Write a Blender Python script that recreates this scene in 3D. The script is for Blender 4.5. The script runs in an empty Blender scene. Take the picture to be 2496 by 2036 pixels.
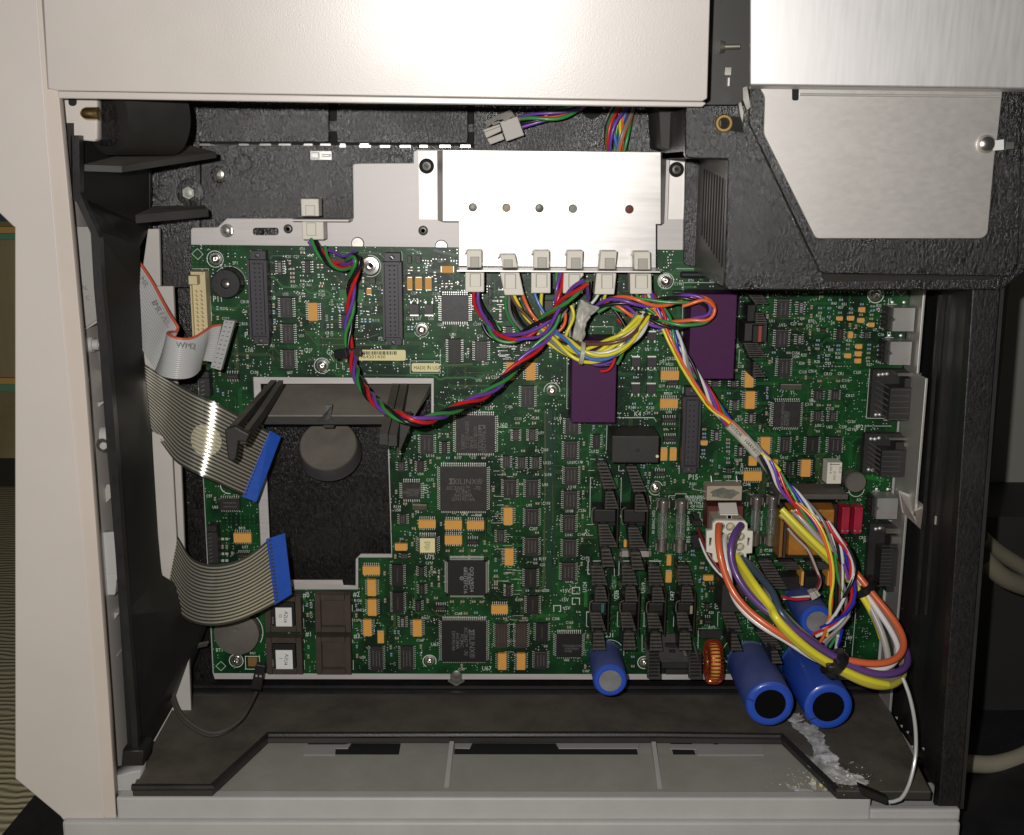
import bpy, bmesh, math, random
from mathutils import Vector, Matrix, noise
random.seed(7)
SC = bpy.context.scene
COL = SC.collection
# ---------------------------------------------------------------- camera
PW, PH = 2496, 2036
F = 2822.0
PX, PY = 1248.0, 1018.0
_n = Vector((1225 - PX, 403 - PY, F)).normalized()          # world +Y seen from the camera (x right, y down, z forward)
_d = Vector((1170 - PX, 13970 - PY, F)); _d = (_d - _n * _d.dot(_n)).normalized()   # world -Z
_r = _d.cross(_n).normalized()                              # world +X
def ray(x, y):
    c = Vector((x - PX, y - PY, F))
    return Vector((c.dot(_r), c.dot(_n), -c.dot(_d)))
DIST = 727.0 * ray(1248, 1195).y / F                         # camera to the board plane, mm
CAM = Vector((0, -DIST, 0))
cam = bpy.data.cameras.new('camera'); camo = bpy.data.objects.new('camera', cam); COL.objects.link(camo)
# columns of camera rotation in world coordinates: right, up, back
cr = Vector((_r.x, _n.x, -_d.x)); cu = -Vector((_r.y, _n.y, -_d.y)); cb = -Vector((_r.z, _n.z, -_d.z))
m = Matrix(((cr.x, cu.x, cb.x, 0), (cr.y, cu.y, cb.y, -DIST * .001), (cr.z, cu.z, cb.z, 0), (0, 0, 0, 1)))
camo.matrix_world = m
cam.sensor_fit = 'HORIZONTAL'; cam.sensor_width = 36.0; cam.lens = 36.0 * F / PW
cam.clip_start = .02; cam.clip_end = 30
SC.camera = camo
# ---------------------------------------------------------------- light: dim room + the phone's flash beside the lens
w = bpy.data.worlds.new('World'); SC.world = w; w.use_nodes = True
bg = w.node_tree.nodes['Background']; bg.inputs[0].default_value = (1.0, .95, .86, 1); bg.inputs[1].default_value = .04
fl = bpy.data.lights.new('phone_flash', 'POINT'); fl.energy = 12.6; fl.color = (1, .972, .935); fl.shadow_soft_size = .0045
flo = bpy.data.objects.new('phone_flash', fl); COL.objects.link(flo)
flo.location = camo.matrix_world @ Vector((-.030, .022, .0))
SC.view_settings.view_transform = 'Standard'; SC.view_settings.look = 'None'
SC.view_settings.exposure = 0; SC.view_settings.gamma = 1
SC.cycles.max_bounces = 6; SC.cycles.use_denoising = True
try: SC.cycles.denoiser = 'OPENIMAGEDENOISE'
except Exception: pass
# ---------------------------------------------------------------- photograph coordinates -> millimetres
TS = {1: (460, 590), 2: (992, 590), 3: (1524, 590), 4: (1900, 680), 5: (460, 1024), 6: (940, 1000), 7: (1372, 1000),
      8: (1800, 1080), 9: (460, 1300), 10: (940, 1290), 11: (1400, 1320), 12: (1800, 1400), 13: (150, 560), 14: (150, 940), 15: (1060, 180)}
RS = {1: (0, 0, 2.3644), 2: (800, 200, 2.3644), 3: (1600, 0, 2.375), 4: (0, 600, 2.3644), 5: (0, 1300, 2.3589), 6: (800, 1300, 2.3589), 7: (1600, 1300, 2.3583), 8: (1600, 600, 2.375)}
def T(t, x, y):
    if t == 0: return (x, y)
    if t > 20: a = RS[t - 20]; return (a[0] + x / a[2], a[1] + y / a[2])
    return (TS[t][0] + x / 4, TS[t][1] + y / 4)
def P(x, y, h=0.0):        # point at height h (mm towards the camera) over the board plane
    r = ray(x, y); k = (DIST - h) / r.y
    return Vector((r.x * k, -h, r.z * k))
def PZ(x, y, Z):           # point on the horizontal plane at Z
    r = ray(x, y); k = Z / r.z
    return Vector((r.x * k, -DIST + r.y * k, Z))
def PXP(x, y, X):          # point on the vertical plane at X
    r = ray(x, y); k = X / r.x
    return Vector((X, -DIST + r.y * k, r.z * k))
def TP(t, x, y, h=0.0):
    a = T(t, x, y); return P(a[0], a[1], h)
# ---------------------------------------------------------------- materials
MATS = {}
def newmat(name):
    m = bpy.data.materials.new(name); m.use_nodes = True
    return m, m.node_tree.nodes, m.node_tree.links, m.node_tree.nodes['Principled BSDF']
def mat(name, col, rough=.5, metal=0., nscale=0, namp=.15, bump=0., bscale=600, dust=0., stretch=None, spec=.5, coat=0., trans=0., dustcol=(.16, .135, .11), aniso=0):
    if name in MATS: return MATS[name]
    m, N, L, b = newmat(name)
    b.inputs['Base Color'].default_value = (*col, 1); b.inputs['Roughness'].default_value = rough
    b.inputs['Metallic'].default_value = metal; b.inputs['Specular IOR Level'].default_value = spec
    if coat: b.inputs['Coat Weight'].default_value = coat; b.inputs['Coat Roughness'].default_value = .12
    if trans: b.inputs['Transmission Weight'].default_value = trans
    if aniso: b.inputs['Anisotropic'].default_value = aniso
    tc = N.new('ShaderNodeTexCoord'); mp = N.new('ShaderNodeMapping'); L.new(tc.outputs['Object'], mp.inputs[0])
    if stretch: mp.inputs['Scale'].default_value = stretch
    cur = None
    if nscale:
        nz = N.new('ShaderNodeTexNoise'); nz.inputs['Scale'].default_value = nscale; nz.inputs['Detail'].default_value = 6; nz.inputs['Roughness'].default_value = .65
        L.new(mp.outputs[0], nz.inputs['Vector'])
        mx = N.new('ShaderNodeMix'); mx.data_type = 'RGBA'
        mx.inputs['A'].default_value = (*[c * (1 - namp) for c in col], 1); mx.inputs['B'].default_value = (*[min(1, c * (1 + namp)) for c in col], 1)
        mr = N.new('ShaderNodeMapRange'); mr.inputs[1].default_value = .3; mr.inputs[2].default_value = .7
        L.new(nz.outputs[0], mr.inputs[0]); L.new(mr.outputs[0], mx.inputs['Factor']); cur = mx.outputs['Result']
        L.new(cur, b.inputs['Base Color'])
        r2 = N.new('ShaderNodeMapRange'); r2.inputs[3].default_value = max(.03, rough - .1); r2.inputs[4].default_value = min(1, rough + .12)
        L.new(nz.outputs[0], r2.inputs[0]); L.new(r2.outputs[0], b.inputs['Roughness'])
    if dust:
        n2 = N.new('ShaderNodeTexNoise'); n2.inputs['Scale'].default_value = 22; n2.inputs['Detail'].default_value = 8; n2.inputs['Roughness'].default_value = .7
        L.new(tc.outputs['Object'], n2.inputs['Vector'])
        ge = N.new('ShaderNodeNewGeometry'); sx = N.new('ShaderNodeSeparateXYZ'); L.new(ge.outputs['Normal'], sx.inputs[0])
        up = N.new('ShaderNodeMapRange'); up.inputs[1].default_value = .0; up.inputs[2].default_value = .8; up.inputs[3].default_value = .12; up.inputs[4].default_value = 1
        L.new(sx.outputs['Z'], up.inputs[0])
        nr = N.new('ShaderNodeMapRange'); nr.inputs[1].default_value = .34; nr.inputs[2].default_value = .72; L.new(n2.outputs[0], nr.inputs[0])
        ad = N.new('ShaderNodeMath'); ad.operation = 'MULTIPLY_ADD'; ad.inputs[1].default_value = .7; ad.inputs[2].default_value = .3; L.new(nr.outputs[0], ad.inputs[0])
        mu = N.new('ShaderNodeMath'); mu.operation = 'MULTIPLY'; L.new(ad.outputs[0], mu.inputs[0]); L.new(up.outputs[0], mu.inputs[1])
        m2 = N.new('ShaderNodeMath'); m2.operation = 'MULTIPLY'; m2.inputs[1].default_value = dust; L.new(mu.outputs[0], m2.inputs[0])
        mx2 = N.new('ShaderNodeMix'); mx2.data_type = 'RGBA'; L.new(m2.outputs[0], mx2.inputs['Factor'])
        if cur: L.new(cur, mx2.inputs['A'])
        else: mx2.inputs['A'].default_value = (*col, 1)
        mx2.inputs['B'].default_value = (*dustcol, 1); L.new(mx2.outputs['Result'], b.inputs['Base Color'])
        rr = N.new('ShaderNodeMix'); rr.data_type = 'FLOAT'; rr.inputs['A'].default_value = rough; rr.inputs['B'].default_value = .95
        L.new(m2.outputs[0], rr.inputs['Factor']); L.new(rr.outputs['Result'], b.inputs['Roughness'])
    if bump:
        nb = N.new('ShaderNodeTexNoise'); nb.inputs['Scale'].default_value = bscale; nb.inputs['Detail'].default_value = 5
        L.new(mp.outputs[0], nb.inputs['Vector'])
        bp = N.new('ShaderNodeBump'); bp.inputs['Strength'].default_value = bump; bp.inputs['Distance'].default_value = .0006
        L.new(nb.outputs[0], bp.inputs['Height']); L.new(bp.outputs[0], b.inputs['Normal'])
    MATS[name] = m
    return m
# ---------------------------------------------------------------- mesh building
class MB:
    def __init__(s): s.v = []; s.f = []
    def quad(s, a, b, c, d):
        n = len(s.v); s.v += [a, b, c, d]; s.f.append((n, n + 1, n + 2, n + 3))
    def poly(s, pts):
        n = len(s.v); s.v += list(pts); s.f.append(tuple(range(n, n + len(pts))))
    def box(s, x0, x1, h0, h1, z0, z1, ins=0., insz=None):        # world box; top face (h1) inset
        iz = ins if insz is None else insz
        n = len(s.v)
        s.v += [Vector(p) for p in ((x0, -h0, z0), (x1, -h0, z0), (x1, -h0, z1), (x0, -h0, z1),
                (x0 + ins, -h1, z0 + iz), (x1 - ins, -h1, z0 + iz), (x1 - ins, -h1, z1 - iz), (x0 + ins, -h1, z1 - iz))]
        s.f += [tuple(n + i for i in q) for q in ((3, 2, 1, 0), (4, 5, 6, 7), (0, 1, 5, 4), (1, 2, 6, 5), (2, 3, 7, 6), (3, 0, 4, 7))]
    def hexa(s, a, b):       # two quads (lists of 4 points), back and front
        n = len(s.v); s.v += list(a) + list(b)
        s.f += [tuple(n + i for i in q) for q in ((3, 2, 1, 0), (4, 5, 6, 7), (0, 1, 5, 4), (1, 2, 6, 5), (2, 3, 7, 6), (3, 0, 4, 7))]
    def prism(s, pts, off):   # polygon + offset vector
        n = len(s.v); k = len(pts); s.v += list(pts) + [p + off for p in pts]
        s.f.append(tuple(range(n, n + k))); s.f.append(tuple(range(n + 2 * k - 1, n + k - 1, -1)))
        for i in range(k):
            j = (i + 1) % k; s.f.append((n + i, n + i + k, n + j + k, n + j))
    def tube(s, pts, r, n=8, caps=True, r2=None):
        k = len(pts); base = len(s.v)
        up = Vector((0, 0, 1)); t0 = (pts[1] - pts[0]).normalized()
        if abs(t0.dot(up)) > .9: up = Vector((1, 0, 0))
        nn = (up - t0 * up.dot(t0)).normalized()
        for i in range(k):
            t = (pts[min(i + 1, k - 1)] - pts[max(i - 1, 0)])
            if t.length < 1e-9: t = t0
            t = t.normalized(); nn = (nn - t * nn.dot(t))
            nn = nn.normalized() if nn.length > 1e-6 else Vector((0, 1, 0)); bb = t.cross(nn)
            rr = r if r2 is None else (r + (r2 - r) * i / (k - 1)) if not callable(r2) else r2(i / (k - 1))
            for q in range(n):
                a = 2 * math.pi * q / n
                s.v.append(pts[i] + nn * (math.cos(a) * rr) + bb * (math.sin(a) * rr))
        for i in range(k - 1):
            for q in range(n):
                a = base + i * n + q; b = base + i * n + (q + 1) % n
                s.f.append((a, b, b + n, a + n))
        if caps:
            s.f.append(tuple(base + q for q in range(n - 1, -1, -1))); s.f.append(tuple(base + (k - 1) * n + q for q in range(n)))
    def lathe(s, c, axis, prof, n=24):      # prof: list of (radius, distance along axis)
        axis = axis.normalized(); up = Vector((0, 0, 1)) if abs(axis.z) < .9 else Vector((1, 0, 0))
        u = (up - axis * up.dot(axis)).normalized(); w = axis.cross(u); base = len(s.v)
        for (r, a) in prof:
            for q in range(n):
                t = 2 * math.pi * q / n; s.v.append(c + axis * a + u * (r * math.cos(t)) + w * (r * math.sin(t)))
        for i in range(len(prof) - 1):
            for q in range(n):
                a = base + i * n + q; b = base + i * n + (q + 1) % n; s.f.append((a, b, b + n, a + n))
        s.f.append(tuple(base + q for q in range(n - 1, -1, -1))); s.f.append(tuple(base + (len(prof) - 1) * n + q for q in range(n)))
    def mesh(s, name, m, smooth=False, origin=None, auto=None):
        me = bpy.data.meshes.new(name); o = origin or Vector((0, 0, 0))
        me.from_pydata([tuple((v - o) * .001) for v in s.v], [], s.f); me.materials.append(m)
        bm = bmesh.new(); bm.from_mesh(me); bmesh.ops.recalc_face_normals(bm, faces=bm.faces); bm.to_mesh(me); bm.free()
        if smooth:
            for p in me.polygons: p.use_smooth = True
            if auto is not None:
                try: me.set_sharp_from_angle(angle=math.radians(auto))
                except Exception: pass
        return me
    def obj(s, name, m, parent=None, smooth=False, auto=35, origin=None, bevel=0):
        o0 = origin if origin is not None else (sum(s.v, Vector((0, 0, 0))) / max(1, len(s.v)))
        me = s.mesh(name, m, smooth, o0, auto)
        if bevel:
            bm = bmesh.new(); bm.from_mesh(me)
            bmesh.ops.remove_doubles(bm, verts=bm.verts, dist=1e-6)
            es = [e for e in bm.edges if len(e.link_faces) == 2 and e.calc_face_angle(0) > .5]
            bmesh.ops.bevel(bm, geom=es, offset=bevel * .001, segments=2, profile=.5, affect='EDGES', clamp_overlap=True)
            bm.to_mesh(me); bm.free()
        return link(name, me, parent, o0)
def link(name, me, parent=None, loc=None, kind=None, label=None):
    o = bpy.data.objects.new(name, me); COL.objects.link(o)
    L_ = Vector(loc) * .001 if loc is not None else Vector((0, 0, 0))
    if parent is not None:
        o.parent = parent; L_ = L_ - wloc(parent)
    o.location = L_
    if kind: o['kind'] = kind
    if label: o['label'] = label
    return o
def wloc(o):
    l = Vector(o.location)
    while o.parent is not None: o = o.parent; l += Vector(o.location)
    return l
def thing(name, label, cat, loc=Vector((0, 0, 0)), group=None, kind=None):
    o = bpy.data.objects.new(name, None); COL.objects.link(o); o.empty_display_size = .01
    o.location = Vector(loc) * .001; o['label'] = label; o['category'] = cat
    if group: o['group'] = group
    if kind: o['kind'] = kind
    return o
def tag(o, label, cat, group=None, kind=None):
    if label: o['label'] = label
    if cat: o['category'] = cat
    if group: o['group'] = group
    if kind: o['kind'] = kind
    return o
def shape_mesh(name, loops, h0, h1, m, bevel=0.):       # flat sheet with holes: loops of world points (x, z used), h0 back, h1 front
    cu_ = bpy.data.curves.new(name, 'CURVE'); cu_.dimensions = '2D'; cu_.fill_mode = 'BOTH'
    cu_.extrude = (h1 - h0) / 2 * .001 - bevel * .001; cu_.bevel_depth = bevel * .001; cu_.bevel_resolution = 1
    for lp in loops:
        sp = cu_.splines.new('POLY'); sp.points.add(len(lp) - 1); sp.use_cyclic_u = True
        for i, p in enumerate(lp): sp.points[i].co = (p.x * .001, p.z * .001, 0, 1)
    o = bpy.data.objects.new('tmp', cu_); me = bpy.data.meshes.new_from_object(o)
    bpy.data.objects.remove(o); bpy.data.curves.remove(cu_)
    hm = (h0 + h1) / 2 * .001
    for v in me.vertices: v.co = (v.co.x, -(hm + v.co.z), v.co.y)
    bm = bmesh.new(); bm.from_mesh(me); bmesh.ops.recalc_face_normals(bm, faces=bm.faces); bm.to_mesh(me); bm.free()
    me.materials.clear(); me.materials.append(m); me.name = name
    return me
def sheet(name, loops, h0, h1, m, parent=None, bevel=0.): return link(name, shape_mesh(name, loops, h0, h1, m, bevel), parent, Vector((0, 0, 0)) if parent is None else None) if parent is None else _sh(name, loops, h0, h1, m, parent, bevel)
def _sh(name, loops, h0, h1, m, parent, bevel):
    me = shape_mesh(name, loops, h0, h1, m, bevel); return link(name, me, parent, Vector((0, 0, 0)))
def smooth(pts, it):
    for _ in range(it): pts = [pts[0]] + [pts[i] * .5 + (pts[i - 1] + pts[i + 1]) * .25 for i in range(1, len(pts) - 1)] + [pts[-1]]
    return pts
def rnd(pts, r, k=4):       # round the corners of a polygon (world points)
    out = []; n = len(pts)
    for i in range(n):
        p = pts[i]; a = pts[i - 1]; b = pts[(i + 1) % n]
        ra = min(r, (a - p).length * .45); rb = min(r, (b - p).length * .45)
        q0 = p + (a - p).normalized() * ra; q1 = p + (b - p).normalized() * rb
        for j in range(k + 1):
            t = j / k; out.append(q0 * (1 - t) ** 2 + p * (2 * t * (1 - t)) + q1 * t * t)
    return out
def circ(c, r, n=20): return [c + Vector((r * math.cos(2 * math.pi * i / n), 0, r * math.sin(2 * math.pi * i / n))) for i in range(n)]
def pxs(t, h, *xy): return [TP(t, xy[i], xy[i + 1], h) for i in range(0, len(xy), 2)]
def rect(t, x0, y0, x1, y1, h=0.):       # axis aligned rectangle in mm from a pixel rectangle
    a = TP(t, x0, (y0 + y1) / 2, h).x; b = TP(t, x1, (y0 + y1) / 2, h).x
    c = TP(t, (x0 + x1) / 2, y1, h).z; d = TP(t, (x0 + x1) / 2, y0, h).z
    return a, b, c, d
def catmull(pts, step=2.5):
    out = []; n = len(pts)
    for i in range(n - 1):
        p0 = pts[max(i - 1, 0)]; p1 = pts[i]; p2 = pts[i + 1]; p3 = pts[min(i + 2, n - 1)]
        k = max(2, int((p2 - p1).length / step))
        for j in range(k):
            t = j / k; t2 = t * t; t3 = t2 * t
            out.append(.5 * ((2 * p1) + (p2 - p0) * t + (2 * p0 - 5 * p1 + 4 * p2 - p3) * t2 + (3 * p1 - p0 - 3 * p2 + p3) * t3))
    out.append(pts[-1]); return out
_tx = {}
def textmesh(s, size):      # built-in font, width centred; returns list of verts 2D + faces
    if s in _tx: return _tx[s]
    c = bpy.data.curves.new('t', 'FONT'); c.body = s; c.size = 1; c.align_x = 'CENTER'; c.align_y = 'CENTER'; c.resolution_u = 2
    o = bpy.data.objects.new('t', c); me = bpy.data.meshes.new_from_object(o)
    d = ([(v.co.x, v.co.y) for v in me.vertices], [tuple(p.vertices) for p in me.polygons])
    bpy.data.objects.remove(o); bpy.data.curves.remove(c); bpy.data.meshes.remove(me)
    _tx[s] = d; return d
def addtext(mb, s, c, size, rot=0., xs=1., h=None, ux=None, uz=None):
    """text centred at world point c in the board plane; size mm (cap height about .7 of it); rot degrees clockwise as seen"""
    V, Fc = textmesh(s, size); n = len(mb.v); a = -math.radians(rot)
    ux = ux or Vector((math.cos(a), 0, math.sin(a))); uz = uz or Vector((-math.sin(a), 0, math.cos(a)))
    for (x, y) in V: mb.v.append(c + ux * (x * size * xs) + uz * (y * size))
    mb.f += [tuple(n + i for i in f) for f in Fc]
sheet = lambda name, loops, h0, h1, m, parent=None, bevel=0.: link(name, shape_mesh(name, loops, h0, h1, m, bevel), parent, Vector((0, 0, 0)))
# ---------------------------------------------------------------- the materials used
BEIGE = mat('beige_plastic', (.575, .525, .49), .42, nscale=9, namp=.035, bump=.10, bscale=1700, spec=.45)
BEIGEC = mat('beige_cover_plastic', (.565, .515, .48), .36, nscale=9, namp=.03, bump=.10, bscale=1500, spec=1.0, coat=.25)
BEIGEG = mat('cooled_beige_plastic', (.44, .435, .425), .42, nscale=30, namp=.06, bump=.03, bscale=1500, dust=.12)  # beige cooled in colour to stand for cooler light on the base
TRAYM = mat('dusty_tray_plastic', (.33, .33, .30), .6, nscale=25, namp=.12, bump=.06, bscale=900, dust=.35, dustcol=(.25, .20, .15))
GREYP = mat('grey_inner_plastic', (.30, .285, .27), .5, nscale=20, namp=.08)
def castmat(name, col, rough, bump, scale, dust=0.):
    m, N, L, b = newmat(name)
    tc = N.new('ShaderNodeTexCoord'); mp = N.new('ShaderNodeMapping'); L.new(tc.outputs['Object'], mp.inputs[0])
    mp.inputs['Rotation'].default_value = (0, math.radians(38), 0); mp.inputs['Scale'].default_value = (1, 1, .45)
    nz = N.new('ShaderNodeTexNoise'); nz.inputs['Scale'].default_value = scale; nz.inputs['Detail'].default_value = 7; nz.inputs['Roughness'].default_value = .7; nz.inputs['Distortion'].default_value = .6
    L.new(mp.outputs[0], nz.inputs['Vector'])
    bp = N.new('ShaderNodeBump'); bp.inputs['Strength'].default_value = bump; bp.inputs['Distance'].default_value = .00044
    L.new(nz.outputs[0], bp.inputs['Height']); L.new(bp.outputs[0], b.inputs['Normal'])
    n2 = N.new('ShaderNodeTexNoise'); n2.inputs['Scale'].default_value = 19; n2.inputs['Detail'].default_value = 4; L.new(tc.outputs['Object'], n2.inputs['Vector'])
    mr = N.new('ShaderNodeMapRange'); mr.inputs[1].default_value = .38; mr.inputs[2].default_value = .66; L.new(n2.outputs[0], mr.inputs[0])
    mx = N.new('ShaderNodeMix'); mx.data_type = 'RGBA'; L.new(mr.outputs[0], mx.inputs['Factor'])
    mx.inputs['A'].default_value = (*col, 1); mx.inputs['B'].default_value = (*[c * 1.6 + dust for c in col], 1)
    cr_ = N.new('ShaderNodeMapRange'); cr_.inputs[1].default_value = .40; cr_.inputs[2].default_value = .72; cr_.inputs[3].default_value = .40; cr_.inputs[4].default_value = 2.3; L.new(nz.outputs[0], cr_.inputs[0])  # crests lightened and hollows darkened in colour, standing in for crinkle glints
    ml = N.new('ShaderNodeVectorMath'); ml.operation = 'SCALE'; L.new(mx.outputs['Result'], ml.inputs[0]); L.new(cr_.outputs[0], ml.inputs['Scale'])
    L.new(ml.outputs[0], b.inputs['Base Color'])
    rg = N.new('ShaderNodeMapRange'); rg.inputs[1].default_value = .34; rg.inputs[2].default_value = .52; rg.inputs[3].default_value = rough + .16; rg.inputs[4].default_value = rough - .04; L.new(n2.outputs[0], rg.inputs[0]); L.new(rg.outputs[0], b.inputs['Roughness']); b.inputs['Specular IOR Level'].default_value = .5
    MATS[name] = m; return m
CAST = castmat('black_crinkled_casting', (.009, .0085, .0085), .20, 1.0, 800)
CASTD = castmat('dusty_black_casting', (.008, .0075, .0075), .22, 1.0, 760, .006)
CASTK = castmat('dark_wall_casting', (.008, .0075, .0075), .42, .7, 700)
BLK = mat('black_plastic', (.014, .013, .013), .42, nscale=60, namp=.3, bump=.15, bscale=900)
BLKD = mat('black_plastic_dusty', (.018, .017, .016), .5, nscale=40, namp=.3, bump=.12, bscale=800, dust=.35, dustcol=(.105, .09, .072))
SHELFM = mat('dusty_black_shelf', (.022, .021, .020), .6, nscale=30, namp=.4, bump=.1, bscale=700, dust=1.0, dustcol=(.17, .15, .12))
VOID = mat('dark_recess', (.006, .006, .006), .8)
def brushed(name, col, rough, stretch, amp=.10, bump=.12, metal=.8):
    m, N, L, b = newmat(name)
    tc = N.new('ShaderNodeTexCoord'); mp = N.new('ShaderNodeMapping'); mp.inputs['Scale'].default_value = stretch; L.new(tc.outputs['Object'], mp.inputs[0])
    nz = N.new('ShaderNodeTexNoise'); nz.inputs['Scale'].default_value = 500; nz.inputs['Detail'].default_value = 4; L.new(mp.outputs[0], nz.inputs['Vector'])
    n2 = N.new('ShaderNodeTexNoise'); n2.inputs['Scale'].default_value = 18; n2.inputs['Detail'].default_value = 6; L.new(tc.outputs['Object'], n2.inputs['Vector'])
    a = N.new('ShaderNodeMath'); a.operation = 'ADD'; L.new(nz.outputs[0], a.inputs[0]); L.new(n2.outputs[0], a.inputs[1])
    mr = N.new('ShaderNodeMapRange'); mr.inputs[1].default_value = .7; mr.inputs[2].default_value = 1.3; L.new(a.outputs[0], mr.inputs[0])
    mx = N.new('ShaderNodeMix'); mx.data_type = 'RGBA'; L.new(mr.outputs[0], mx.inputs['Factor'])
    mx.inputs['A'].default_value = (*[c * (1 - amp) for c in col], 1); mx.inputs['B'].default_value = (*[min(1, c * (1 + amp)) for c in col], 1)
    L.new(mx.outputs['Result'], b.inputs['Base Color'])
    r = N.new('ShaderNodeMapRange'); r.inputs[1].default_value = .7; r.inputs[2].default_value = 1.3; r.inputs[3].default_value = rough - .03; r.inputs[4].default_value = rough + .03
    L.new(a.outputs[0], r.inputs[0]); L.new(r.outputs[0], b.inputs['Roughness'])
    bp = N.new('ShaderNodeBump'); bp.inputs['Strength'].default_value = bump; bp.inputs['Distance'].default_value = .0002; L.new(nz.outputs[0], bp.inputs['Height']); L.new(bp.outputs[0], b.inputs['Normal'])
    b.inputs['Metallic'].default_value = metal
    MATS[name] = m; return m
ALU = brushed('brushed_aluminium', (.60, .58, .565), .37, (.06, 1, 1), .10, .12, .55)
ALUP = brushed('brushed_aluminium_plate', (.56, .525, .515), .52, (.06, 1, 1), .10, .12, .30)
ALUV = brushed('brushed_aluminium_upright', (.70, .685, .68), .48, (1, 1, .05), .04, .05)
ALUD = brushed('dull_aluminium', (.64, .61, .585), .50, (.5, 1, 1), .03, .03)
STEEL = mat('bright_steel', (.78, .76, .72), .22, 1.)
STEELD = mat('dull_steel', (.42, .40, .37), .35, .9, nscale=80, namp=.2)
BRASS = mat('brass', (.62, .47, .22), .28, 1.)
TIN = mat('solder_tin', (.86, .85, .82), .38, .7)
GOLD = mat('yellow_metal', (.7, .5, .2), .3, 1.)
# board laminate
def pcbmat():
    m, N, L, b = newmat('green_solder_mask')
    tc = N.new('ShaderNodeTexCoord')
    n1 = N.new('ShaderNodeTexNoise'); n1.inputs['Scale'].default_value = 34; n1.inputs['Detail'].default_value = 3
    vo = N.new('ShaderNodeTexVoronoi'); vo.distance = 'CHEBYCHEV'; vo.inputs['Scale'].default_value = 90
    L.new(tc.outputs['Object'], n1.inputs['Vector']); L.new(tc.outputs['Object'], vo.inputs['Vector'])
    rp = N.new('ShaderNodeValToRGB'); e = rp.color_ramp.elements
    e[0].position = .40; e[0].color = (.0022, .018, .0065, 1); e[1].position = .62; e[1].color = (.006, .066, .014, 1)
    mx = N.new('ShaderNodeMath'); mx.operation = 'MULTIPLY_ADD'; mx.inputs[1].default_value = .16; L.new(vo.outputs['Color'], mx.inputs[0]); L.new(n1.outputs[0], mx.inputs[2])
    s = N.new('ShaderNodeMath'); s.operation = 'SUBTRACT'; s.inputs[1].default_value = .07; L.new(mx.outputs[0], s.inputs[0])
    L.new(s.outputs[0], rp.inputs[0]); L.new(rp.outputs[0], b.inputs['Base Color'])
    b.inputs['Roughness'].default_value = .38; b.inputs['Specular IOR Level'].default_value = .3
    n3 = N.new('ShaderNodeTexNoise'); n3.inputs['Scale'].default_value = 300; L.new(tc.outputs['Object'], n3.inputs['Vector'])
    bp = N.new('ShaderNodeBump'); bp.inputs['Strength'].default_value = .25; bp.inputs['Distance'].default_value = .0002; L.new(n3.outputs[0], bp.inputs['Height']); L.new(bp.outputs[0], b.inputs['Normal'])
    return m
PCB = pcbmat()
TRACE = mat('masked_copper_trace', (.014, .135, .026), .35)
TRACE2 = mat('masked_copper_brown', (.060, .085, .028), .35)
TRACED = mat('masked_dark_channel', (.003, .035, .018), .4)
SILK = mat('white_print', (.62, .68, .62), .7)
CHIP = mat('black_chip_body', (.023, .020, .020), .42, nscale=300, namp=.15, bump=.1, bscale=3000)
CHIPD = mat('matt_black_chip_body', (.008, .0075, .0075), .5)
CHIPB = mat('brown_chip_body', (.042, .029, .022), .5, nscale=200, namp=.15)
PRINTG = mat('grey_chip_print', (.13, .125, .12), .8)
PRINTW = mat('pale_chip_print', (.36, .36, .35), .8)
PRINTB = mat('dim_brown_print', (.09, .072, .045), .8)
ORNG = mat('orange_ceramic', (.72, .35, .065), .55, nscale=250, namp=.05)
TAN = mat('tan_capacitor', (.26, .165, .105), .55)
TAN2 = mat('pale_capacitor', (.38, .33, .22), .55)
BLUER = mat('blue_resistor', (.075, .17, .33), .45)
OLIV = mat('olive_resistor', (.20, .23, .06), .45)
PURP = mat('purple_plastic', (.065, .011, .068), .55, nscale=300, namp=.1, bump=.1, bscale=900, spec=.25)
CREAM = mat('cream_plastic', (.62, .52, .30), .5)
OFFW = mat('off_white_nylon', (.74, .70, .61), .42, nscale=60, namp=.03)
OFFWD = mat('off_white_shaded', (.44, .405, .35), .45)  # nylon darkened in colour for the shade of recesses
GREYN = mat('grey_nylon', (.47, .44, .40), .5)
CONNB = mat('slate_connector_plastic', (.040, .037, .045), .45)
LABY = mat('yellow_label', (.82, .75, .40), .6)
LABW = mat('white_label', (.75, .75, .74), .6)
INK = mat('black_ink', (.02, .02, .02), .7)
BLUEC = mat('blue_sleeve', (.014, .072, .48), .30, coat=.3, dust=.22, dustcol=(.16, .15, .14))
BLUECD = mat('dusty_blue_sleeve', (.020, .065, .34), .42, nscale=40, namp=.25, dust=.62, dustcol=(.17, .15, .135))
BLUEF = mat('blue_stiffener', (.012, .075, .42), .38, nscale=200, namp=.08)
HS = mat('black_anodised_aluminium', (.022, .020, .020), .38, .3, nscale=150, namp=.25, dust=.35, dustcol=(.085, .075, .065))
DISC = mat('dusty_grey_disc', (.15, .135, .12), .45, .3, nscale=35, namp=.25, dust=.3)
SOCK = mat('brown_socket_plastic', (.050, .033, .026), .55, nscale=120, namp=.2, dust=.4, dustcol=(.13, .11, .09))
GREYF = mat('grey_film', (.045, .046, .038), .22, coat=.6)
def wmat(n, c): return mat(n + '_insulation', c, .33, coat=.15, spec=.5)
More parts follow.
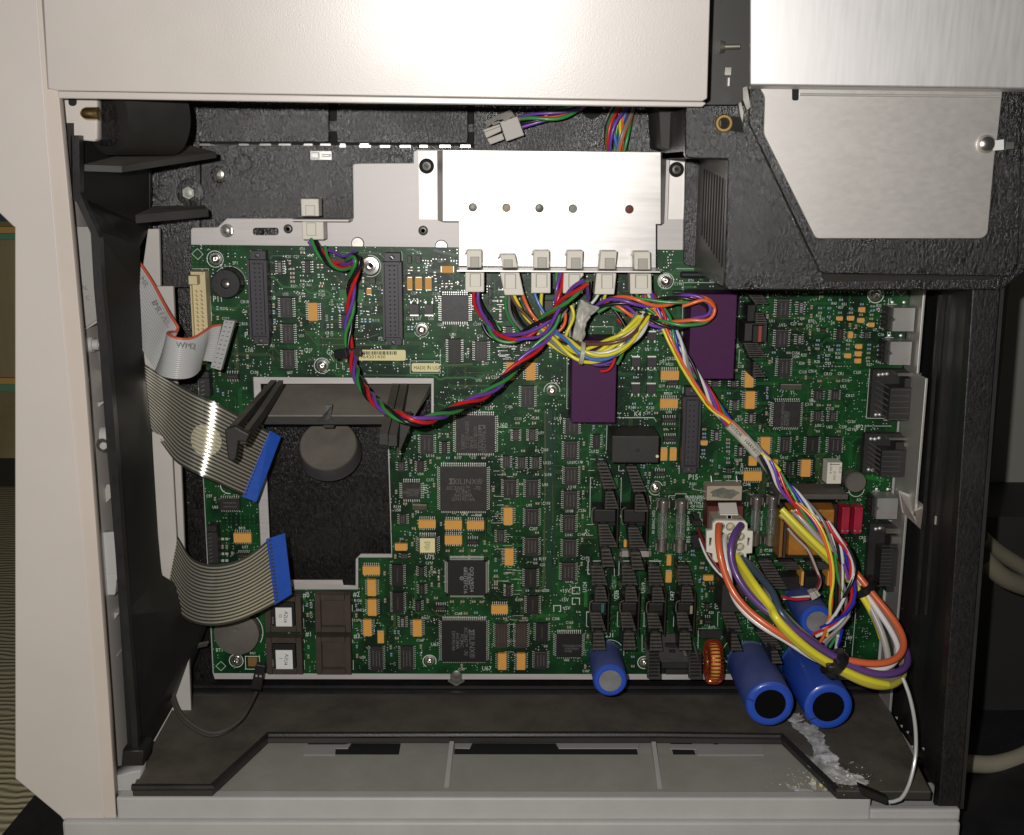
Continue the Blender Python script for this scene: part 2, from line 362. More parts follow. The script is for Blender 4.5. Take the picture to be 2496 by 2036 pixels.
W = {'O': wmat('coral', (.66, .13, .045)), 'r': wmat('red', (.62, .018, .020)), 'g': wmat('green', (.045, .27, .065)), 'p': wmat('purple', (.17, .060, .40)), 'k': wmat('black', (.010, .010, .012)),
     'y': wmat('yellow', (.80, .72, .045)), 'n': wmat('brown', (.14, .055, .035)), 'b': wmat('blue', (.08, .20, .60)), 'B': wmat('deep_blue', (.02, .03, .45)), 'w': wmat('white', (.72, .70, .70)),
     'e': wmat('grey', (.22, .23, .24)), 'o': wmat('orange', (.85, .16, .03)), 't': wmat('pale_grey', (.40, .37, .34)), 'd': wmat('maroon', (.16, .015, .02)), 's': wmat('slate', (.045, .075, .12)), 'u': wmat('taupe', (.24, .20, .16)),
     'v': wmat('dark_purple', (.12, .055, .22)), 'Y': wmat('dusty_yellow', (.50, .44, .06)), 'R': wmat('flat_red', (.45, .02, .03))}
# ================================================================ the circuit board
board = thing('circuit_board', 'large green circuit board crowded with chips, connectors and blue capacitors, screwed inside the open housing', 'circuit board', P(1300, 1150, 0))
def part(mb, name, m, **k): return mb.obj(name, m, board, **k)
OUT = [(465, 597), (960, 602), (1420, 607), (1700, 610), (1790, 612), (1800, 640), (2222, 640), (2214, 742), (2189, 1010), (2164, 1300), (2137, 1643), (1300, 1643), (521, 1641), (497, 1180)]
HOL = [(616, 919), (1057, 922), (1057, 1046), (947, 1047), (956, 1361), (873, 1361), (873, 1439), (639, 1439)]
hl = [P(x, y) for x, y in HOL]
LAM = sheet('laminate', [[P(x, y) for x, y in OUT], hl], -1.6, 0, PCB, board)
def inpoly(x, y, poly):
    c = False; n = len(poly)
    for i in range(n):
        (x1, y1), (x2, y2) = poly[i], poly[i - 1]
        if (y1 > y) != (y2 > y) and x < (x2 - x1) * (y - y1) / (y2 - y1) + x1: c = not c
    return c
def onboard(x, y): return inpoly(x, y, OUT) and not inpoly(x, y, HOL)
# ---- chips:  tile x0 y0 x1 y1 leads kind   (A all round, L left+right, T top+bottom)
CH = """1 862 175 912 325 L g|1 1128 180 1185 310 L d|1 890 540 1010 742 L c|1 912 798 1022 992 L c|1 915 1050 1030 1240 L c|1 1485 705 1620 850 L d|1 360 1285 490 1342 T d|1 1760 352 1822 412 N c
2 335 520 600 780 A c|2 402 945 525 1182 L k|2 662 965 785 1165 L p|2 1115 1402 1240 1618 L c|2 792 455 830 530 N c|2 792 545 830 610 N c|2 1340 572 1425 710 L c|2 960 822 1030 895 L c|2 2 135 46 208 N c|2 86 135 137 208 N c
3 1480 555 1600 745 L c|3 1690 575 1740 720 L g|3 1470 850 1590 1030 L c|3 1678 892 1722 1010 L g|3 1492 1130 1612 1320 L c|3 1842 1445 1928 1550 L c|3 2012 1442 2085 1550 L c|3 1902 838 1960 884 L d|3 2062 840 2128 962 L d|3 1045 1540 1092 1652 L p|3 840 1350 912 1420 L c|3 1030 1350 1085 1420 L c|3 400 1352 522 1402 T d
4 202 240 250 385 L g|4 400 470 478 525 L d|4 555 478 612 605 L d|4 822 512 875 588 L c|4 175 535 218 650 L g|4 352 1055 432 1160 L c|4 505 1055 582 1160 L c|4 335 1285 408 1400 L c|4 490 1285 552 1402 L c|4 265 1540 380 1705 L k|4 482 1540 608 1705 L c|4 10 1540 100 1705 L c
5 300 768 500 882 T c|5 472 1300 600 1350 T d
6 338 235 466 430 L c|6 545 305 600 432 L k|6 120 500 186 602 L c|6 305 492 372 610 L d|6 262 912 408 978 N c|6 135 1010 200 1122 L c|6 150 1392 216 1452 L c|6 60 1505 170 1715 L k|6 320 1522 375 1630 L d
6 1242 185 1298 312 L c|6 1396 182 1462 312 L c|6 1145 445 1210 572 L c|6 1290 455 1360 582 L c|6 1430 455 1496 582 L c|6 1150 672 1272 862 L c|6 1366 672 1486 862 L c|6 1362 956 1490 1140 L p|6 1085 1165 1155 1300 L c|6 1360 1238 1490 1425 L p
6 1755 72 1880 242 L c|6 1742 300 1866 490 L p|6 1745 546 1876 732 L p|6 1736 786 1866 970 L p|6 1728 1016 1850 1202 L p|6 1730 1256 1856 1440 L p|6 1716 1486 1850 1668 L p|6 2022 235 2092 376 L d|6 790 1262 910 1312 T d|6 1180 1700 1222 1736 L c
7 965 80 1110 126 T d|7 978 256 1112 312 T d|7 888 600 1005 646 T d|7 1806 20 1862 142 L g|7 1472 190 1526 312 L g|7 1702 342 1762 462 L g|7 1590 560 1652 622 L c
8 465 182 525 322 L d|8 670 385 722 462 N d
9 1770 1100 1890 1342 L q|10 145 1140 268 1380 L q
10 65 615 174 822 L k|10 325 535 380 642 L d|10 288 695 345 806 L d|10 480 746 596 792 T d|10 138 850 190 970 L g|10 1070 920 1186 1160 L b|10 1266 920 1380 1160 L b|10 1356 385 1472 570 L d|10 1376 650 1492 830 L d|10 1172 535 1220 665 L d|10 1466 915 1582 1100 L d|10 1452 1190 1572 1366 L p
11 1305 425 1372 480 T d|11 1265 750 1336 812 T d|11 1268 602 1322 660 L k"""
OR = """1 1165 592 1258 770 L|1 1732 456 1785 512 N|2 335 232 452 303 N|2 0 348 55 465 N|2 78 348 150 465 N|2 175 350 243 468 N|2 968 1172 1052 1350 L|2 1160 1175 1252 1350 L
3 345 1255 525 1345 T|3 338 1530 514 1620 T|3 1165 1250 1252 1420 L|3 1170 1455 1264 1628 L|3 2068 725 2120 768 N
4 780 275 835 328 N|4 565 360 617 408 N|4 668 360 728 408 N|4 768 380 826 430 N|4 868 425 925 472 N|4 668 520 718 577 N|4 750 635 805 685 N|4 742 705 800 757 N|4 640 725 698 775 N|4 740 775 795 825 N
5 437 1105 612 1195 T|6 318 1070 490 1150 T|6 575 1075 746 1162 T|6 790 1080 962 1162 T|6 575 1222 746 1310 T|6 1150 950 1238 1118 L|6 1160 1348 1248 1515 L|6 95 1300 207 1370 N
7 950 372 1020 490 N|7 1040 372 1110 490 N|7 1350 294 1408 345 N|7 1762 596 1940 690 T|7 1925 262 2020 437 L|7 1810 455 1892 540 N|7 2020 480 2096 550 N|7 1010 1418 1058 1514 N|7 1000 1570 1062 1680 N|7 1375 1610 1465 1664 N|7 592 1272 622 1335 N
8 610 162 703 330 L|8 920 428 978 470 N
9 1695 322 1866 404 T|9 1742 452 1827 612 L|9 1746 645 1832 805 L|9 1702 842 1785 1003 L|9 1840 962 1905 1072 N
10 265 886 353 1047 L|10 1028 742 1193 825 T|10 1095 1212 1178 1372 L|10 1278 1212 1362 1372 L|11 1260 330 1352 385 N"""
SM = """1 c 1012 262 h 1012 305 h 1012 345 h 1015 385 h 987 198 v 1262 235 v 1300 235 v 1110 378 h 1290 430 h 1300 402 h 1112 103 h 1085 562 v 1097 800 v 830 620 v 840 840 v 285 740 v 1397 818 v 1680 618 v 1702 365 v 575 1118 v 578 1215 v 1105 1075 v 305 1285 v
1 b 1195 378 h 1268 330 v 1308 330 v 1232 525 v 830 685 v 838 768 v 280 645 v 495 800 v 1405 665 v 1397 742 v 1357 818 v 1470 655 v 1505 655 v 1683 685 v 1690 765 v 1722 765 v 1768 765 v 230 1395 v 230 1465 v 285 1447 v 335 1482 v 1560 1250 v
2 c 20 290 v 115 265 v 45 262 v 345 420 v 385 420 v 437 420 v 900 575 h 910 645 v 910 690 v 910 735 v 850 660 v 272 310 v 1115 1040 v 1400 1105 v 597 1055 v 788 1325 h 740 1180 v 1180 980 h 640 640 v 520 1545 h 1270 1645 h 700 1600 h
2 b 190 260 v 280 372 v 283 455 v 445 185 h 15 840 v 50 840 v 650 1635 h 
3 b 215 1052 h 305 1052 h 95 1320 h 245 1320 h 85 1577 h 248 1577 h 1010 1475 h 1385 1430 v 1385 1515 v 1900 645 h 1995 565 h 2105 565 h 1990 645 h 2093 690 h 1985 730 h 1880 960 h 1872 1003 h 1977 1022 h 2078 1010 h 2078 1050 h 1968 1145 h 1885 1120 v 1448 1078 h
3 c 945 1510 v 1815 635 v 1812 720 v 1388 525 v 1385 725 v 1800 885 v 1872 1040 h 1790 1160 v 1590 1080 h 1405 1170 v 1758 1320 v 1893 1355 h 2075 1355 h 1885 1590 h 1985 1590 h 2065 1600 h 1375 1670 v 300 1665 h 1705 800 h 1075 1250 h 690 1560 v
3 y 1900 690 h 1790 1040 v
4 b 495 207 h 600 203 h 395 290 h 490 290 h 590 328 h 695 290 h 803 248 h 905 268 h 905 310 h 485 368 h 1000 360 h 1000 402 h 995 445 h 380 600 h 370 643 h 470 660 h 575 655 h 572 690 h 665 683 h 875 643 h 873 683 h 970 693 h 970 738 h 968 775 h 465 783 h 382 758 v
4 y 395 328 h 795 350 h 898 350 h 895 390 h 868 723 h 865 768 h 862 803 h 668 640 h
4 c 90 720 h 370 682 h 300 520 v 312 275 v 685 450 v 745 465 v 735 555 v 200 440 h 405 130 h 405 172 h 290 780 v 290 820 v 255 955 v 388 993 h 570 993 h 380 1230 h 480 1235 h 565 1243 h 372 1485 h 575 1485 h 170 1550 v 695 330 h 310 355 v 280 670 v
5 c 258 768 v 425 1300 v 332 1235 v 372 1235 v 2023 700 v 2015 1330 v 2110 815 h
6 c 525 240 v 605 245 v 955 465 h 515 465 h 247 500 v 437 500 v 472 730 v 103 795 v 195 912 h 265 1025 v 260 1305 v 97 1425 v 605 1370 h 742 1370 h 850 1370 h 973 1370 h 965 1290 v 1285 125 h 1447 125 h 1340 395 h 1475 395 h 1152 625 h 1262 625 h 1475 625 h 1050 775 v 1480 908 h 1475 1192 h 1460 1490 h 1932 325 v 1927 560 v 1925 800 v 1920 1035 v 1915 1265 v 1910 1498 v 448 1540 v 520 1575 v 518 1640 v 1075 1615 h 1075 1670 h 1320 720 h 450 1700 v 275 1150 h
6 b 283 265 v 607 465 h 240 628 v 415 838 v 238 1205 v 155 1255 h 1460 1455 h 2027 165 v 540 1110 v 1072 1460 v
7 c 915 25 h 1000 185 h 990 715 v 205 325 v 1378 185 h 1497 620 h 1700 515 v 1610 400 h 1610 320 h 1610 285 h 850 855 v 845 940 v 1360 1490 h 1930 1370 v 1720 60 h 1920 165 v 845 620 v 1090 690 v 1175 692 v 1610 510 h
7 b 300 165 v 1378 230 h 1378 265 h 1370 390 h 1370 425 h 1450 490 h 1525 550 v 1610 360 h 1610 470 h 835 700 v 1265 1372 h 1265 1410 h 1145 1398 h 1145 1437 h 805 620 v 790 550 v
8 c 285 405 v 640 415 v 215 1050 v 100 1180 v
8 b 880 440 v 820 400 h
9 c 1160 795 v 1168 1200 v 1635 800 v 1643 1195 v 1910 390 v 1915 655 v 1985 825 v 1970 1110 v 2030 1022 h
9 b 1155 700 v 1168 1110 v 1633 705 v 1640 1105 v 2010 965 v 2045 965 v 1975 1185 v
10 c 448 375 v 515 415 v 517 480 v 520 545 v 450 540 v 1075 465 h 1075 500 h 1075 535 h 1075 572 h 645 705 h 750 705 h 858 705 h 935 708 h 490 670 h 410 700 v 780 820 h 1165 870 h 1350 868 h 1480 600 h 1580 875 h 1788 955 h 1970 1045 v 1560 1140 h 343 1145 v 52 1145 v 742 1335 v 1945 1340 v 107 1065 h 65 865 v
10 b 880 815 h 1382 600 h 343 1220 v 52 1225 v 87 1005 v 122 1005 v 1073 300 v 1073 405 h
11 c 1258 410 v 1235 785 v 1250 205 h 1285 525 v 570 1215 h 1240 255 h
11 b 1245 478 v 1245 548 v 1220 385 v 570 1125 h 1180 255 v 1285 265 v"""
TX = """1 30 SP1 455 207|1 26 R50 1108 70|1 52 P11 285 560|1 26 U32 945 510|1 26 C131 1090 507|1 26 R245 1298 515|1 26 R210 342 650|1 26 C212 360 748|1 28 CR18 545 585|1 28 R10 545 800|1 52 P 560 910|1 32 A1 818 1012|1 30 C105 590 1060|1 30 C107 1165 1055|1 30 C106 640 1272|1 26 U57 985 1275|1 26 U31 1100 915|1 26 C22 1108 420|1 26 R61 1175 420|1 26 R55 1020 432|1 24 R104 1398 590 v|1 24 R106 1475 612|1 24 R103 1348 740 v|1 24 R105 1355 900 v|1 24 C84 1397 895 v|1 26 R115 1825 765|1 24 R116 1685 845 v|1 50 P12 160 1268|1 44 GN 1385 1078|1 26 R1 1415 455|1 24 C80 1298 480|1 26 C25 968 145|1 26 C21 1050 145|1 26 U10 1185 135|1 40 2 120 50|1 24 G15 545 680|1 26 C68 820 548|1 34 P2 1870 945|1 26 L1 1860 452
2 28 C51 330 183|2 28 R117 212 218|2 26 K5 115 103|2 26 C117 25 750|2 26 U37 110 750|2 26 U36 235 750|2 28 U26 330 808|2 28 C249 685 803|2 28 U30 445 905|2 28 C74 712 920|2 28 C24 1165 1050|2 28 C202 1420 1030|2 28 U93 700 1352|2 30 C254 860 1320|2 28 U72 1210 1618|2 28 C186 992 1608|2 28 C135 800 1622|2 26 C125 285 507|2 26 U27 770 1187|2 26 C73 590 1105 v|2 26 C50 65 500
3 26 R74 640 378|3 26 R88 848 378|3 28 C198 515 410|3 26 P7 345 280|3 30 CR25 447 1138|3 26 QR1 365 1168|3 26 RN23 432 1195|3 28 RN29 418 1480|3 34 A1 518 1418|3 26 Q19 355 1405|3 28 R100 68 1615|3 28 R120 245 1618|3 28 C39 215 1668|3 48 K4 120 1680|3 28 U95 425 1660|3 26 U11 1433 772|3 28 U12 1530 812|3 28 C27 1640 800|3 26 Q4 1725 748|3 28 C70 1812 772|3 28 C13 1795 820|3 28 C154 1660 1085|3 28 U34 1660 1120|3 28 R33 1740 1105|3 28 R34 1720 1185|3 28 C110 1730 1270|3 28 CR14 1825 1262|3 28 CR15 1975 1288|3 26 R16 1885 720|3 26 R43 2035 600|3 28 CR2 1975 1185|3 28 C18 1125 1215|3 28 C114 1790 1585|3 28 U51 1825 1550|3 28 Y1 1630 1467|3 44 I9 1085 1018|3 26 R31 1920 750
4 44 3 1108 145|4 44 J1 1078 215|4 44 J2 1068 540|4 50 JP2 780 1450|4 26 R57 597 280|4 26 R51 632 248|4 26 R22 968 262|4 26 R21 970 298|4 26 R17 1015 320|4 26 R30 995 475|4 28 C16 988 545|4 26 U7 930 497|4 26 R7 975 655|4 26 R25 963 808|4 26 R27 875 838|4 26 U6 520 430|4 26 R35 677 603|4 26 R37 470 748|4 26 R36 570 768|4 26 R11 570 728|4 26 R55 500 693|4 28 C120 757 913|4 28 CR1 597 925|4 28 C115 645 993|4 28 CR17 685 1140|4 28 U53 622 1050|4 28 U51 325 1190|4 28 C113 490 1268|4 28 C126 700 1392|4 28 C100 617 1445|4 28 C119 698 1468|4 28 U63 487 1445|4 28 U50 378 1430|4 26 R28 365 808|4 26 CR7 470 828
5 28 C97 200 743|5 28 U65 260 850|5 48 P13 240 1025|5 28 RN3 520 1055|5 28 U17 550 1240
6 46 U60 1140 150|6 34 U81 770 1010|6 46 U71 397 765 v|6 46 U75 430 1435|6 28 C137 850 448|6 28 R137 705 465|6 30 U116 435 445|6 28 U54 340 622|6 28 C175 435 682|6 28 Y3 308 992|6 28 R134 113 942|6 28 U58 118 975|6 28 RN9 905 1025|6 28 C171 425 1492|6 28 C186 457 1580|6 28 C265 1460 78|6 26 U77 1515 225|6 28 C260 1548 388|6 28 U125 1575 515|6 28 C159 1578 630|6 28 U83 1555 728|6 28 C193 1568 910|6 28 U91 1400 930|6 30 C207 1440 1158|6 28 R157 1530 1450|6 26 C31 1530 1510|6 28 U107 1810 512|6 28 C179 1885 510|6 28 U118 1818 750|6 28 U108 1792 985|6 28 C236 1915 980|6 28 U141 1788 1218|6 28 C143 1908 1213|6 30 C172 1947 1445|6 28 U145 1788 1672|6 28 U113 2040 405|6 28 U113 1680 82|6 26 C133 1290 85
7 52 P15 1270 655|7 34 WARNING 1290 850|7 26 REPLACE!ONLY 1300 878|7 26 SAME!TYPE!&!RATING 1345 908|7 26 OF!FUSE 1310 940|7 26 8A!250VAC,!NTD 885 1090 V|7 26 8A!250VAC,!N 1225 1080 V|7 36 P15 1225 1260 V|7 36 7 1715 905|7 30 C202 2003 1368|7 28 C217 1715 95|7 28 U105 1712 488|7 28 RN28 1722 612|7 28 C248 1790 725|7 28 R101 1270 720|7 40 CR41 500 1680 V|7 28 C264 1745 555 V|7 28 U103 1605 650
8 28 K3 1172 555|8 32 J4 1265 572|8 30 CR33 1215 925|8 28 J6 1230 955|8 26 X1 975 145|8 26 U112 445 145|8 26 8A!250VAC,!N 222 760 V
9 36 BT1 300 1140|9 26 RN1 625 1170|9 50 #0 1145 605|9 50 #2 1635 598|9 48 #1 1170 985|9 48 #3 1640 1005|9 30 R156 1650 658|9 28 RN124 1680 750|9 26 C173 1640 850|9 28 U24 1695 1212|9 26 C179 1195 795 v|9 26 R154 1195 700 v
10 38 +15V 1748 603|10 38 -15V 1740 690|10 38 +5V 1762 770|10 38 U67 478 1125|10 46 U67 985 1360|10 26 C168 335 1085|10 28 RN11 390 868|10 28 C148 710 825|10 28 C208 1658 875|10 28 C163 1793 912|10 26 U65 1763 1277|10 26 C147 740 1368|10 26 C187 1953 1385|10 28 C200 1558 600|10 28 R159 1300 690
11 40 U124 103 445 V|11 40 CR41 390 400 V|11 44 Q26 412 520 V|11 40 U119 675 450 V|11 44 Q47 957 530 V|11 48 C231 325 915|11 40 Q24 1390 620 V|11 26 R173 1340 838|11 26 R25 1335 695|11 26 C252 1890 90
12 38 +24V 1062 620|12 24 BR1 1060 580"""
def rows(s):
    for ln in s.split('\n'):
        for it in ln.split('|'):
            if it.strip(): yield it.split()
CHM = {'c': CHIP, 'p': CHIP, 'g': CHIP, 'd': CHIPD, 'k': CHIPD, 'q': CHIP, 'b': CHIPB}
def leads(mb, X0, X1, Z0, Z1, mode, reach=1.1, pitch=1.27, h=1.1, wd=.42):
    def row(a, b, fn):
        n = max(2, int((b - a) / pitch)); s = (b - a) / n
        for i in range(n):
            fn(a + s * (i + .5))
    if mode in 'LA':
        for sx, x in ((-1, X0), (1, X1)):
            def f(z):
                p = [Vector((x, -h, z)), Vector((x + sx * .35 * reach, -h, z)), Vector((x + sx * .6 * reach, -.12, z)), Vector((x + sx * reach, -.10, z))]
                d = Vector((0, 0, wd / 2))
                for i in range(3): mb.quad(p[i] - d, p[i] + d, p[i + 1] + d, p[i + 1] - d)
            row(Z0 + .3, Z1 - .3, f)
    if mode in 'TA':
        for sz, z in ((-1, Z0), (1, Z1)):
            def f(x):
                p = [Vector((x, -h, z)), Vector((x, -h, z + sz * .35 * reach)), Vector((x, -.12, z + sz * .6 * reach)), Vector((x, -.10, z + sz * reach))]
                d = Vector((wd / 2, 0, 0))
                for i in range(3): mb.quad(p[i] - d, p[i] + d, p[i + 1] + d, p[i + 1] - d)
            row(X0 + .3, X1 - .3, f)
USED = []
silk = MB(); dots = MB()
def chip(t, x0, y0, x1, y1, mode='L', kind='c', hh=2.3, name='integrated_circuit', marks=True):
    X0, X1, Z0, Z1 = rect(t, x0, y0, x1, y1, hh * .8); USED.append((X0, X1, Z0, Z1))
    b = MB(); b.box(X0, X1, .25, hh * .5, Z0, Z1, -.05); b.box(X0 - .05, X1 + .05, hh * .5, hh, Z0 - .05, Z1 + .05, .28)
    ob = part(b, name, CHM[kind])
    if mode != 'N':
        l = MB(); leads(l, X0, X1, Z0, Z1, mode, h=hh * .5, pitch=1.27 if mode != 'A' else 1.27, reach=1.5 if mode != 'A' else 1.6); l.obj('lead_row', TIN, ob)
    if marks and min(X1 - X0, Z1 - Z0) > 2:
        k = MB(); rr = random.Random(int(x0 * 7 + y0)); H = hh + .03
        cols = {'p': 3, 'q': 3, 'b': 3, 'c': 2, 'g': 1, 'k': 1, 'd': 1}[kind]; vert = (Z1 - Z0) > (X1 - X0)
        A0, A1, B0, B1 = (X0, X1, Z0, Z1) if vert else (Z0, Z1, X0, X1)
        for c in range(cols):
            a = A0 + (A1 - A0) * (c + 1) / (cols + 1); q = B0 + (B1 - B0) * (.18 + .05 * rr.random())
            while q < B1 - (B1 - B0) * .2:
                ln = rr.uniform(.5, 1.3) ; w_ = .36 if kind != 'g' else .8
                if vert: k.quad(Vector((a - w_, -H, q)), Vector((a + w_, -H, q)), Vector((a + w_, -H, q + ln * .45)), Vector((a - w_, -H, q + ln * .45)))
                else: k.quad(Vector((q, -H, a - w_)), Vector((q, -H, a + w_)), Vector((q + ln * .45, -H, a + w_)), Vector((q + ln * .45, -H, a - w_)))
                q += ln * .9
        if vert and kind in 'pc' and (Z1 - Z0) > 8:
            zt = Z1 - .9; k.quad(Vector((X0 + .8, -H, zt)), Vector((X1 - .8, -H, zt)), Vector((X1 - .8, -H, zt + .22)), Vector((X0 + .8, -H, zt + .22)))
        k.obj('print', {'g': PRINTW, 'p': PRINTG, 'q': PRINTG, 'b': PRINTB}.get(kind, MATS['grey_chip_print'] if kind == 'c' else MATS['dim_brown_print']), ob)
    return ob
def taken(r, h=1.8):
    X0, X1, Z0, Z1 = rect(int(r[0]), *[float(v) for v in r[1:5]], h); x, z = (X0 + X1) / 2, (Z0 + Z1) / 2
    return any(a < x < b and c < z < d for a, b, c, d in USED)
for r in rows(CH):
    if not taken(r): chip(int(r[0]), *[float(v) for v in r[1:5]], r[5], r[6])
for r in rows(OR):
    if taken(r): continue
    X0, X1, Z0, Z1 = rect(int(r[0]), *[float(v) for v in r[1:5]], 1.8); USED.append((X0, X1, Z0, Z1)); sm = r[5] == 'N'
    b = MB(); b.box(X0, X1, .2, 2.2, Z0, Z1, .12)
    ob = part(b, 'tantalum_capacitor' if sm else 'resistor_network', ORNG)
    l = MB()
    if sm:
        if X1 - X0 > Z1 - Z0: l.box(X0 - .3, X0 + .35, .1, 1.2, Z0 + .4, Z1 - .4); l.box(X1 - .35, X1 + .3, .1, 1.2, Z0 + .4, Z1 - .4)
        else: l.box(X0 + .4, X1 - .4, .1, 1.2, Z0 - .3, Z0 + .35); l.box(X0 + .4, X1 - .4, .1, 1.2, Z1 - .35, Z1 + .3)
        l.obj('end_cap', TIN, ob)
    else: leads(l, X0, X1, Z0, Z1, r[5], reach=1.7); l.obj('lead_row', TIN, ob)
# ---- small two-ended parts (shared meshes)
def smd(col, nm, L_=2.0, W_=1.25, H_=.7):
    out = []
    for horiz in (1, 0):
        b = MB(); e = MB(); a = L_ / 2
        if horiz: b.box(-a + .38, a - .38, .1, H_, -W_ / 2, W_ / 2); e.box(-a, -a + .4, .05, H_ + .03, -W_ / 2, W_ / 2, .05); e.box(a - .4, a, .05, H_ + .03, -W_ / 2, W_ / 2, .05)
        else: b.box(-W_ / 2, W_ / 2, .1, H_, -a + .38, a - .38); e.box(-W_ / 2, W_ / 2, .05, H_ + .03, -a, -a + .4, .05); e.box(-W_ / 2, W_ / 2, .05, H_ + .03, a - .4, a, .05)
        n = len(b.v); nf = len(b.f); b.v += e.v; b.f += [tuple(n + i for i in f) for f in e.f]
        me = b.mesh(nm, col); me.materials.append(TIN)
        for p in me.polygons:
            if p.index >= nf: p.material_index = 1
        out.append(me)
    return out
SMM = {'c': (smd(TAN, 'ceramic_capacitor', 2.3, 1.35, 1.0), 'ceramic_capacitor'), 'b': (smd(BLUER, 'chip_resistor', 2.1, 1.3, .6), 'chip_resistor'), 'y': (smd(OLIV, 'chip_resistor', 2.1, 1.3, .6), 'chip_resistor')}
SEEN = []
for ln in SM.split('\n'):
    q = ln.split(); t = int(q[0]); k = q[1]; q = q[2:]
    for i in range(0, len(q) - 2, 3):
        p = TP(t, float(q[i]), float(q[i + 1]), .4); p.y = 0
        if any((p - q_).length < 1.3 for q_ in SEEN): continue
        SEEN.append(p); mm = SMM[k]; link(mm[1], mm[0][0 if q[i + 2] == 'h' else 1], board, p); USED.append((p.x - 1, p.x + 1, p.z - 1, p.z + 1))
# ---- printed designators
for r in rows(TX):
    t = int(r[0]); p = TP(t, float(r[3]), float(r[4]), 0); p.y = -.07
    rot = 0 if len(r) < 6 else (-90 if r[5] in 'vV' else 0)
    addtext(silk, r[2].replace('!', ' '), p, float(r[1]) / 4 / 3.88 * 1.45, rot, .85)
SLN = [0]
def sl(t, *xy, w=.28, closed=False):
    pts = [TP(t, xy[i], xy[i + 1], 0) for i in range(0, len(xy), 2)]
    if closed: pts.append(pts[0])
    for a, b in zip(pts, pts[1:]):
        SLN[0] += 1; d = (b - a); d = Vector((-d.z, 0, d.x)).normalized() * w / 2; o = Vector((0, -.06 - .0002 * SLN[0], 0)); e = (b - a).normalized() * w / 2
        silk.quad(a - d - e + o, a + d - e + o, b + d + e + o, b - d + e + o)
def sring(t, x, y, r0, r1, a0=0, a1=360, h=.06):
    c = TP(t, x, y, 0); k = 1 / 4 / 3.88; n = 28
    for i in range(n):
        u = math.radians(a0 + (a1 - a0) * i / n); v = math.radians(a0 + (a1 - a0) * (i + 1) / n)
        f = lambda r, a: c + Vector((r * k * math.cos(a), -h, r * k * math.sin(a)))
        silk.quad(f(r0, u), f(r1, u), f(r1, v), f(r0, v))
sl(1, 38, 262, 192, 262); sl(1, 192, 262, 225, 770); sl(1, 600, 88, 762, 88, 800, 820); sl(1, 665, 1002, 765, 1002, 805, 965, 800, 930); sl(1, 2000, 108, 2080, 108, 2092, 500, 2095, 1000)
sl(1, 1375, 1100, 1415, 1165); sl(1, 1440, 1185, 1440, 1235, 1465, 1235); sl(1, 1480, 1180, 1500, 1180, 1500, 1240); sl(1, 30, 115, 85, 65, 140, 120, 90, 172, closed=True)
sl(2, 32, 1160, 325, 1160); sl(2, 325, 1050, 325, 1280, 32, 1280, 32, 1160); sl(2, 1562, 1080, 1558, 1625, 1580, 1625); sl(2, 2010, 830, 2008, 890); sl(2, 1785, 826, 2005, 826); sl(2, 1440, 500, 1520, 500)
sl(3, 870, 397, 565, 397, 548, 1215); sl(3, 500, 260, 780, 262); sl(3, 1140, 490, 1142, 530); sl(3, 1195, 735, 1170, 735); sl(3, 1135, 1055, 1112, 1055, 1108, 1180, 1132, 1180); sl(3, 660, 1418, 565, 1418, 548, 1736); sl(3, 0, 1715, 280, 1715)
sl(4, 1060, 475, 1045, 475, 1062, 248, 1140, 248); sl(4, 1018, 795, 1032, 572, 1110, 572); sl(4, 1112, 880, 880, 880, 845, 1358, 1110, 1362); sl(4, 1090, 1435, 835, 1435, 810, 1730); sl(4, 1140, 110, 1185, 165, 1235, 120)
sl(6, 1702, 40, 1704, 130); sl(6, 1975, 500, 1975, 535); sl(6, 1998, 478, 2118, 478); sl(6, 1975, 588, 2035, 588); sl(6, 2020, 658, 1996, 658, 1990, 1045); sl(6, 2020, 1115, 1960, 1115); sl(6, 1958, 1170, 1956, 1220, 2020, 1220)
sl(7, 530, 72, 885, 72, 910, 110); sl(7, 1158, 0, 1152, 100); sl(7, 1145, 320, 1132, 620); sl(7, 430, 150, 422, 390); sl(7, 268, 478, 392, 478); sl(7, 545, 540, 545, 592, 600, 592); sl(7, 290, 658, 270, 658, 262, 1045); sl(7, 570, 658, 562, 1045); sl(7, 925, 860, 915, 860, 912, 970)
sl(7, 1035, 835, 1090, 835, 1100, 815, 1200, 815, 1212, 850); sl(7, 1085, 850, 1090, 970); sl(7, 1220, 968, 1402, 968, 1398, 1155); sl(7, 1260, 1000, 1338, 1000, 1338, 1060, 1358, 1065, 1358, 1120); sl(7, 1395, 705, 1380, 705, 1375, 780); sl(7, 1475, 688, 1545, 688); sl(7, 1590, 688, 1735, 688, 1735, 710)
sl(7, 360, 1472, 245, 1472, 242, 1590, 265, 1600); sl(7, 670, 1472, 548, 1472, 545, 1600); sl(7, 815, 1472, 955, 1475); sl(7, 1248, 1475, 1102, 1475, 1098, 1600); sl(7, 290, 1115, 235, 1115); sl(7, 230, 1170, 228, 1220, 290, 1220); sl(7, 1930, 1408, 2018, 1408); sl(7, 1820, 1410, 1820, 1520, 1885, 1520)
sl(8, 215, 505, 98, 505, 88, 620); sl(8, 370, 505, 262, 505, 252, 620); sl(8, 390, 540, 390, 490, 480, 490); sl(8, 640, 480, 1080, 485); sl(8, 1375, 468, 1312, 468, 1296, 680); sl(8, 1222, 0, 1202, 265); sl(8, 1275, 880, 1250, 1240); sl(8, 350, 1150, 430, 1150); sl(8, 460, 1150, 540, 1150); sl(8, 600, 1153, 690, 1153)
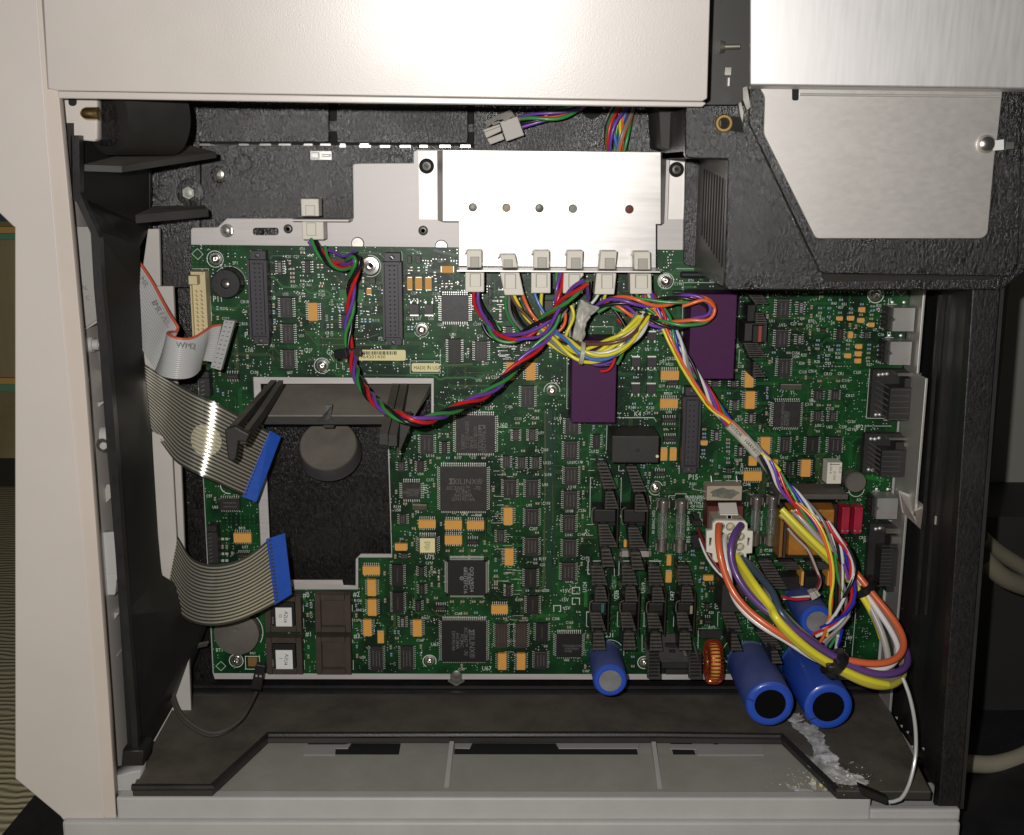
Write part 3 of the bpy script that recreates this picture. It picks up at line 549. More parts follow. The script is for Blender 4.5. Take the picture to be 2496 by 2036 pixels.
sl(9, 552, 1200, 690, 1200, 694, 1325, 556, 1325, closed=True, w=.4); sl(9, 265, 1295, 315, 1250, 362, 1295, 315, 1340, closed=True)
sl(9, 1005, 592, 1045, 592, 1095, 640); sl(9, 1230, 620, 1228, 594, 1535, 594, 1590, 640, 1588, 665); sl(9, 1118, 700, 1118, 765); sl(9, 1120, 830, 1122, 928, 1106, 928); sl(9, 1595, 700, 1595, 765); sl(9, 1597, 830, 1597, 928, 1582, 928)
sl(9, 765, 1025, 765, 1000, 1080, 1000, 1128, 1045, 1130, 1068); sl(9, 1238, 1028, 1238, 1000, 1550, 1000, 1600, 1045, 1600, 1068); sl(9, 1128, 1238, 1130, 1328, 1116, 1328); sl(9, 1605, 1238, 1605, 1328, 1590, 1328)
sl(10, 1890, 600, 1890, 568, 1820, 568, 1820, 630, 1890, 630, w=.5); sl(10, 1835, 672, 1820, 672, 1820, 732, 1850, 732, w=.5); sl(10, 1850, 672, 1890, 672, 1890, 732, w=.5); sl(10, 1640, 800, 1638, 745, 1706, 745, 1706, 802, 1690, 802, w=.5); sl(10, 2080, 310, 1975, 310, 1972, 435, 1990, 440); sl(10, 1988, 805, 1958, 805, 1958, 948, 1970, 948)
sl(11, 265, 190, 135, 190, 132, 318, 150, 320); sl(11, 550, 190, 438, 190, 432, 318, 448, 318); sl(11, 690, 188, 845, 190); sl(11, 1135, 195, 990, 195, 988, 322, 1008, 322); sl(11, 140, 690, 120, 690, 118, 828, 132, 828); sl(11, 435, 690, 420, 690, 418, 828, 432, 828); sl(11, 700, 690, 680, 690, 678, 828, 692, 828); sl(11, 985, 692, 970, 692, 965, 828, 980, 828)
sl(11, 388, 150, 390, 335); sl(11, 660, 910, 660, 1072); sl(11, 740, 1015, 742, 1072, 725, 1072); sl(11, 1210, 850, 1420, 852); sl(11, 1208, 870, 1205, 1040); sl(11, 1445, 405, 1425, 405, 1420, 610); sl(11, 1420, 690, 1398, 690, 1396, 825); sl(11, 1712, 130, 1712, 240, 1780, 240); sl(11, 1690, 735, 1690, 842, 1760, 842)
sl(12, 1145, 330, 1105, 810); sl(12, 1000, 650, 1042, 650, 1042, 705, 1000, 705)
sring(1, 258, 167, 72, 79); sring(1, 1300, 1207, 70, 77, 20, 330); sring(2, 143, 858, 66, 72, 15, 165); sring(2, 143, 858, 66, 72, 195, 345); sring(2, 1413, 1450, 72, 79, -10, 190); sring(3, 395, 380, 70, 77); sring(4, 938, 155, 72, 80); sring(7, 905, 760, 66, 72, 20, 100); sring(7, 905, 760, 66, 72, 200, 300)
sring(9, 463, 1243, 66, 73); sring(10, 428, 1288, 62, 70, -30, 240); sring(11, 682, 1180, 62, 70, 80, 280); sring(1, 1768, 235, 96, 103, 250, 460); sring(5, 390, 640, 76, 84, 170, 280); sring(11, 345, 1090, 140, 145, -10, 100); sring(8, 1150, 450, 72, 78, 180, 370); sring(9, 500, 960, 225, 232, -30, 60); sring(1, 400, 390, 146, 150, 0, 150)
sring(12, 970, 800, 78, 84, 0, 110); sring(11, 1590, 1080, 145, 150, 120, 250)
# ---- plated holes, solder dots and tracks
rr = random.Random(11)
def clear(p, m_=.2):
    for (a, b, c, d) in USED:
        if a - m_ < p.x < b + m_ and c - m_ < p.z < d + m_: return False
    return True
via = MB(); sol = MB(); tr = MB(); tr2 = MB(); trd = MB(); pads = MB()
def disc(mb, p, r, n=6, h=.08):
    b0 = len(mb.v)
    mb.v += [Vector((p.x + r * math.cos(6.283 * i / n), -h, p.z + r * math.sin(6.283 * i / n))) for i in range(n)]; mb.f.append(tuple(range(b0, b0 + n)))
def dome(mb, p, r):
    b0 = len(mb.v); n = 6
    for k, (q, h) in enumerate(((1, .04), (.6, .22 * r / .3))):
        mb.v += [Vector((p.x + r * q * math.cos(6.283 * i / n), -h, p.z + r * q * math.sin(6.283 * i / n))) for i in range(n)]
    for i in range(n): mb.f.append((b0 + i, b0 + (i + 1) % n, b0 + n + (i + 1) % n, b0 + n + i))
    mb.f.append(tuple(b0 + n + i for i in range(n)))
for k in range(6000):
    x = rr.uniform(470, 2190); y = rr.uniform(600, 1638)
    if not onboard(x, y): continue
    p = P(x, y)
    if not clear(p, .1): continue
    busy = .35 + .65 * (1 if (1180 < x < 1330 or 1750 < x < 2080) else .55)
    if rr.random() > busy: continue
    if rr.random() < .62: dome(sol, p, rr.uniform(.22, .42))
    else: disc(via, p, rr.uniform(.25, .42))
for (t, xa, ya, xb, yb, n) in ((4, 480, 125, 750, 125, 8), (4, 368, 853, 690, 853, 12), (3, 1870, 1215, 2090, 1215, 7), (6, 190, 688, 315, 688, 0), (7, 1100, 700, 1200, 700, 0), (8, 1162, 1000, 1155, 1100, 4), (8, 1062, 592, 1190, 592, 4), (3, 40, 1035, 300, 1035, 6), (3, 60, 1245, 300, 1250, 8), (3, 60, 1505, 300, 1505, 8), (2, 0, 590, 1, 590, 0), (2, 32, 590, 108, 590, 2), (2, 172, 590, 250, 590, 2), (2, 32, 565, 108, 565, 2), (2, 172, 565, 250, 565, 2), (6, 150, 1182, 190, 1182, 2), (7, 355, 155, 375, 155, 2)):
    for i in range(n): dome(sol, TP(t, xa + (xb - xa) * i / max(1, n - 1), ya + (yb - ya) * i / max(1, n - 1)), .42)
TRN = [0]
def track(mb, pts, w_, h=.03):
    for a, b in zip(pts, pts[1:]):
        TRN[0] += 1; d = (b - a); h += .000001 * (TRN[0] % 400)
        if d.length < 1e-4: continue
        d = Vector((-d.z, 0, d.x)).normalized() * w_ / 2; o = Vector((0, -h, 0)); mb.quad(a - d + o, a + d + o, b + d + o, b - d + o)
for k in range(1500):
    x = rr.uniform(480, 2170); y = rr.uniform(605, 1630)
    if not onboard(x, y): continue
    p = P(x, y); hz = rr.random() < (.75 if y < 1020 else .45); L1 = rr.uniform(3, 26); L2 = rr.uniform(1, 5); s1 = rr.choice((-1, 1)); s2 = rr.choice((-1, 1))
    n = rr.choice((1, 1, 1, 2, 3, 4)); col = rr.random(); mb = tr if col < .5 else (tr2 if col < .8 else trd); wd = rr.choice((.2, .22, .28))
    for j in range(n):
        o = Vector((0, 0, j * .65)) if hz else Vector((j * .65, 0, 0))
        a = p + o; b = a + (Vector((s1 * L1, 0, 0)) if hz else Vector((0, 0, s1 * L1))); c = b + Vector((s2 * L2 if not hz else s1 * L2, 0, s1 * L2 if not hz else s2 * L2))
        ok = True
        for q in (b, c):
            if q.x < -180 or q.x > 225 or (q.x < -40 and q.x > -157 and q.z < -122 and q.z > -262) or q.z < -296 or q.z > -55: ok = False
        if ok: track(mb, [a, b, c], wd, .015 + .00002 * k)
# broad tracks and bare copper areas the photograph shows
for qi, (t, w_, xy) in enumerate(((1, 1.2, (780, 185, 815, 135, 1180, 135, 1230, 180)), (1, 2.2, (790, 340, 830, 345, 920, 440, 1120, 445, 1180, 500, 1250, 495, 1350, 480, 1440, 570, 1500, 572)), (1, 1.0, (1480, 100, 1860, 110, 1910, 160)), (1, 1.0, (1380, 1240, 1440, 1295, 2128, 1300)), (1, 1.0, (1880, 200, 1885, 390, 1850, 400)),
                    (2, 2.6, (0, 1300, 255, 1302, 325, 1345, 370, 1325, 620, 1322, 690, 1340, 760, 1290)), (2, 1.8, (300, 1575, 370, 1600, 450, 1540, 545, 1528)), (2, 1.6, (0, 72, 60, 72, 110, 110)), (2, 1.6, (1440, 1010, 1470, 1080, 1468, 1160)), (3, 2, (60, 1078, 140, 1078)), (3, 3, (500, 270, 780, 270)), (3, 2.5, (560, 440, 700, 440)), (3, 1.6, (300, 1445, 540, 1445, 580, 1405)),
                    (7, 2.0, (380, 250, 400, 360, 330, 400)), (7, 2, (430, 420, 330, 430)), (7, 9, (505, 660, 505, 800)), (7, 6, (530, 1120, 530, 1300)), (8, 6, (1240, 330, 1420, 360)), (8, 5, (110, 1100, 200, 1100)), (10, 5, (1950, 600, 1950, 760)), (11, 6, (385, 330, 385, 470)), (11, 5, (400, 480, 400, 560)), (11, 4, (1240, 840, 1400, 845)), (3, 1.5, (1340, 680, 1400, 630)))):
    track(tr, pxs(t, 0, *xy), w_ * .45, .047 + .0004 * qi)
for (t, w_, xy) in ((6, 3.4, (1590, 0, 1600, 560, 1585, 1000, 1590, 1736)), (6, 1.0, (1650, 0, 1640, 1660, 1720, 1665)), (10, 2.2, (1585, 0, 1590, 560, 1700, 680)), (10, 1.6, (1700, 700, 1950, 940)), (2, 1.4, (260, 80, 480, 130)), (1, 1.5, (1300, 530, 1300, 860, 1340, 870)), (1, 1.6, (810, 400, 815, 500)), (1, 1.4, (820, 510, 1180, 520))):  # the short slanted one near the top edge stands in for the plate's shadow
    track(trd, pxs(t, 0, *xy), w_ * 1.2, .055 + .004 * (t == 10) + .002 * (xy[0] > 1600))
for (t, w_, xy) in ((6, 1.2, (1555, 0, 1555, 1000, 1535, 1736)), (6, .5, (1625, 500, 1630, 1100)), (2, 1.2, (640, 1190, 300, 1210)), (1, .6, (1200, 800, 1300, 940, 1700, 945, 1850, 900)), (1, .6, (1130, 860, 1250, 1000, 1800, 1005)), (10, .8, (1540, 0, 1560, 560))):
    track(tr2, pxs(t, 0, *xy), w_, .045)
for q in ((1, 1470, 465, 1710, 590),):
    X0, X1, Z0, Z1 = rect(*q); tr.quad(Vector((X0, -.05, Z0)), Vector((X1, -.05, Z0)), Vector((X1, -.05, Z1)), Vector((X0, -.05, Z1)))
for (t, xs, ys, xe, ye, nx, ny) in ((1, 40, 40, 470, 240, 11, 6), (5, 370, 920, 640, 1060, 7, 5), (9, 50 + 200, 1190, 690, 1350, 0, 0), (1, 1150, 1283, 1370, 1283, 6, 1), (9, 740, 1000, 740, 1340, 0, 0), (9, 1130, 640, 1210, 940, 3, 0), (10, 1650, 560, 2000, 560, 0, 0)):
    for i in range(nx):
        for j in range(ny):
            p = TP(t, xs + (xe - xs) * i / max(1, nx - 1), ys + (ye - ys) * j / max(1, ny - 1))
            if clear(p, .3): disc(tr, p, .42, 6, .06)
for i in range(2600):
    x = rr.uniform(480, 2180); y = rr.uniform(606, 1636)
    if not onboard(x, y): continue
    p = P(x, y)
    if not clear(p, .5): continue
    hz = rr.random() < .5; g = rr.uniform(.7, 1.1); q_ = .28
    for s_ in (-1, 1):
        c_ = p + (Vector((g * s_, 0, 0)) if hz else Vector((0, 0, g * s_))); h_ = .095 + .00001 * i
        pads.quad(*[c_ + Vector((a_ * q_, -h_, b_ * q_)) for a_, b_ in ((-1, -1), (1, -1), (1, 1), (-1, 1))])
    if i % 2: trd.quad(*[p + Vector((a_ * (.5 if hz else .34), -h_ - .2, b_ * (.34 if hz else .5))) for a_, b_ in ((-1, -1), (1, -1), (1, 1), (-1, 1))])
# bare metal strips put in to show the flash glints beside the processor
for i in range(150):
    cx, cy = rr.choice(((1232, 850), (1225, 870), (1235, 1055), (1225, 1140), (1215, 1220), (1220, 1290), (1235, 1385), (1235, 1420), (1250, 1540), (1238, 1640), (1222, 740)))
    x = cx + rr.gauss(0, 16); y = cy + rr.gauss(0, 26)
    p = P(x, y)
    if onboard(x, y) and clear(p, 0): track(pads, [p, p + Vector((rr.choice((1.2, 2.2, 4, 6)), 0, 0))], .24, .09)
for (t, xx, yy) in [(5, a, b) for a in (332, 372) for b in (1160, 1305, 1370)]:
    X0, X1, Z0, Z1 = rect(t, xx - 14, yy - 12, xx + 14, yy + 12); pads.quad(Vector((X0, -.09, Z0)), Vector((X1, -.09, Z0)), Vector((X1, -.09, Z1)), Vector((X0, -.09, Z1)))
for mb, nm, m in ((silk, 'white_lettering', SILK), (via, 'plated_hole', TRACE), (sol, 'solder_dot', TIN), (tr, 'track', TRACE), (tr2, 'brown_track', TRACE2), (trd, 'dark_track', TRACED), (pads, 'bare_strip', TIN)):
    o = part(mb, nm, m); o['kind'] = 'stuff'
# ================================================================ larger parts soldered to the board
def tbox(mb, t, x0, y0, x1, y1, h0, h1, ins=0.):
    X0, X1, Z0, Z1 = rect(t, x0, y0, x1, y1, h1); mb.box(X0, X1, h0, h1, Z0, Z1, ins); return X0, X1, Z0, Z1
# square chips with readable print
def bigchip(t, x0, y0, x1, y1, texts, mode='A', m='c', hh=3.6, logo=None, nlead=None):
    X0, X1, Z0, Z1 = rect(t, x0, y0, x1, y1, hh); USED.append((X0, X1, Z0, Z1))
    b = MB(); b.box(X0, X1, .4, hh * .5, Z0, Z1, -.05); b.box(X0 - .05, X1 + .05, hh * .5, hh, Z0 - .05, Z1 + .05, .35)
    ob = part(b, 'processor_chip', CHM[m]); l = MB(); leads(l, X0, X1, Z0, Z1, mode, h=hh * .5, reach=1.9, wd=.5); l.obj('lead_row', TIN, ob)
    k = MB()
    for (s, x, y, sz, rot, xs) in texts: addtext(k, s, TP(t, x, y, hh + .03), sz / 4 / 3.88 * 1.4, rot, xs)
    if logo: logo(k, hh + .03)
    k.obj('print', MATS['grey_print2'], ob); return ob
mat('grey_print2', (.145, .14, .135), .8); mat('pale_print2', (.30, .295, .29), .8)
def sigma(t, x, y, s, rot):
    def f(k, H):
        c = TP(t, x, y, H); a = -math.radians(rot); ux = Vector((math.cos(a), 0, math.sin(a))); uz = Vector((-math.sin(a), 0, math.cos(a)))
        q = s / 4 / 3.88
        pts = [(-.5, .5), (.2, .5), (.2, .28), (-.08, .28), (.15, 0), (-.08, -.28), (.2, -.28), (.2, -.5), (-.5, -.5), (-.14, 0)]
        tr_ = [(0, 1, 2, 3), (0, 3, 4, 9), (9, 4, 5, 8), (8, 5, 6, 7)]
        n = len(k.v); k.v += [c + ux * (a_ * q) + uz * (b_ * q) for a_, b_ in pts]; k.f += [tuple(n + i for i in z) for z in tr_]
        for (dx, dy) in ((.42, .42), (.42, -.42)):
            n = len(k.v); k.v += [c + ux * ((dx + a_) * q) + uz * ((dy + b_) * q) for a_, b_ in ((-.2, -.06), (.12, -.06), (.2, .1), (-.1, .1))]; k.f.append((n, n + 1, n + 2, n + 3))
    return f
bigchip(6, 530, 555, 985, 990, [('XILINX®', 797, 700, 58, 0, .92), ('XC3042™  -70', 757, 762, 40, 0, .95), ('PC84C', 757, 798, 36, 0, 1), ('A41284A', 757, 834, 36, 0, .95), ('DM19514A', 757, 872, 36, 0, .95)], logo=sigma(6, 643, 695, 58, 0))
def tri(t, x, y, s):
    def f(k, H):
        c = TP(t, x, y, H); q = s / 4 / 3.88
        for (a_, b_, c_, d_) in ((-.5, -.5, -.3, .5), (.3, -.5, .5, .5), (-.3, .36, .3, .5), (-.3, -.5, .3, -.36)):
            k.quad(c + Vector((a_ * q, 0, b_ * q)), c + Vector((c_ * q, 0, b_ * q)), c + Vector((c_ * q, 0, d_ * q)), c + Vector((a_ * q, 0, d_ * q)))
        for (p, q1, r) in (((-.3, .36), (-.3, -.36), (0, -.36)), ((.3, .36), (0, -.36), (.3, -.36))): k.poly([c + Vector((u[0] * q, 0, u[1] * q)) for u in (p, q1, r)])
    return f
ob = bigchip(6, 685, 55, 1065, 425, [('ANALOG', 955, 295, 42, 90, 1), ('DEVICES', 920, 295, 42, 90, .95), ('ADSP-2105', 872, 265, 34, 90, 1), ('KP-40', 834, 315, 34, 90, 1), ('EDSP2107-2.2', 793, 240, 34, 90, .95), ('A22892', 752, 310, 34, 90, 1)], logo=tri(6, 938, 178, 66))
bigchip(10, 545, 900, 980, 1300, [('XILINX®', 840, 1130, 56, 90, .92), ('XC3042™  -70', 780, 1095, 38, 90, .9), ('PC84C', 742, 1090, 34, 90, 1), ('A41284A', 700, 1090, 34, 90, .95), ('DM19514A', 660, 1090, 34, 90, .95)], m='d', logo=sigma(10, 838, 1000, 56, 90))
bigchip(2, 335, 520, 600, 780, [], hh=2.6)
bigchip(6, 160, 710, 340, 875, [('JM9504C', 262, 775, 26, 180, 1), ('80C188EB', 245, 802, 26, 180, 1), ('20-BAT', 262, 828, 26, 180, 1)], hh=2.8)
bigchip(10, 1665, 1030, 1915, 1255, [('TMS34061FNL', 1825, 1140, 24, 0, 1), ('E18TM6H', 1815, 1168, 24, 0, 1), ('N1RB', 1780, 1192, 22, 0, 1)], m='d')
bigchip(3, 1450, 1565, 1712, 1812, [('SCN2681AC1A44', 1532, 1690, 26, 90, 1), ('D4R5064', 1558, 1720, 26, 90, 1), ('DSC8740', 1584, 1725, 26, 90, 1)], hh=3.4)
# the gull-wing processor with bumpers
X0, X1, Z0, Z1 = rect(6, 605, 1470, 975, 1812, 3.4); USED.append((X0 - 2, X1 + 2, Z0 - 2, Z1 + 4))
b = MB(); b.box(X0, X1, .5, 1.8, Z0, Z1, -.1); b.box(X0 - .1, X1 + .1, 1.8, 3.4, Z0 - .1, Z1 + .1, .4)
for sx in (0, 1):
    for sz in (0, 1):
        cx = X1 if sx else X0; cz = Z1 if sz else Z0; ox = 1.6 if sx else -1.6; oz = 1.6 if sz else -1.6
        b.box(min(cx, cx + ox), max(cx, cx + ox), .8, 3.0, min(cz, cz + oz), max(cz, cz + oz), .1)
ob = part(b, 'processor_chip', CHIPD); l = MB(); leads(l, X0, X1, Z0 + 1, Z1 - 1, 'L', h=1.9, reach=2.1, pitch=.64, wd=.3); leads(l, X0 + 1, X1 - 1, Z0, Z1, 'T', h=1.9, reach=2.1, pitch=.64, wd=.3); l.obj('lead_row', TIN, ob)
k = MB(); [addtext(k, s, TP(6, x, y, 3.43), sz / 4 / 3.88 * 1.4, 90, 1) for s, x, y, sz in (('68331EFC16', 778, 1660, 38), ('2E82M', 808, 1640, 34), ('QQUV9524', 838, 1650, 38))]
c = TP(6, 742, 1640, 3.43); k.mb = None
for i in range(14):
    a0 = 6.283 * i / 14; a1 = 6.283 * (i + 1) / 14; k.quad(*[c + Vector((r * math.cos(a), 0, r * math.sin(a))) for r, a in ((.9, a0), (1.3, a0), (1.3, a1), (.9, a1))])
addtext(k, 'M', c, 1.7); k.obj('print', MATS['pale_print2'], ob)
# socketed memory with yellow label
b = MB(); X0, X1, Z0, Z1 = tbox(b, 6, 318, 1240, 496, 1398, .2, 4.2, .2); ob = part(b, 'chip_socket', CHIPD); l = MB(); leads(l, X0, X1, Z0, Z1, 'A', h=2, reach=1.8); l.obj('lead_row', TIN, ob)
b = MB(); tbox(b, 6, 333, 1250, 481, 1390, 4.2, 4.5, .05); lo = b.obj('paper_label', LABY, ob)
k = MB(); [addtext(k, s, TP(6, 406, y, 4.54), 1.75, 180, xs) for s, y, xs in (('A24A', 1290, 1), ('DEC', 1312, .9), ('12/95', 1335, 1), ('U75', 1356, .9))]; k.obj('print', MATS['black_ink'], ob)
# paper labels on the board
def label(t, x0, y0, x1, y1, m, txt, nm='paper_label'):
    X0, X1, Z0, Z1 = rect(t, x0, y0, x1, y1, .2); pts = rnd([Vector((X0, 0, Z0)), Vector((X1, 0, Z0)), Vector((X1, 0, Z1)), Vector((X0, 0, Z1))], 1.3)
    o = sheet(nm, [pts], .05, .22, m, board); k = MB()
    for s, x, y, sz, xs in txt: addtext(k, s, TP(t, x, y, .25), sz / 4 / 3.88 * 1.4, 0, xs)
    return o, k
o, k = label(2, 46, 1182, 320, 1266, LABY, [('MADE IN USA', 196, 1230, 34, .88)]); k.obj('print', MATS['black_ink'], o)
o, k = label(1, 1500, 1052, 2116, 1156, LABY, [('Y1364201430', 1765, 1122, 32, 1.2)])
x = 1560
while x < 2028:
    wd_ = rr.choice((4, 6, 10)); X0, X1, Z0, Z1 = rect(1, x, 1066, x + wd_, 1100, .25); k.quad(Vector((X0, -.26, Z0)), Vector((X1, -.26, Z0)), Vector((X1, -.26, Z1)), Vector((X0, -.26, Z1))); x += wd_ + rr.choice((4, 6, 8))
k.obj('print', MATS['black_ink'], o)
# two-row socket connectors
def dinconn(t, xc_top, xc_bot, y0, y1, nrow, yh0, yh1, half=95):
    H = 11; b = MB(); xm = (xc_top + xc_bot) / 2
    X0, X1, Z0, Z1 = rect(t, xm - half, y0 + 85, xm + half, y1 - 60, H); e0, e1, EZ0, EZ1 = rect(t, xm - half * .75, y0, xm + half * .85, y1, H)
    wall = 1.3
    b.box(X0, X1, 0, 8.6, Z0, Z1); b.box(X0, X0 + wall, 8.6, H, Z0, Z1, .1); b.box(X1 - wall, X1, 8.6, H, Z0, Z1, .1); b.box(X0 + wall, X1 - wall, 8.6, H, Z1 - wall, Z1, .1); b.box(X0 + wall, X1 - wall, 8.6, H, Z0, Z0 + wall, .1)
    b.box(e0, e1, 0, 8, Z1 + .01, EZ1, .2); b.box(e0, e1, 0, 8, EZ0, Z0 - .01, .2)
    cw = (X1 - X0) * .30; cx = (X0 + X1) / 2; b.box(cx - cw, cx + cw, 8.61, 10.4, Z0 + 2.2, Z1 - 2.2, .1)
    o = part(b, 'socket_connector', CONNB); k = MB(); s = MB()
    zt = TP(t, xm, yh0, 10.4).z; zb = TP(t, xm, yh1, 10.4).z
    for i in range(nrow):
        z = zt + (zb - zt) * i / (nrow - 1)
        for sx in (-1, 1): k.box(cx + sx * 1.35 - .42, cx + sx * 1.35 + .42, 10.38, 10.45, z - .42, z + .42)
    k.obj('socket_hole', VOID, o)
    for z in ((Z1 + EZ1) / 2, (Z0 + EZ0) / 2):
        s.lathe(Vector((cx, -8, z)), Vector((0, -1, 0)), [(1.5, 0), (1.5, .5), (1.2, .7)], 14)
    s.obj('screw', CONNB, o, smooth=True)
    s = MB()
    for z in ((Z1 + EZ1) / 2, (Z0 + EZ0) / 2): s.prism([Vector((cx - .9, -8.72, z + .6)), Vector((cx + .6, -8.72, z - .9)), Vector((cx + .9, -8.72, z - .6)), Vector((cx - .6, -8.72, z + .9))], Vector((0, -.05, 0)))
    s.obj('screw_slot', STEEL, o); USED.append((X0, X1, EZ0, EZ1))
dinconn(1, 662, 690, 92, 1003, 17, 215, 890); dinconn(1, 1972, 1998, 112, 1015, 17, 235, 905); dinconn(3, 650, 640, 1425, 2268, 14, 1545, 2200, 88)
# cream ribbon header with latch
b = MB(); X0, X1, Z0, Z1 = rect(1, 22, 290, 178, 925, 9); b.box(X0, X1, 0, 6.5, Z0, Z1, .1)
cx = (X0 + X1) / 2 - .5
for (a0, a1, z0, z1) in ((X1 - 1.6, X1, Z0, Z1), (X0, X0 + 1.0, Z0, Z1 - 8), (X0 + 1, X1 - 1.6, Z1 - 1.4, Z1)): b.box(a0, a1, 6.5, 9.5, z0, z1, .1)
o = part(b, 'ribbon_header', CREAM); k = MB(); q = MB()
zt = TP(1, 90, 478, 7).z; zb = TP(1, 90, 850, 7).z
for i in range(10):
    z = zt + (zb - zt) * i / 9
    for sx in (-1, 1): k.box(cx + sx * 1.5 - .75, cx + sx * 1.5 + .55, 6.5, 8.3, z - .7, z + .6, .2); q.box(cx + sx * 1.5 + .2, cx + sx * 1.5 + .75, 6.5, 6.62, z - 1.0, z - .4)
k.obj('contact_key', CREAM, o); q.obj('contact_slot', VOID, o)
b = MB(); tbox(b, 1, -4, 330, 84, 418, 8, 14, .2); b.obj('latch', CREAM, o)
b = MB(); tbox(b, 1, 110, 1175, 160, 1202, 2, 9, .1); b.obj('header_end', CREAM, o)
# right angle pin headers for the flat cables
for (t, x0, y0, x1, y1) in ((1, 100, 1330, 205, 1510), (5, 178, 1095, 285, 1400)):
    b = MB(); X0, X1, Z0, Z1 = tbox(b, t, x0, y0, x1, y1, 0, 9, .1); b.box(X0 + .5, X1 - .3, 0, 8, Z1 + .01, Z1 + 4, .3); o = part(b, 'flat_cable_header', BLKD)
    k = MB(); n = int((Z1 - Z0) / 2.54)
    for i in range(n):
        z = Z0 + (i + .5) * 2.54; k.prism([Vector((X0 + 1.2, -9.05, z - .3)), Vector((X0 + 3.4, -9.05, z + .5)), Vector((X0 + 3.4, -9.05, z + .9)), Vector((X0 + 1.2, -9.05, z + .1))], Vector((0, -.06, 0)))
    k.obj('contact', STEELD, o)
# buzzer
b = MB(); c = TP(1, 408, 388, 0); b.lathe(Vector((c.x, 0, c.z)), Vector((0, -1, 0)), [(9.0, 0), (9.0, 3), (8.75, 3.2), (8.75, 6.5), (8.9, 7), (8.6, 12), (8.1, 12.6), (3.0, 12.6), (2.8, 12.1), (2.6, 11.5)], 40); o = part(b, 'buzzer', BLK, smooth=True, auto=30)
k = MB(); c = TP(1, 372, 415, 12.0); k.lathe(c, Vector((0, -1, 0)), [(1.5, 0), (1.5, .4), (.9, .7)], 16); k.obj('sound_hole', STEELD, o, smooth=True)
# screws through the board
def pan(t, x, y, r=52, h0=.1, parent=None, m=None, nm='screw', hex_=False, rm=1.0):
    c = TP(t, x, y, h0 + 1.5); k = r / (TS[t][0] * 0 + 4) / 3.88; mb = MB(); m = m or STEEL
    if hex_: mb.lathe(Vector((c.x, -h0, c.z)), Vector((0, -1, 0)), [(k * 1.15, 0), (k * 1.15, .5)], 24); mb.lathe(Vector((c.x, -h0 - .5, c.z)), Vector((0, -1, 0)), [(k, 0), (k, 2.0), (k * .86, 2.5), (k * .55, 2.5), (k * .5, 2.1)], 6)
    else:
        mb.lathe(Vector((c.x, -h0, c.z)), Vector((0, -1, 0)), [(k * 1.02, 0), (k * 1.02, .45), (k * .85, .5)], 28)
        mb.lathe(Vector((c.x, -h0 - .5, c.z)), Vector((0, -1, 0)), [(k * .72, 0), (k * .70, .9), (k * .55, 1.6), (k * .30, 1.9), (k * .22, 1.5), (k * .05, 1.4)], 24)
    o = mb.obj(nm, m, parent if parent is not None else board, smooth=True, auto=30); return o
for t, x, y, r in ((1, 258, 167, 56), (1, 1300, 1207, 56), (2, 143, 858, 54), (2, 1413, 1450, 50), (3, 395, 380, 62), (4, 938, 155, 60), (7, 905, 760, 50), (9, 463, 1243, 58), (10, 428, 1288, 48), (11, 682, 1185, 46)): pan(t, x, y, r)
b = MB(); c = TP(1, 1768, 235, 3); b.lathe(Vector((c.x, 0, c.z)), Vector((0, -1, 0)), [(5.8, 0), (5.8, 2.0), (5.2, 2.5), (3.4, 2.6), (3.1, 3.4), (2.2, 3.5), (2.0, 1.4), (1.2, 1.2)], 32); o = part(b, 'standoff_washer', STEEL, smooth=True)
k = MB(); k.lathe(Vector((c.x, -1.2, c.z)), Vector((0, -1, 0)), [(1.3, 0), (1.2, .4)], 16); k.obj('threaded_core', VOID, o)
# relays
b = MB(); X0, X1, Z0, Z1 = tbox(b, 2, 1600, 955, 2046, 1768, 0, 24, .3); o = b.obj('relay', PURP, board, bevel=.5); o['label'] = 'purple relay under the yellow wire bundle'; USED.append((X0, X1, Z0, Z1))
b = MB(); X0, X1, Z0, Z1 = tbox(b, 3, 625, 505, 1080, 1342, 0, 24, .3); o = b.obj('relay', PURP, board, bevel=.5); o['label'] = 'purple relay under the orange wire loop'; USED.append((X0, X1, Z0, Z1))
b = MB(); X0, X1, Z0, Z1 = tbox(b, 7, 470, 247, 945, 522, 0, 27, .4); o = b.obj('relay', BLKD, board, bevel=.7); o['label'] = 'dusty black relay'; USED.append((X0, X1, Z0 - 3, Z1))
k = MB(); c = TP(7, 728, 390, 27.05); k.lathe(c, Vector((0, -1, 0)), [(1.3, 0), (1.2, .25), (.5, .3)], 18); k.obj('vent_plug', BLK, o, smooth=True); k = MB(); c = TP(7, 920, 450, 27.05); k.lathe(c, Vector((0, -1, 0)), [(1.0, 0), (.9, .3)], 14); k.obj('vent_nib', OFFW, o)
b = MB(); X0, X1, Z0, Z1 = tbox(b, 8, 862, 188, 1010, 402, 0, 10, .2); o = b.obj('signal_relay', OFFW, board, bevel=.3); k = MB()
for (s, x, y) in (('R1-8', 990, 262), ('A-5W-K', 900, 250), ('Z-12W', 935, 320)): addtext(k, s, TP(8, x, y, 10.05), 2.0, 90)
a = rect(8, 892, 206, 990, 212, 10.05); k.box(a[0], a[1], 10.0, 10.06, a[2], a[3]); k.obj('print', MATS['black_ink'], o)
for y in (205, 232, 262, 300, 338): dome(MB(), TP(8, 822, y), .4)
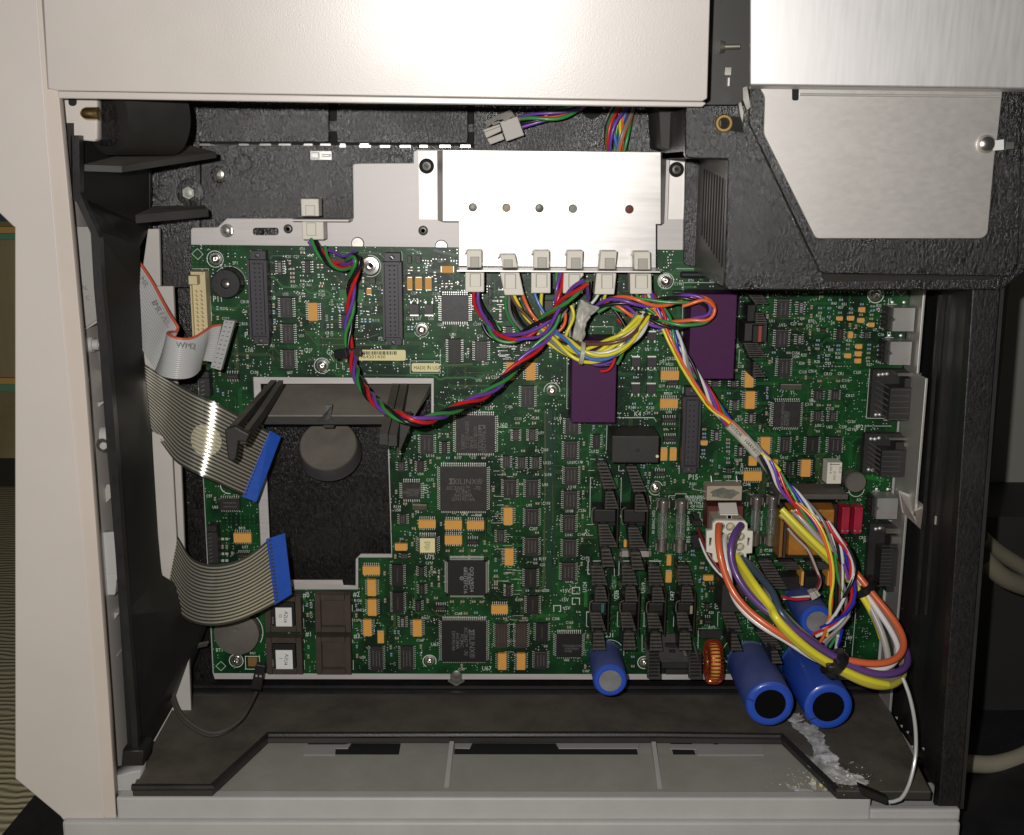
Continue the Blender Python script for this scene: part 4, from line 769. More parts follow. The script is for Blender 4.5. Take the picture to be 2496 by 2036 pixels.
# electrolytic capacitors
def ecap(t, x, y, rpx, H, dusty, end, xb=None, mslot=True, nm='electrolytic_capacitor'):
    c = TP(t, x, y, H); R = rpx / (4 if t < 20 else RS[t - 20][2]) * (c - CAM).y / F * 1.0 ; ax = Vector((0, -1, 0)); b = MB(); c0 = Vector((c.x, 0, c.z))
    if xb is not None: b0 = TP(t, xb[0], xb[1], 0); c0 = b0; ax = (c - b0).normalized(); H = (c - b0).length
    b.lathe(c0, ax, [(R * .985, 0), (R * .985, 1), (R * .93, 2.2), (R * .985, 3.4), (R, 4.5), (R, H * .45), (R * 1.0, H - 2.6), (R * .97, H - 1.0), (R * .88, H - .15), (R * .78, H), (R * .66, H - .15), (R * .64, H - .5)], 48)
    o = b.obj(nm, BLUECD if dusty else BLUEC, board, smooth=True, auto=40)
    if dusty:
        q = MB(); q.lathe(c0 + ax * (H - 2.7), ax, [(R * 1.004, 0), (R * .985, 1.4), (R * .90, 2.55), (R * .78, 2.8), (R * .66, 2.6), (R * .64, 2.2)], 48); q.obj('sleeve_rim', BLUEC, o, smooth=True, auto=40)
    k = MB(); k.lathe(c0 + ax * (H - .45), ax, [(R * .655, 0), (R * .65, .12), (R * .3, .15)], 40); k.obj('end_disc', end, o, smooth=True); return o, c0, ax, R, H
BLKDISC = mat('black_rubber_disc', (.003, .003, .003), .9, spec=.1)
ALDISC = mat('scuffed_aluminium_disc', (.30, .30, .31), .42, .5, nscale=60, namp=.25)
o, *_ = ecap(27, 655, 985, 150, 62, True, BLKDISC); o['label'] = 'large blue capacitor with black end, dusty side'
o, *_ = ecap(27, 990, 1000, 153, 62, False, BLKDISC); o['label'] = 'large blue capacitor with black end beside the cable loop'
o, *_ = ecap(26, 1622, 850, 107, 38, True, ALDISC); o['label'] = 'blue capacitor with grey metal end'
o, *_ = ecap(12, 770, 465, 175, 42, True, ALDISC); o['label'] = 'blue capacitor behind the wires, dusty with metal end'
b = MB(); 
for (x0, y0, x1, y1) in ((70, 1205, 150, 1240), (670, 1430, 760, 1400)):
    a = TP(12, x0, y0, 62.3); c_ = TP(12, x1, y1, 62.3); d = (c_ - a).normalized(); n_ = Vector((-d.z, 0, d.x)) * .35; b.quad(a - n_, a + n_, c_ + n_, c_ - n_)
part(b, 'sleeve_seam', INK)
# toroid choke
c = TP(11, 1350, 1160, 12); R = 10.5; rw = 3.4; o_ = MB(); N_ = 34
for i in range(N_):
    a = 6.283 * i / N_; cc = Vector((c.x, -14 + 0, c.z)) + Vector((0, math.cos(a) * R * .9, math.sin(a) * R)); er = Vector((0, math.cos(a), math.sin(a)))
    pts = []
    for j in range(17):
        u = 6.283 * j / 16; rx, ry = 4.6, 3.3; sq = lambda v: math.copysign(abs(v) ** .6, v)
        pts.append(cc + Vector((sq(math.cos(u)) * rx, 0, 0)) + er * (sq(math.sin(u)) * ry))
    o_.tube(pts, .56, 6)
COPR = mat('enamelled_copper', (.50, .075, .025), .2, .7, coat=.6)
core = MB(); pts = [Vector((c.x, -14, c.z)) + Vector((0, math.cos(6.283 * i / 36) * R * .9, math.sin(6.283 * i / 36) * R)) for i in range(37)]
core.tube(pts, 3.1, 10, caps=False); co = core.obj('choke_coil', mat('yellow_core', (.62, .33, .06), .6), board, smooth=True); o_.obj('copper_winding', COPR, co, smooth=True)
b = MB(); tbox(b, 11, 1225, 868, 1435, 945, 0, 3, .3); part(b, 'choke_base', BLKD)
# finned heatsinks standing on the board with a power transistor clipped in
def comb(mb, t, xa, ya, xb, yb, ha, hb, w_, n=6, slant=None):
    """n fingers stacked down the board between pixel rows ya..yb; each runs from (xa, ha) to (xb, hb)"""
    for i in range(n):
        f0 = (i + .18) / n; f1 = (i + .82) / n
        def q(x, f, h): return TP(t, x, ya + (yb - ya) * f, h)
        th = Vector((0, 1.1, 0)); A0, A1, B0, B1 = q(xa, f0, ha), q(xa, f1, ha), q(xb, f0, hb), q(xb, f1, hb)
        mb.hexa([A1 + th, B1 + th, B0 + th, A0 + th], [A1, B1, B0, A0])
HSF = mat('worn_fin_edge', (.080, .074, .068), .36, .2, nscale=200, namp=.3)
def combs(t, dx, dy, segs, b, fb, dk):
    for (xl0, xl1, xr0, xr1, ya, yb, n, h) in segs:
        L = lambda f, hh=h: TP(t, dx + xl0 + (xl1 - xl0) * f, dy + ya + (yb - ya) * f, hh)
        R_ = lambda f, hh=h: TP(t, dx + xr0 + (xr1 - xr0) * f, dy + ya + (yb - ya) * f, hh)
        th = Vector((0, 4.5, 0))
        for i in range(n):
            f0 = (i + .12) / n; f1 = (i + .66) / n; q = [L(f1), R_(f1), R_(f0), L(f0)]; fb.hexa([v + th for v in q], q)
        q = [L(1), R_(1), R_(0), L(0)]; dk.hexa([v + Vector((0, 6.5, 0)) for v in q], [v + Vector((0, 4.6, 0)) for v in q])  # dark sheet behind the fingers, standing in for shade in the gaps
        # side wall below the fingers
        a, c = L(0), L(1); w_ = Vector((1.3, 0, 0)); e = Vector((0, .2, 0)); a2 = Vector((a.x, -2, a.z)); c2 = Vector((c.x, -2, c.z))
        b.hexa([c2, c2 + w_, a2 + w_, a2], [c + e, c + w_ + e, a + w_ + e, a + e])
        a, c = R_(0), R_(1); a2 = Vector((a.x, -(h - 8), a.z)); c2 = Vector((c.x, -(h - 8), c.z)); e = Vector((0, 1.0, 0))
        b.hexa([c2 - w_, c2, a2, a2 - w_], [c - w_ + e, c + e, a + e, a - w_ + e])
def sink(t, dx, dy, segs, body, hb=19):
    b = MB(); fb = MB(); dk = MB(); combs(t, dx, dy, segs, b, fb, dk)
    x0, y0, x1, y1 = body; X0, X1, Z0, Z1 = rect(t, dx + x0, dy + y0 - 25, dx + x1, dy + y1 + 30, 10); b.box(X0 + 1.5, X1 - .4, 1, 11, Z0, Z1, .6)
    xw = TP(t, dx + x1, dy + y0, 22).x; b.box(xw - 1.4, xw, 2, 22, Z0 - 9, Z1 + 9, .3)
    o = b.obj('heatsink', HS, board); fb.obj('fin_row', HSF, o); dk.obj('fin_backing', BLK, o)
    k = MB(); X0, X1, Z0, Z1 = rect(t, dx + x0 + 12, dy + y0, dx + x1 - 26, dy + y1, hb); k.box(X0, X1, 3, hb, Z0, Z1, .5); k.obj('power_transistor', CHIPD, o, bevel=.4)
    w2 = MB(); xx = X0 - .6; w2.tube(catmull([Vector((xx + 2, -hb, Z1 + 1)), Vector((xx, -hb, Z1)), Vector((xx - .3, -hb, (Z0 + Z1) / 2)), Vector((xx, -hb, Z0)), Vector((xx + 1.5, -hb, Z0 - 1))], 1), .3, 6); w2.obj('spring_clip', STEELD, o, smooth=True)
    a = rect(t, dx + x0, dy + segs[0][4], dx + x1, dy + segs[-1][5], 5); USED.append(a); return o
S7 = [(330, 400, 425, 532, 515, 775, 8, 22), (418, 408, 492, 548, 792, 970, 6, 25), (345, 362, 440, 540, 1112, 1345, 8, 21), (372, 388, 458, 512, 1352, 1540, 5, 27)]
sink(7, 0, 0, S7, (285, 965, 548, 1100)); sink(7, 290, 30, S7, (285, 935, 548, 1070))
S11 = [(165, 172, 272, 325, 235, 435, 6, 18), (208, 198, 296, 328, 442, 595, 5, 23), (150, 172, 255, 312, 692, 882, 6, 20), (188, 176, 284, 308, 890, 1070, 5, 26)]
for dx in (0, 296, 556, 842): sink(11, dx, 0 if dx != 556 else 6, S11, (150, 592, 345, 688))
k = MB(); tbox(k, 11, 1128, 628, 1152, 706, 24, 24.6); part(k, 'clip_edge', STEEL); k = MB(); tbox(k, 11, 262, 612, 290, 694, 22, 22.4); part(k, 'clip_edge', mat('teal_pad', (.02, .13, .14), .4)); k = MB(); tbox(k, 3, 1300, 820, 1328, 975, 20, 21); part(k, 'insulator_pad', mat('red_pad', (.35, .05, .03), .5))
def halfsink(t, segs):
    b = MB(); fb = MB(); dk = MB(); combs(t, 0, 0, segs, b, fb, dk); o = b.obj('heatsink', HS, board); fb.obj('fin_row', HSF, o); dk.obj('fin_backing', BLK, o); return o
o = halfsink(3, [(1190, 1275, 1330, 1400, 505, 610, 7, 18), (1275, 1270, 1345, 1390, 690, 800, 5, 22)])
k = MB(); tbox(k, 3, 1150, 780, 1395, 980, 2, 18, 1); k.obj('sink_body', BLKD, o); k = MB(); tbox(k, 3, 1240, 810, 1360, 985, 18, 20, .5); k.obj('power_transistor', CHIPD, o); k = MB(); tbox(k, 3, 1185, 610, 1275, 780, 2, 16, .5); k.obj('sink_web', HS, o)
halfsink(3, [(1150, 1215, 1290, 1385, 985, 1130, 7, 18), (1250, 1245, 1275, 1375, 1170, 1325, 6, 24)])
halfsink(11, [(1430, 1500, 1560, 1640, 690, 890, 6, 20), (1530, 1530, 1580, 1645, 900, 1075, 5, 30)])
k = MB(); tbox(k, 11, 1425, 410, 1665, 700, 2, 22, 1); part(k, 'power_transistor', BLKD)
halfsink(12, [(165, 300, 330, 430, 560, 740, 7, 26), (320, 330, 380, 435, 745, 880, 4, 38)])
halfsink(8, [(190, 330, 320, 480, 1145, 1430, 10, 22)]); halfsink(8, [(390, 480, 560, 615, 1160, 1240, 5, 14)]); halfsink(8, [(650, 740, 820, 885, 1160, 1240, 5, 14)])
k = MB(); tbox(k, 8, 612, 1255, 636, 1390, 4, 16); tbox(k, 8, 868, 1250, 892, 1390, 4, 16); part(k, 'orange_film_capacitor', ORNG); k = MB(); tbox(k, 8, 400, 1300, 600, 1440, 1, 12, .4); tbox(k, 8, 640, 1300, 860, 1430, 1, 12, .4); part(k, 'power_transistor_row', HS)
for i in range(5):
    for xx in (420, 660): sl(8, xx, 1290 + i * 24, xx + 170, 1290 + i * 24, w=.3)
# wide heatsink over the regulator at the bottom
b = MB(); cp = [TP(11, 860, 900, 8), TP(11, 1005, 900, 8), TP(11, 1130, 1120, 18), TP(11, 1120, 1180, 18), TP(11, 850, 1180, 18), TP(11, 820, 1120, 18)]; b.prism(cp, Vector((0, 2, 0)))
for (xa, xb) in ((712, 835), (1115, 1240)):
    a = [TP(11, xa, 1060, 14), TP(11, xb, 1100, 14), TP(11, xb, 1335, 26), TP(11, xa, 1330, 26)]; b.prism([a[0], TP(11, xa + 14, 1060, 14), TP(11, xa + 14, 1330, 26), a[3]], Vector((0, 4, 0))); b.prism([TP(11, xb - 14, 1120, 18), a[1], a[2], TP(11, xb - 14, 1330, 26)], Vector((0, 4, 0))); b.prism([TP(11, xa, 1318, 26), TP(11, xb, 1320, 26), TP(11, xb, 1340, 26), TP(11, xa, 1338, 26)], Vector((0, 3, 0)))
    for i in range(7):
        y = 1085 + i * 33; hh = 15 + i * 1.6; b.prism([TP(11, xa, y, hh), TP(11, xb, y, hh), TP(11, xb, y + 15, hh + .8), TP(11, xa, y + 15, hh + .8)], Vector((0, 2.5, 0)))
b.prism([TP(11, 675, 950, 10), TP(11, 700, 990, 12), TP(11, 745, 1290, 22), TP(11, 715, 1250, 20)], Vector((0, 2, 0))); b.prism([TP(11, 1150, 960, 10), TP(11, 1175, 1000, 12), TP(11, 1240, 1170, 22), TP(11, 1215, 1200, 20)], Vector((0, 2, 0)))
o = b.obj('heatsink', mat('dusty_dark_sink', (.045, .041, .038), .5, .1, nscale=60, namp=.25), board); k = MB(); tbox(k, 11, 885, 1000, 1005, 1038, 12, 14); tbox(k, 11, 925, 1062, 985, 1084, 17, 18.4); k.obj('mounting_slot', VOID, o); k = MB(); tbox(k, 11, 850, 1165, 1110, 1240, 3, 11, .4); tbox(k, 11, 885, 1245, 1100, 1300, 1, 6, .4); k.obj('voltage_regulator', BLKD, o)
# glass fuses
GLASS = mat('fuse_glass', (.9, .93, .9), .05, trans=.92); 
for (t, x, y0, y1, h) in ((7, 970, 862, 1378, 7), (7, 1148, 868, 1385, 7), (8, 165, 510, 1000, 7), (8, 320, 505, 1000, 7)):
    a = TP(t, x, y0, h); c = TP(t, x, y1, h); ax = (c - a); c.x = a.x = (a.x + c.x) / 2; L_ = (c - a).length; d = (c - a).normalized(); R = 3.3
    g = MB(); g.lathe(a + d * L_ * .18, d, [(R * .9, 0), (R * .9, L_ * .64)], 20); o = g.obj('fuse', GLASS, board, smooth=True)
    e = MB(); e.lathe(a, d, [(R * .8, 0), (R, .6), (R, L_ * .25)], 20); e.lathe(c, -d, [(R * .8, 0), (R, .6), (R, L_ * .25)], 20); e.lathe(a + d * 2 - Vector((0, R, 0)), Vector((0, -1, 0)), [(.9, -.4), (.8, .1), (.3, .4)], 12); e.obj('end_cap', STEELD, o, smooth=True)
    f = MB(); f.tube([a + d * L_ * .2 + Vector((rr.uniform(-.3, .3), 0, 0)), c - d * L_ * .2], .14, 5); f.obj('fuse_wire', TIN, o)
    b = MB(); z0, z1 = min(a.z, c.z), max(a.z, c.z)
    for (u, v) in ((z1 - 6, z1 - 1), (z0 + 1, z0 + 6)): b.box(a.x - R - 1, a.x - R + .2, 0, h + 1.5, u, v, .2); b.box(a.x + R - .2, a.x + R + 1, 0, h + 1.5, u, v, .2)
    b.obj('fuse_clip', STEELD, o); USED.append((a.x - R, a.x + R, z0, z1))
# resistor in ceramic boat with cement
b = MB(); X0, X1, Z0, Z1 = tbox(b, 7, 1400, 738, 1750, 885, 1, 12, .2); o = b.obj('cement_resistor', mat('buff_ceramic', (.42, .35, .27), .7, nscale=90, namp=.12), board, bevel=.4); k = MB(); pts = []
for i in range(40):
    a = 6.283 * i / 40; rx = (X1 - X0) * .38 * (1 + .08 * math.sin(5 * a + 1) + .05 * math.sin(9 * a)); rz = (Z1 - Z0) * .33 * (1 + .14 * math.sin(4 * a) + .08 * math.sin(7 * a + 2)); pts.append(Vector(((X0 + X1) / 2 + rx * math.cos(a), -12, (Z0 + Z1) / 2 + rz * math.sin(a))))
k.prism(pts, Vector((0, -.35, 0))); k.obj('cement_fill', mat('grey_cement', (.15, .155, .13), .9, nscale=200, namp=.45, bump=.8, bscale=500), o)
k = MB(); 
for x in (1450, 1698): k.tube([TP(7, x - 8, 640, 2), TP(7, x, 700, 3), TP(7, x + 4, 740, 6)], .35, 6)
for (a, b_) in (((1400, 795), (1260, 770)), ((1740, 795), (1800, 780))): k.tube([TP(7, *a, 10), TP(7, *b_, 3)], .35, 6)
k.obj('wire_lead', TIN, o)
b = MB(); tbox(b, 7, 572, 1370, 845, 1438, .5, 5, .3); o = b.obj('shunt_block', mat('grey_block', (.34, .31, .28), .6, nscale=60, namp=.15), board, bevel=.3); k = MB(); tbox(k, 7, 552, 1382, 575, 1428, .5, 3); tbox(k, 7, 842, 1382, 862, 1428, .5, 3); k.obj('end_cap', STEELD, o)
# power connector base
b = MB(); tbox(b, 7, 1400, 930, 1762, 1170, 0, 14, .5); part(b, 'power_socket', mat('dark_red_plastic', (.10, .022, .018), .5, nscale=40, namp=.3))
b = MB(); tbox(b, 7, 1262, 1080, 1355, 1135, 0, 14, .4); tbox(b, 7, 1275, 1035, 1330, 1080, 0, 9, .4); tbox(b, 7, 1262, 1210, 1345, 1350, 0, 8, .4); o = part(b, 'fan_header', BLK)
# sockets for firmware chips
def plcc(t, x0, y0, x1, y1, filled, txt=None, ty=0):
    H = 7; X0, X1, Z0, Z1 = rect(t, x0, y0, x1, y1, H); b = MB(); wl = 3.6; USED.append((X0, X1, Z0, Z1))
    b.box(X0, X1, 0, 3, Z0, Z1); b.box(X0, X0 + wl, 3, H, Z0, Z1, .2); b.box(X1 - wl, X1, 3, H, Z0, Z1, .2); b.box(X0 + wl, X1 - wl, 3, H, Z1 - wl, Z1, .2); b.box(X0 + wl, X1 - wl, 3, H, Z0, Z0 + wl, .2)
    o = part(b, 'chip_socket', SOCK); k = MB()
    n = 11
    for i in range(n):
        f = (i + .5) / n
        for (a, z) in ((X0 + wl + (X1 - X0 - 2 * wl) * f, Z1 - wl + .35), (X0 + wl + (X1 - X0 - 2 * wl) * f, Z0 + wl - .35)): k.box(a - .35, a + .35, 5.0, 6.2 if not filled else 6.6, z - .5, z + .5)
        for (x, a) in ((X0 + wl - .35, Z0 + wl + (Z1 - Z0 - 2 * wl) * f), (X1 - wl + .35, Z0 + wl + (Z1 - Z0 - 2 * wl) * f)): k.box(x - .5, x + .5, 5.0, 6.2, a - .35, a + .35)
    k.obj('contact', STEELD if filled else mat('dim_contact', (.13, .11, .085), .4, .7), o)
    if filled:
        k = MB(); k.box(X0 + wl + .5, X1 - wl - .5, 3, 6.6, Z0 + wl + .5, Z1 - wl - .5, .3); k.obj('firmware_chip', CHIPD, o)
        k = MB(); a = rect(t, *filled, 6.7); k.box(a[0], a[1], 6.6, 6.8, a[2], a[3]); lo = k.obj('paper_label', LABW, o)
        k = MB(); mx = (filled[0] + filled[2]) / 2; my = (filled[1] + filled[3]) / 2
        addtext(k, 'A2U4', TP(t, mx + 18, my, 6.85), 3.3, 98, 1.0); addtext(k, txt, TP(t, mx - 36, my - 10, 6.85), 3.0, 95); k.obj('handwriting', INK, o)
        k = MB(); addtext(k, 'KOREA', TP(t, filled[0] - 28, my + 35, 6.66), 1.5, 90); k.obj('print', MATS['pale_print2'], o)
    else:
        k = MB(); k.box(X0 + wl + 1.5, X1 - wl - 1.5, 3, 3.4, Z0 + wl + 1.5, Z1 - wl - 1.5); k.obj('socket_floor', SOCK, o)
    return o
plcc(9, 738, 612, 1098, 965, (848, 726, 1005, 908), 'O'); plcc(9, 755, 1018, 1106, 1376, (850, 1140, 1013, 1324), 'I'); plcc(9, 1230, 602, 1580, 968, None); plcc(9, 1240, 1012, 1582, 1378, None)
# trimmer, coin cell buzzer disc
b = MB(); tbox(b, 9, 575, 1213, 668, 1300, 0, 1.6, .2); part(b, 'trimmer', mat('ochre_trimmer', (.22, .12, .03), .6))
b = MB(); c = TP(9, 462, 985, 8); b.lathe(Vector((c.x, -2, c.z)), Vector((0, -1, 0)), [(14.2, 0), (14.6, .5), (14.6, 5.0), (14.2, 5.8), (13.6, 6)], 56); o = b.obj('coin_battery', DISC, board, smooth=True, auto=30); o['label'] = 'round dusty coin battery'
k = MB(); tbox(k, 9, 430, 928, 480, 970, 8, 8.7, .2); k.obj('contact_tab', STEELD, o); USED.append((c.x - 15, c.x + 15, c.z - 15, c.z + 15))
# pill shaped suppressors, crystals
for (t, x0, y0, x1, y1, h) in ((3, 545, 292, 790, 358, 5), (3, 470, 478, 615, 520, 5)):
    X0, X1, Z0, Z1 = rect(t, x0, y0, x1, y1, h); b = MB(); r = (Z1 - Z0) / 2; b.lathe(Vector((X0, -r, (Z0 + Z1) / 2)), Vector((1, 0, 0)), [(r * .7, 0), (r, .8), (r, X1 - X0 - .8), (r * .7, X1 - X0)], 18); part(b, 'axial_diode', mat('blue_black', (.018, .020, .025), .5), smooth=True)
for (t, x0, y0, x1, y1) in ((3, 1508, 1382, 1728, 1446), (6, 256, 916, 408, 975)):
    b = MB(); X0, X1, Z0, Z1 = tbox(b, t, x0, y0, x1, y1, .3, 3.5, .3); o = part(b, 'crystal', mat('dark_can', (.07, .062, .05), .5, .3, nscale=100, namp=.2)); k = MB(); k.box(X0 + .5, X1 - .5, 3.4, 3.6, Z1 - .9, Z1 - .2); k.obj('can_edge', STEELD, o)
# surface mount power devices with bright tabs
for (t, x0, y0, x1, y1, up) in ((2, 22, 605, 118, 712, 1), (2, 166, 605, 262, 712, 1), (3, 212, 882, 308, 962, 0), (3, 60, 1128, 150, 1222, 0), (3, 212, 1128, 308, 1226, 0), (3, 55, 1388, 150, 1482, 0), (3, 205, 1390, 305, 1485, 0), (8, 1, 0, 2, 1, 0), (7, 1090, 1, 1091, 2, 0)):
    if x1 - x0 < 5: continue
    X0, X1, Z0, Z1 = rect(t, x0, y0, x1, y1, 2.2); b = MB(); b.box(X0, X1, .1, 2.3, Z0, Z1, .25); o = part(b, 'surface_transistor', CHIP); k = MB()
    zt = (Z0 - .9, Z0 + .1) if up else (Z1 - .1, Z1 + .9); k.box(X0 + .3, X1 - .3, .1, 1.2, zt[0], zt[1], .1)
    for x in (X0 + 1, X1 - 1):
        zz = Z1 if up else Z0; k.box(x - .5, x + .5, .1, .8, zz if up else zz - 1.6, zz + 1.6 if up else zz, .1)
    k.obj('lead_row', TIN, o); USED.append((X0, X1, Z0 - 2, Z1 + 2))
# jacks at the right edge
ALUJ = mat('matt_metal_shell', (.40, .39, .375), .5, .6, nscale=70, namp=.08)
for (t, x0, y0, x1, y1) in ((4, 1108, 284, 1316, 512), (4, 1078, 614, 1284, 840), (8, 1350, 540, 1552, 742)):
    H = 15; b = MB(); X0, X1, Z0, Z1 = rect(t, x0, y0, x1, y1, H); zc = (Z0 + Z1) / 2
    pts = [Vector((X0, -H, Z0)), Vector((X1, -H, Z0)), Vector((X1, -H, Z1)), Vector((X0, -H, Z1)), Vector((X0, -H, zc + 1.4)), Vector((X0 + 1.4, -H, zc)), Vector((X0, -H, zc - 1.4))]
    b.prism(pts, Vector((0, H, 0))); o = b.obj('shielded_jack', ALUJ, board); k = MB(); k.box(X0 - 2.5, X0 - .05, 0, 12, Z0 + .3, Z1 - .3, .4)
    for j in range(4): z = Z0 + (Z1 - Z0) * (j + .6) / 4.4; k.box(X0 - 3.2, X0 - 2.4, 0, 9, z - .5, z + .5)
    k.obj('contact_block', BLKD, o)
    for f in (.3, .85): k = MB(); k.lathe(Vector((X0 + (X1 - X0) * f, -.1, Z1 + 1.6)), Vector((0, -1, 0)), [(1.1, 0), (.8, .5), (.3, .7)], 10); k.obj('solder_joint', TIN, o, smooth=True)
    USED.append((X0 - 3, X1, Z0, Z1 + 2))
# black multi-port sockets
for (t, x0, y0, x1, y1) in ((4, 895, 885, 1340, 1360), (8, 1222, -88, 1648, 300), (8, 1262, 790, 1520, 1420)):
    H = 16; b = MB(); X0, X1, Z0, Z1 = rect(t, x0, y0, x1, y1, 6); W_ = X1 - X0; Hh = Z1 - Z0; small = y0 == 790
    b.box(X0, X1 - 2, 0, 5, Z0, Z1, .3); b.box(X0 + W_ * .28, X1 - 1, 5, H, Z0 + Hh * (.02 if not small else .12), Z1 - Hh * .30, .4); b.box(X0 + W_ * .60, X1 - 1, 5, H - 2, Z0 + .5, Z1 - Hh * .12, .4)
    o = b.obj('black_port_block', BLKD, board); k = MB(); g = MB()
    n = 5 if not small else 11
    for j in range(n + 1):
        z = Z0 + Hh * (.05 if not small else .14) + (Hh * .60) * j / n; k.box(X0 + W_ * .30, X1 - W_ * .28, H, H + .25, z - .14, z + .14)
        if not small: g.prism([Vector((X0 + W_ * .10, -5.2, z + 3.2)), Vector((X0 + W_ * .10, -5.2, z + 3.8)), Vector((X0 + W_ * .28, -13, z + .6)), Vector((X0 + W_ * .28, -13, z))], Vector((.3, -.4, 0)))
    k.obj('moulded_rib', mat('edge_worn_black', (.09, .085, .08), .4), o); 
    if g.v: g.obj('contact', STEELD, o)
    for zz in (Z1 - 3.2, Z0 + 2.4):
        for xx in (X0 + 4, X0 + 6.5, X0 + 9): k = MB(); k.lathe(Vector((xx, -5.1, zz + rr.uniform(-.5, .5))), Vector((0, -1, 0)), [(1.2, 0), (.8, .6), (.3, .8)], 10); k.obj('solder_joint', TIN, o, smooth=True)
    k = MB(); k.box(X0 + W_ * .45, X1 - .5, 5, 13, Z1 - Hh * .10, Z1 - .5, .3); k.box(X1 - 6, X1 - 1, 13, 15, Z1 - Hh * .24, Z1 - Hh * .12, .3); k.obj('metal_bracket', mat('grimy_metal', (.16, .15, .135), .5, .6, nscale=90, namp=.3), o)
# flat-faced metal can transistor
c = TP(8, 1148, 390, 8); b = MB(); X0, X1, Z0, Z1 = rect(8, 1085, 275, 1212, 500, 10); b.lathe(Vector(((X0 + X1) / 2, -1, (Z0 + Z1) / 2)), Vector((0, -1, 0)), [(6.6, 0), (6.6, 8), (6.0, 9)], 28); o = part(b, 'metal_can', DISC, smooth=True, auto=30)
# transformer area: dark bobbin, copper tape coil
b = MB(); tbox(b, 8, 385, 495, 1080, 560, 0, 24, .5); o = b.obj('transformer', mat('grey_ferrite', (.075, .068, .062), .6, nscale=60, namp=.2, dust=.5), board, bevel=.5)
b = MB(); tbox(b, 8, 382, 590, 960, 1130, 0, 10, .5); b.obj('transformer_frame', BLK, o); b = MB(); X0, X1, Z0, Z1 = tbox(b, 8, 474, 630, 950, 1122, 8, 20, 1.5); b.obj('transformer_coil', mat('copper_tape', (.48, .20, .035), .35, .3, nscale=60, namp=.35, coat=.3), o, bevel=1)
b = MB(); tbox(b, 8, 395, 700, 440, 1120, 8, 22, .5); b.obj('coil_side', mat('copper_tape_edge', (.30, .14, .03), .4, .3), o); b = MB(); tbox(b, 8, 440, 640, 474, 1126, 8, 21, .3); b.obj('bobbin_wall', mat('brown_bobbin', (.05, .03, .02), .5), o)
for (x0, x1) in ((1000, 1092), (1122, 1218)):
    b = MB(); X0, X1, Z0, Z1 = tbox(b, 8, x0, 622, x1, 896, .5, 9, .5); o = b.obj('film_capacitor', mat('crimson_film', (.38, .018, .045), .38, nscale=90, namp=.15), board, bevel=.5); k = MB()
    for xx in (X0 + 1.4, X1 - 1.4): k.box(xx - .7, xx + .7, 9.0, 9.1, Z0 + 2.4, Z0 + 2.9)
    k.obj('print', MATS['pale_print2'], o)
# ================================================================ aluminium plate behind the board
plate = thing('mounting_plate', 'bare aluminium plate edging the green circuit board on all sides', 'metal plate', P(900, 560, -3))
top = [T(21, *q) for q in ((1103, 1420), (1103, 1325), (1110, 1316), (1255, 1312), (1310, 1262), (2040, 1262), (2036, 955), (2045, 947), (2090, 945))] + [(1009, 399), (1009, 371), (1018, 366), (1674, 372), (1674, 640), (1712, 652), (1712, 700), (1700, 1000)]
PO = top + [(2230, 1000), (2205, 1300), (2190, 1600), (2150, 1657), (524, 1655), (519, 1640), (497, 1200)]
PH = [(634, 935), (1052, 935), (1052, 1035), (1056, 1046), (945, 1046), (955, 1352), (880, 1352), (868, 1364), (868, 1429), (836, 1429), (833, 1416), (660, 1416), (650, 1180)]
slot = rnd([TP(21, x, y, -3) for x, y in ((1455, 1312), (1607, 1312), (1607, 1358), (1455, 1358))], 2.2)
sheet('back_plate', [[P(x, y, -3) for x, y in PO], [P(x, y, -3) for x, y in PH], slot, circ(TP(21, 1660, 1320, -3), 2.9, 24), circ(TP(22, 547, 857, -3), 3.0, 24)], -5, -3, ALUP, plate, .3)
def lathe_obj(p, prof, nm, m, parent, n=28, ax=Vector((0, -1, 0)), auto=30):
    b = MB(); b.lathe(p, ax, prof, n); return b.obj(nm, m, parent, smooth=True, auto=auto)
def hexbolt(p, r, parent, m=STEEL, nm='hex_bolt'):
    b = MB(); b.lathe(p, Vector((0, -1, 0)), [(r * 1.2, 0), (r * 1.2, .6)], 24); b.lathe(p + Vector((0, -.6, 0)), Vector((0, -1, 0)), [(r, 0), (r, 2), (r * .88, 2.5)], 6); b.lathe(p + Vector((0, -3.0, 0)), Vector((0, -1, 0)), [(r * .62, 0), (r * .55, .3), (r * .1, .45)], 20); return b.obj(nm, m, parent)
hexbolt(TP(21, 1310, 1330, -3), 3.4, plate)
def socket_screw(p, r, parent):
    o = lathe_obj(p, [(r * 1.12, 0), (r * 1.12, .4), (r * .8, .5), (r * .75, -1.0)], 'screw_recess', VOID, parent); lathe_obj(p + Vector((0, .4, 0)), [(r * .66, -.5), (r * .62, 1.0), (r * .35, 1.1), (r * .3, .4)], 'screw', mat('dark_screw', (.085, .08, .07), .4, .5), parent)
for (t, x, y, r) in ((21, 1660, 1320, 3.3), (22, 547, 857, 3.4)): socket_screw(TP(t, x, y, -4.2), r, plate)
lathe_obj(TP(21, 1505, 1335, -7), [(1.6, 0), (1.5, 2), (1, 2.5)], 'screw', BLK, plate)
b = MB(); p0 = TP(21, 1710, 1262, -3); p1 = TP(21, 2035, 1262, -3); b.box(p0.x, p1.x, -3, 16, p0.z - .8, p0.z + .8, .3); b.obj('folded_tab', ALUP, plate)
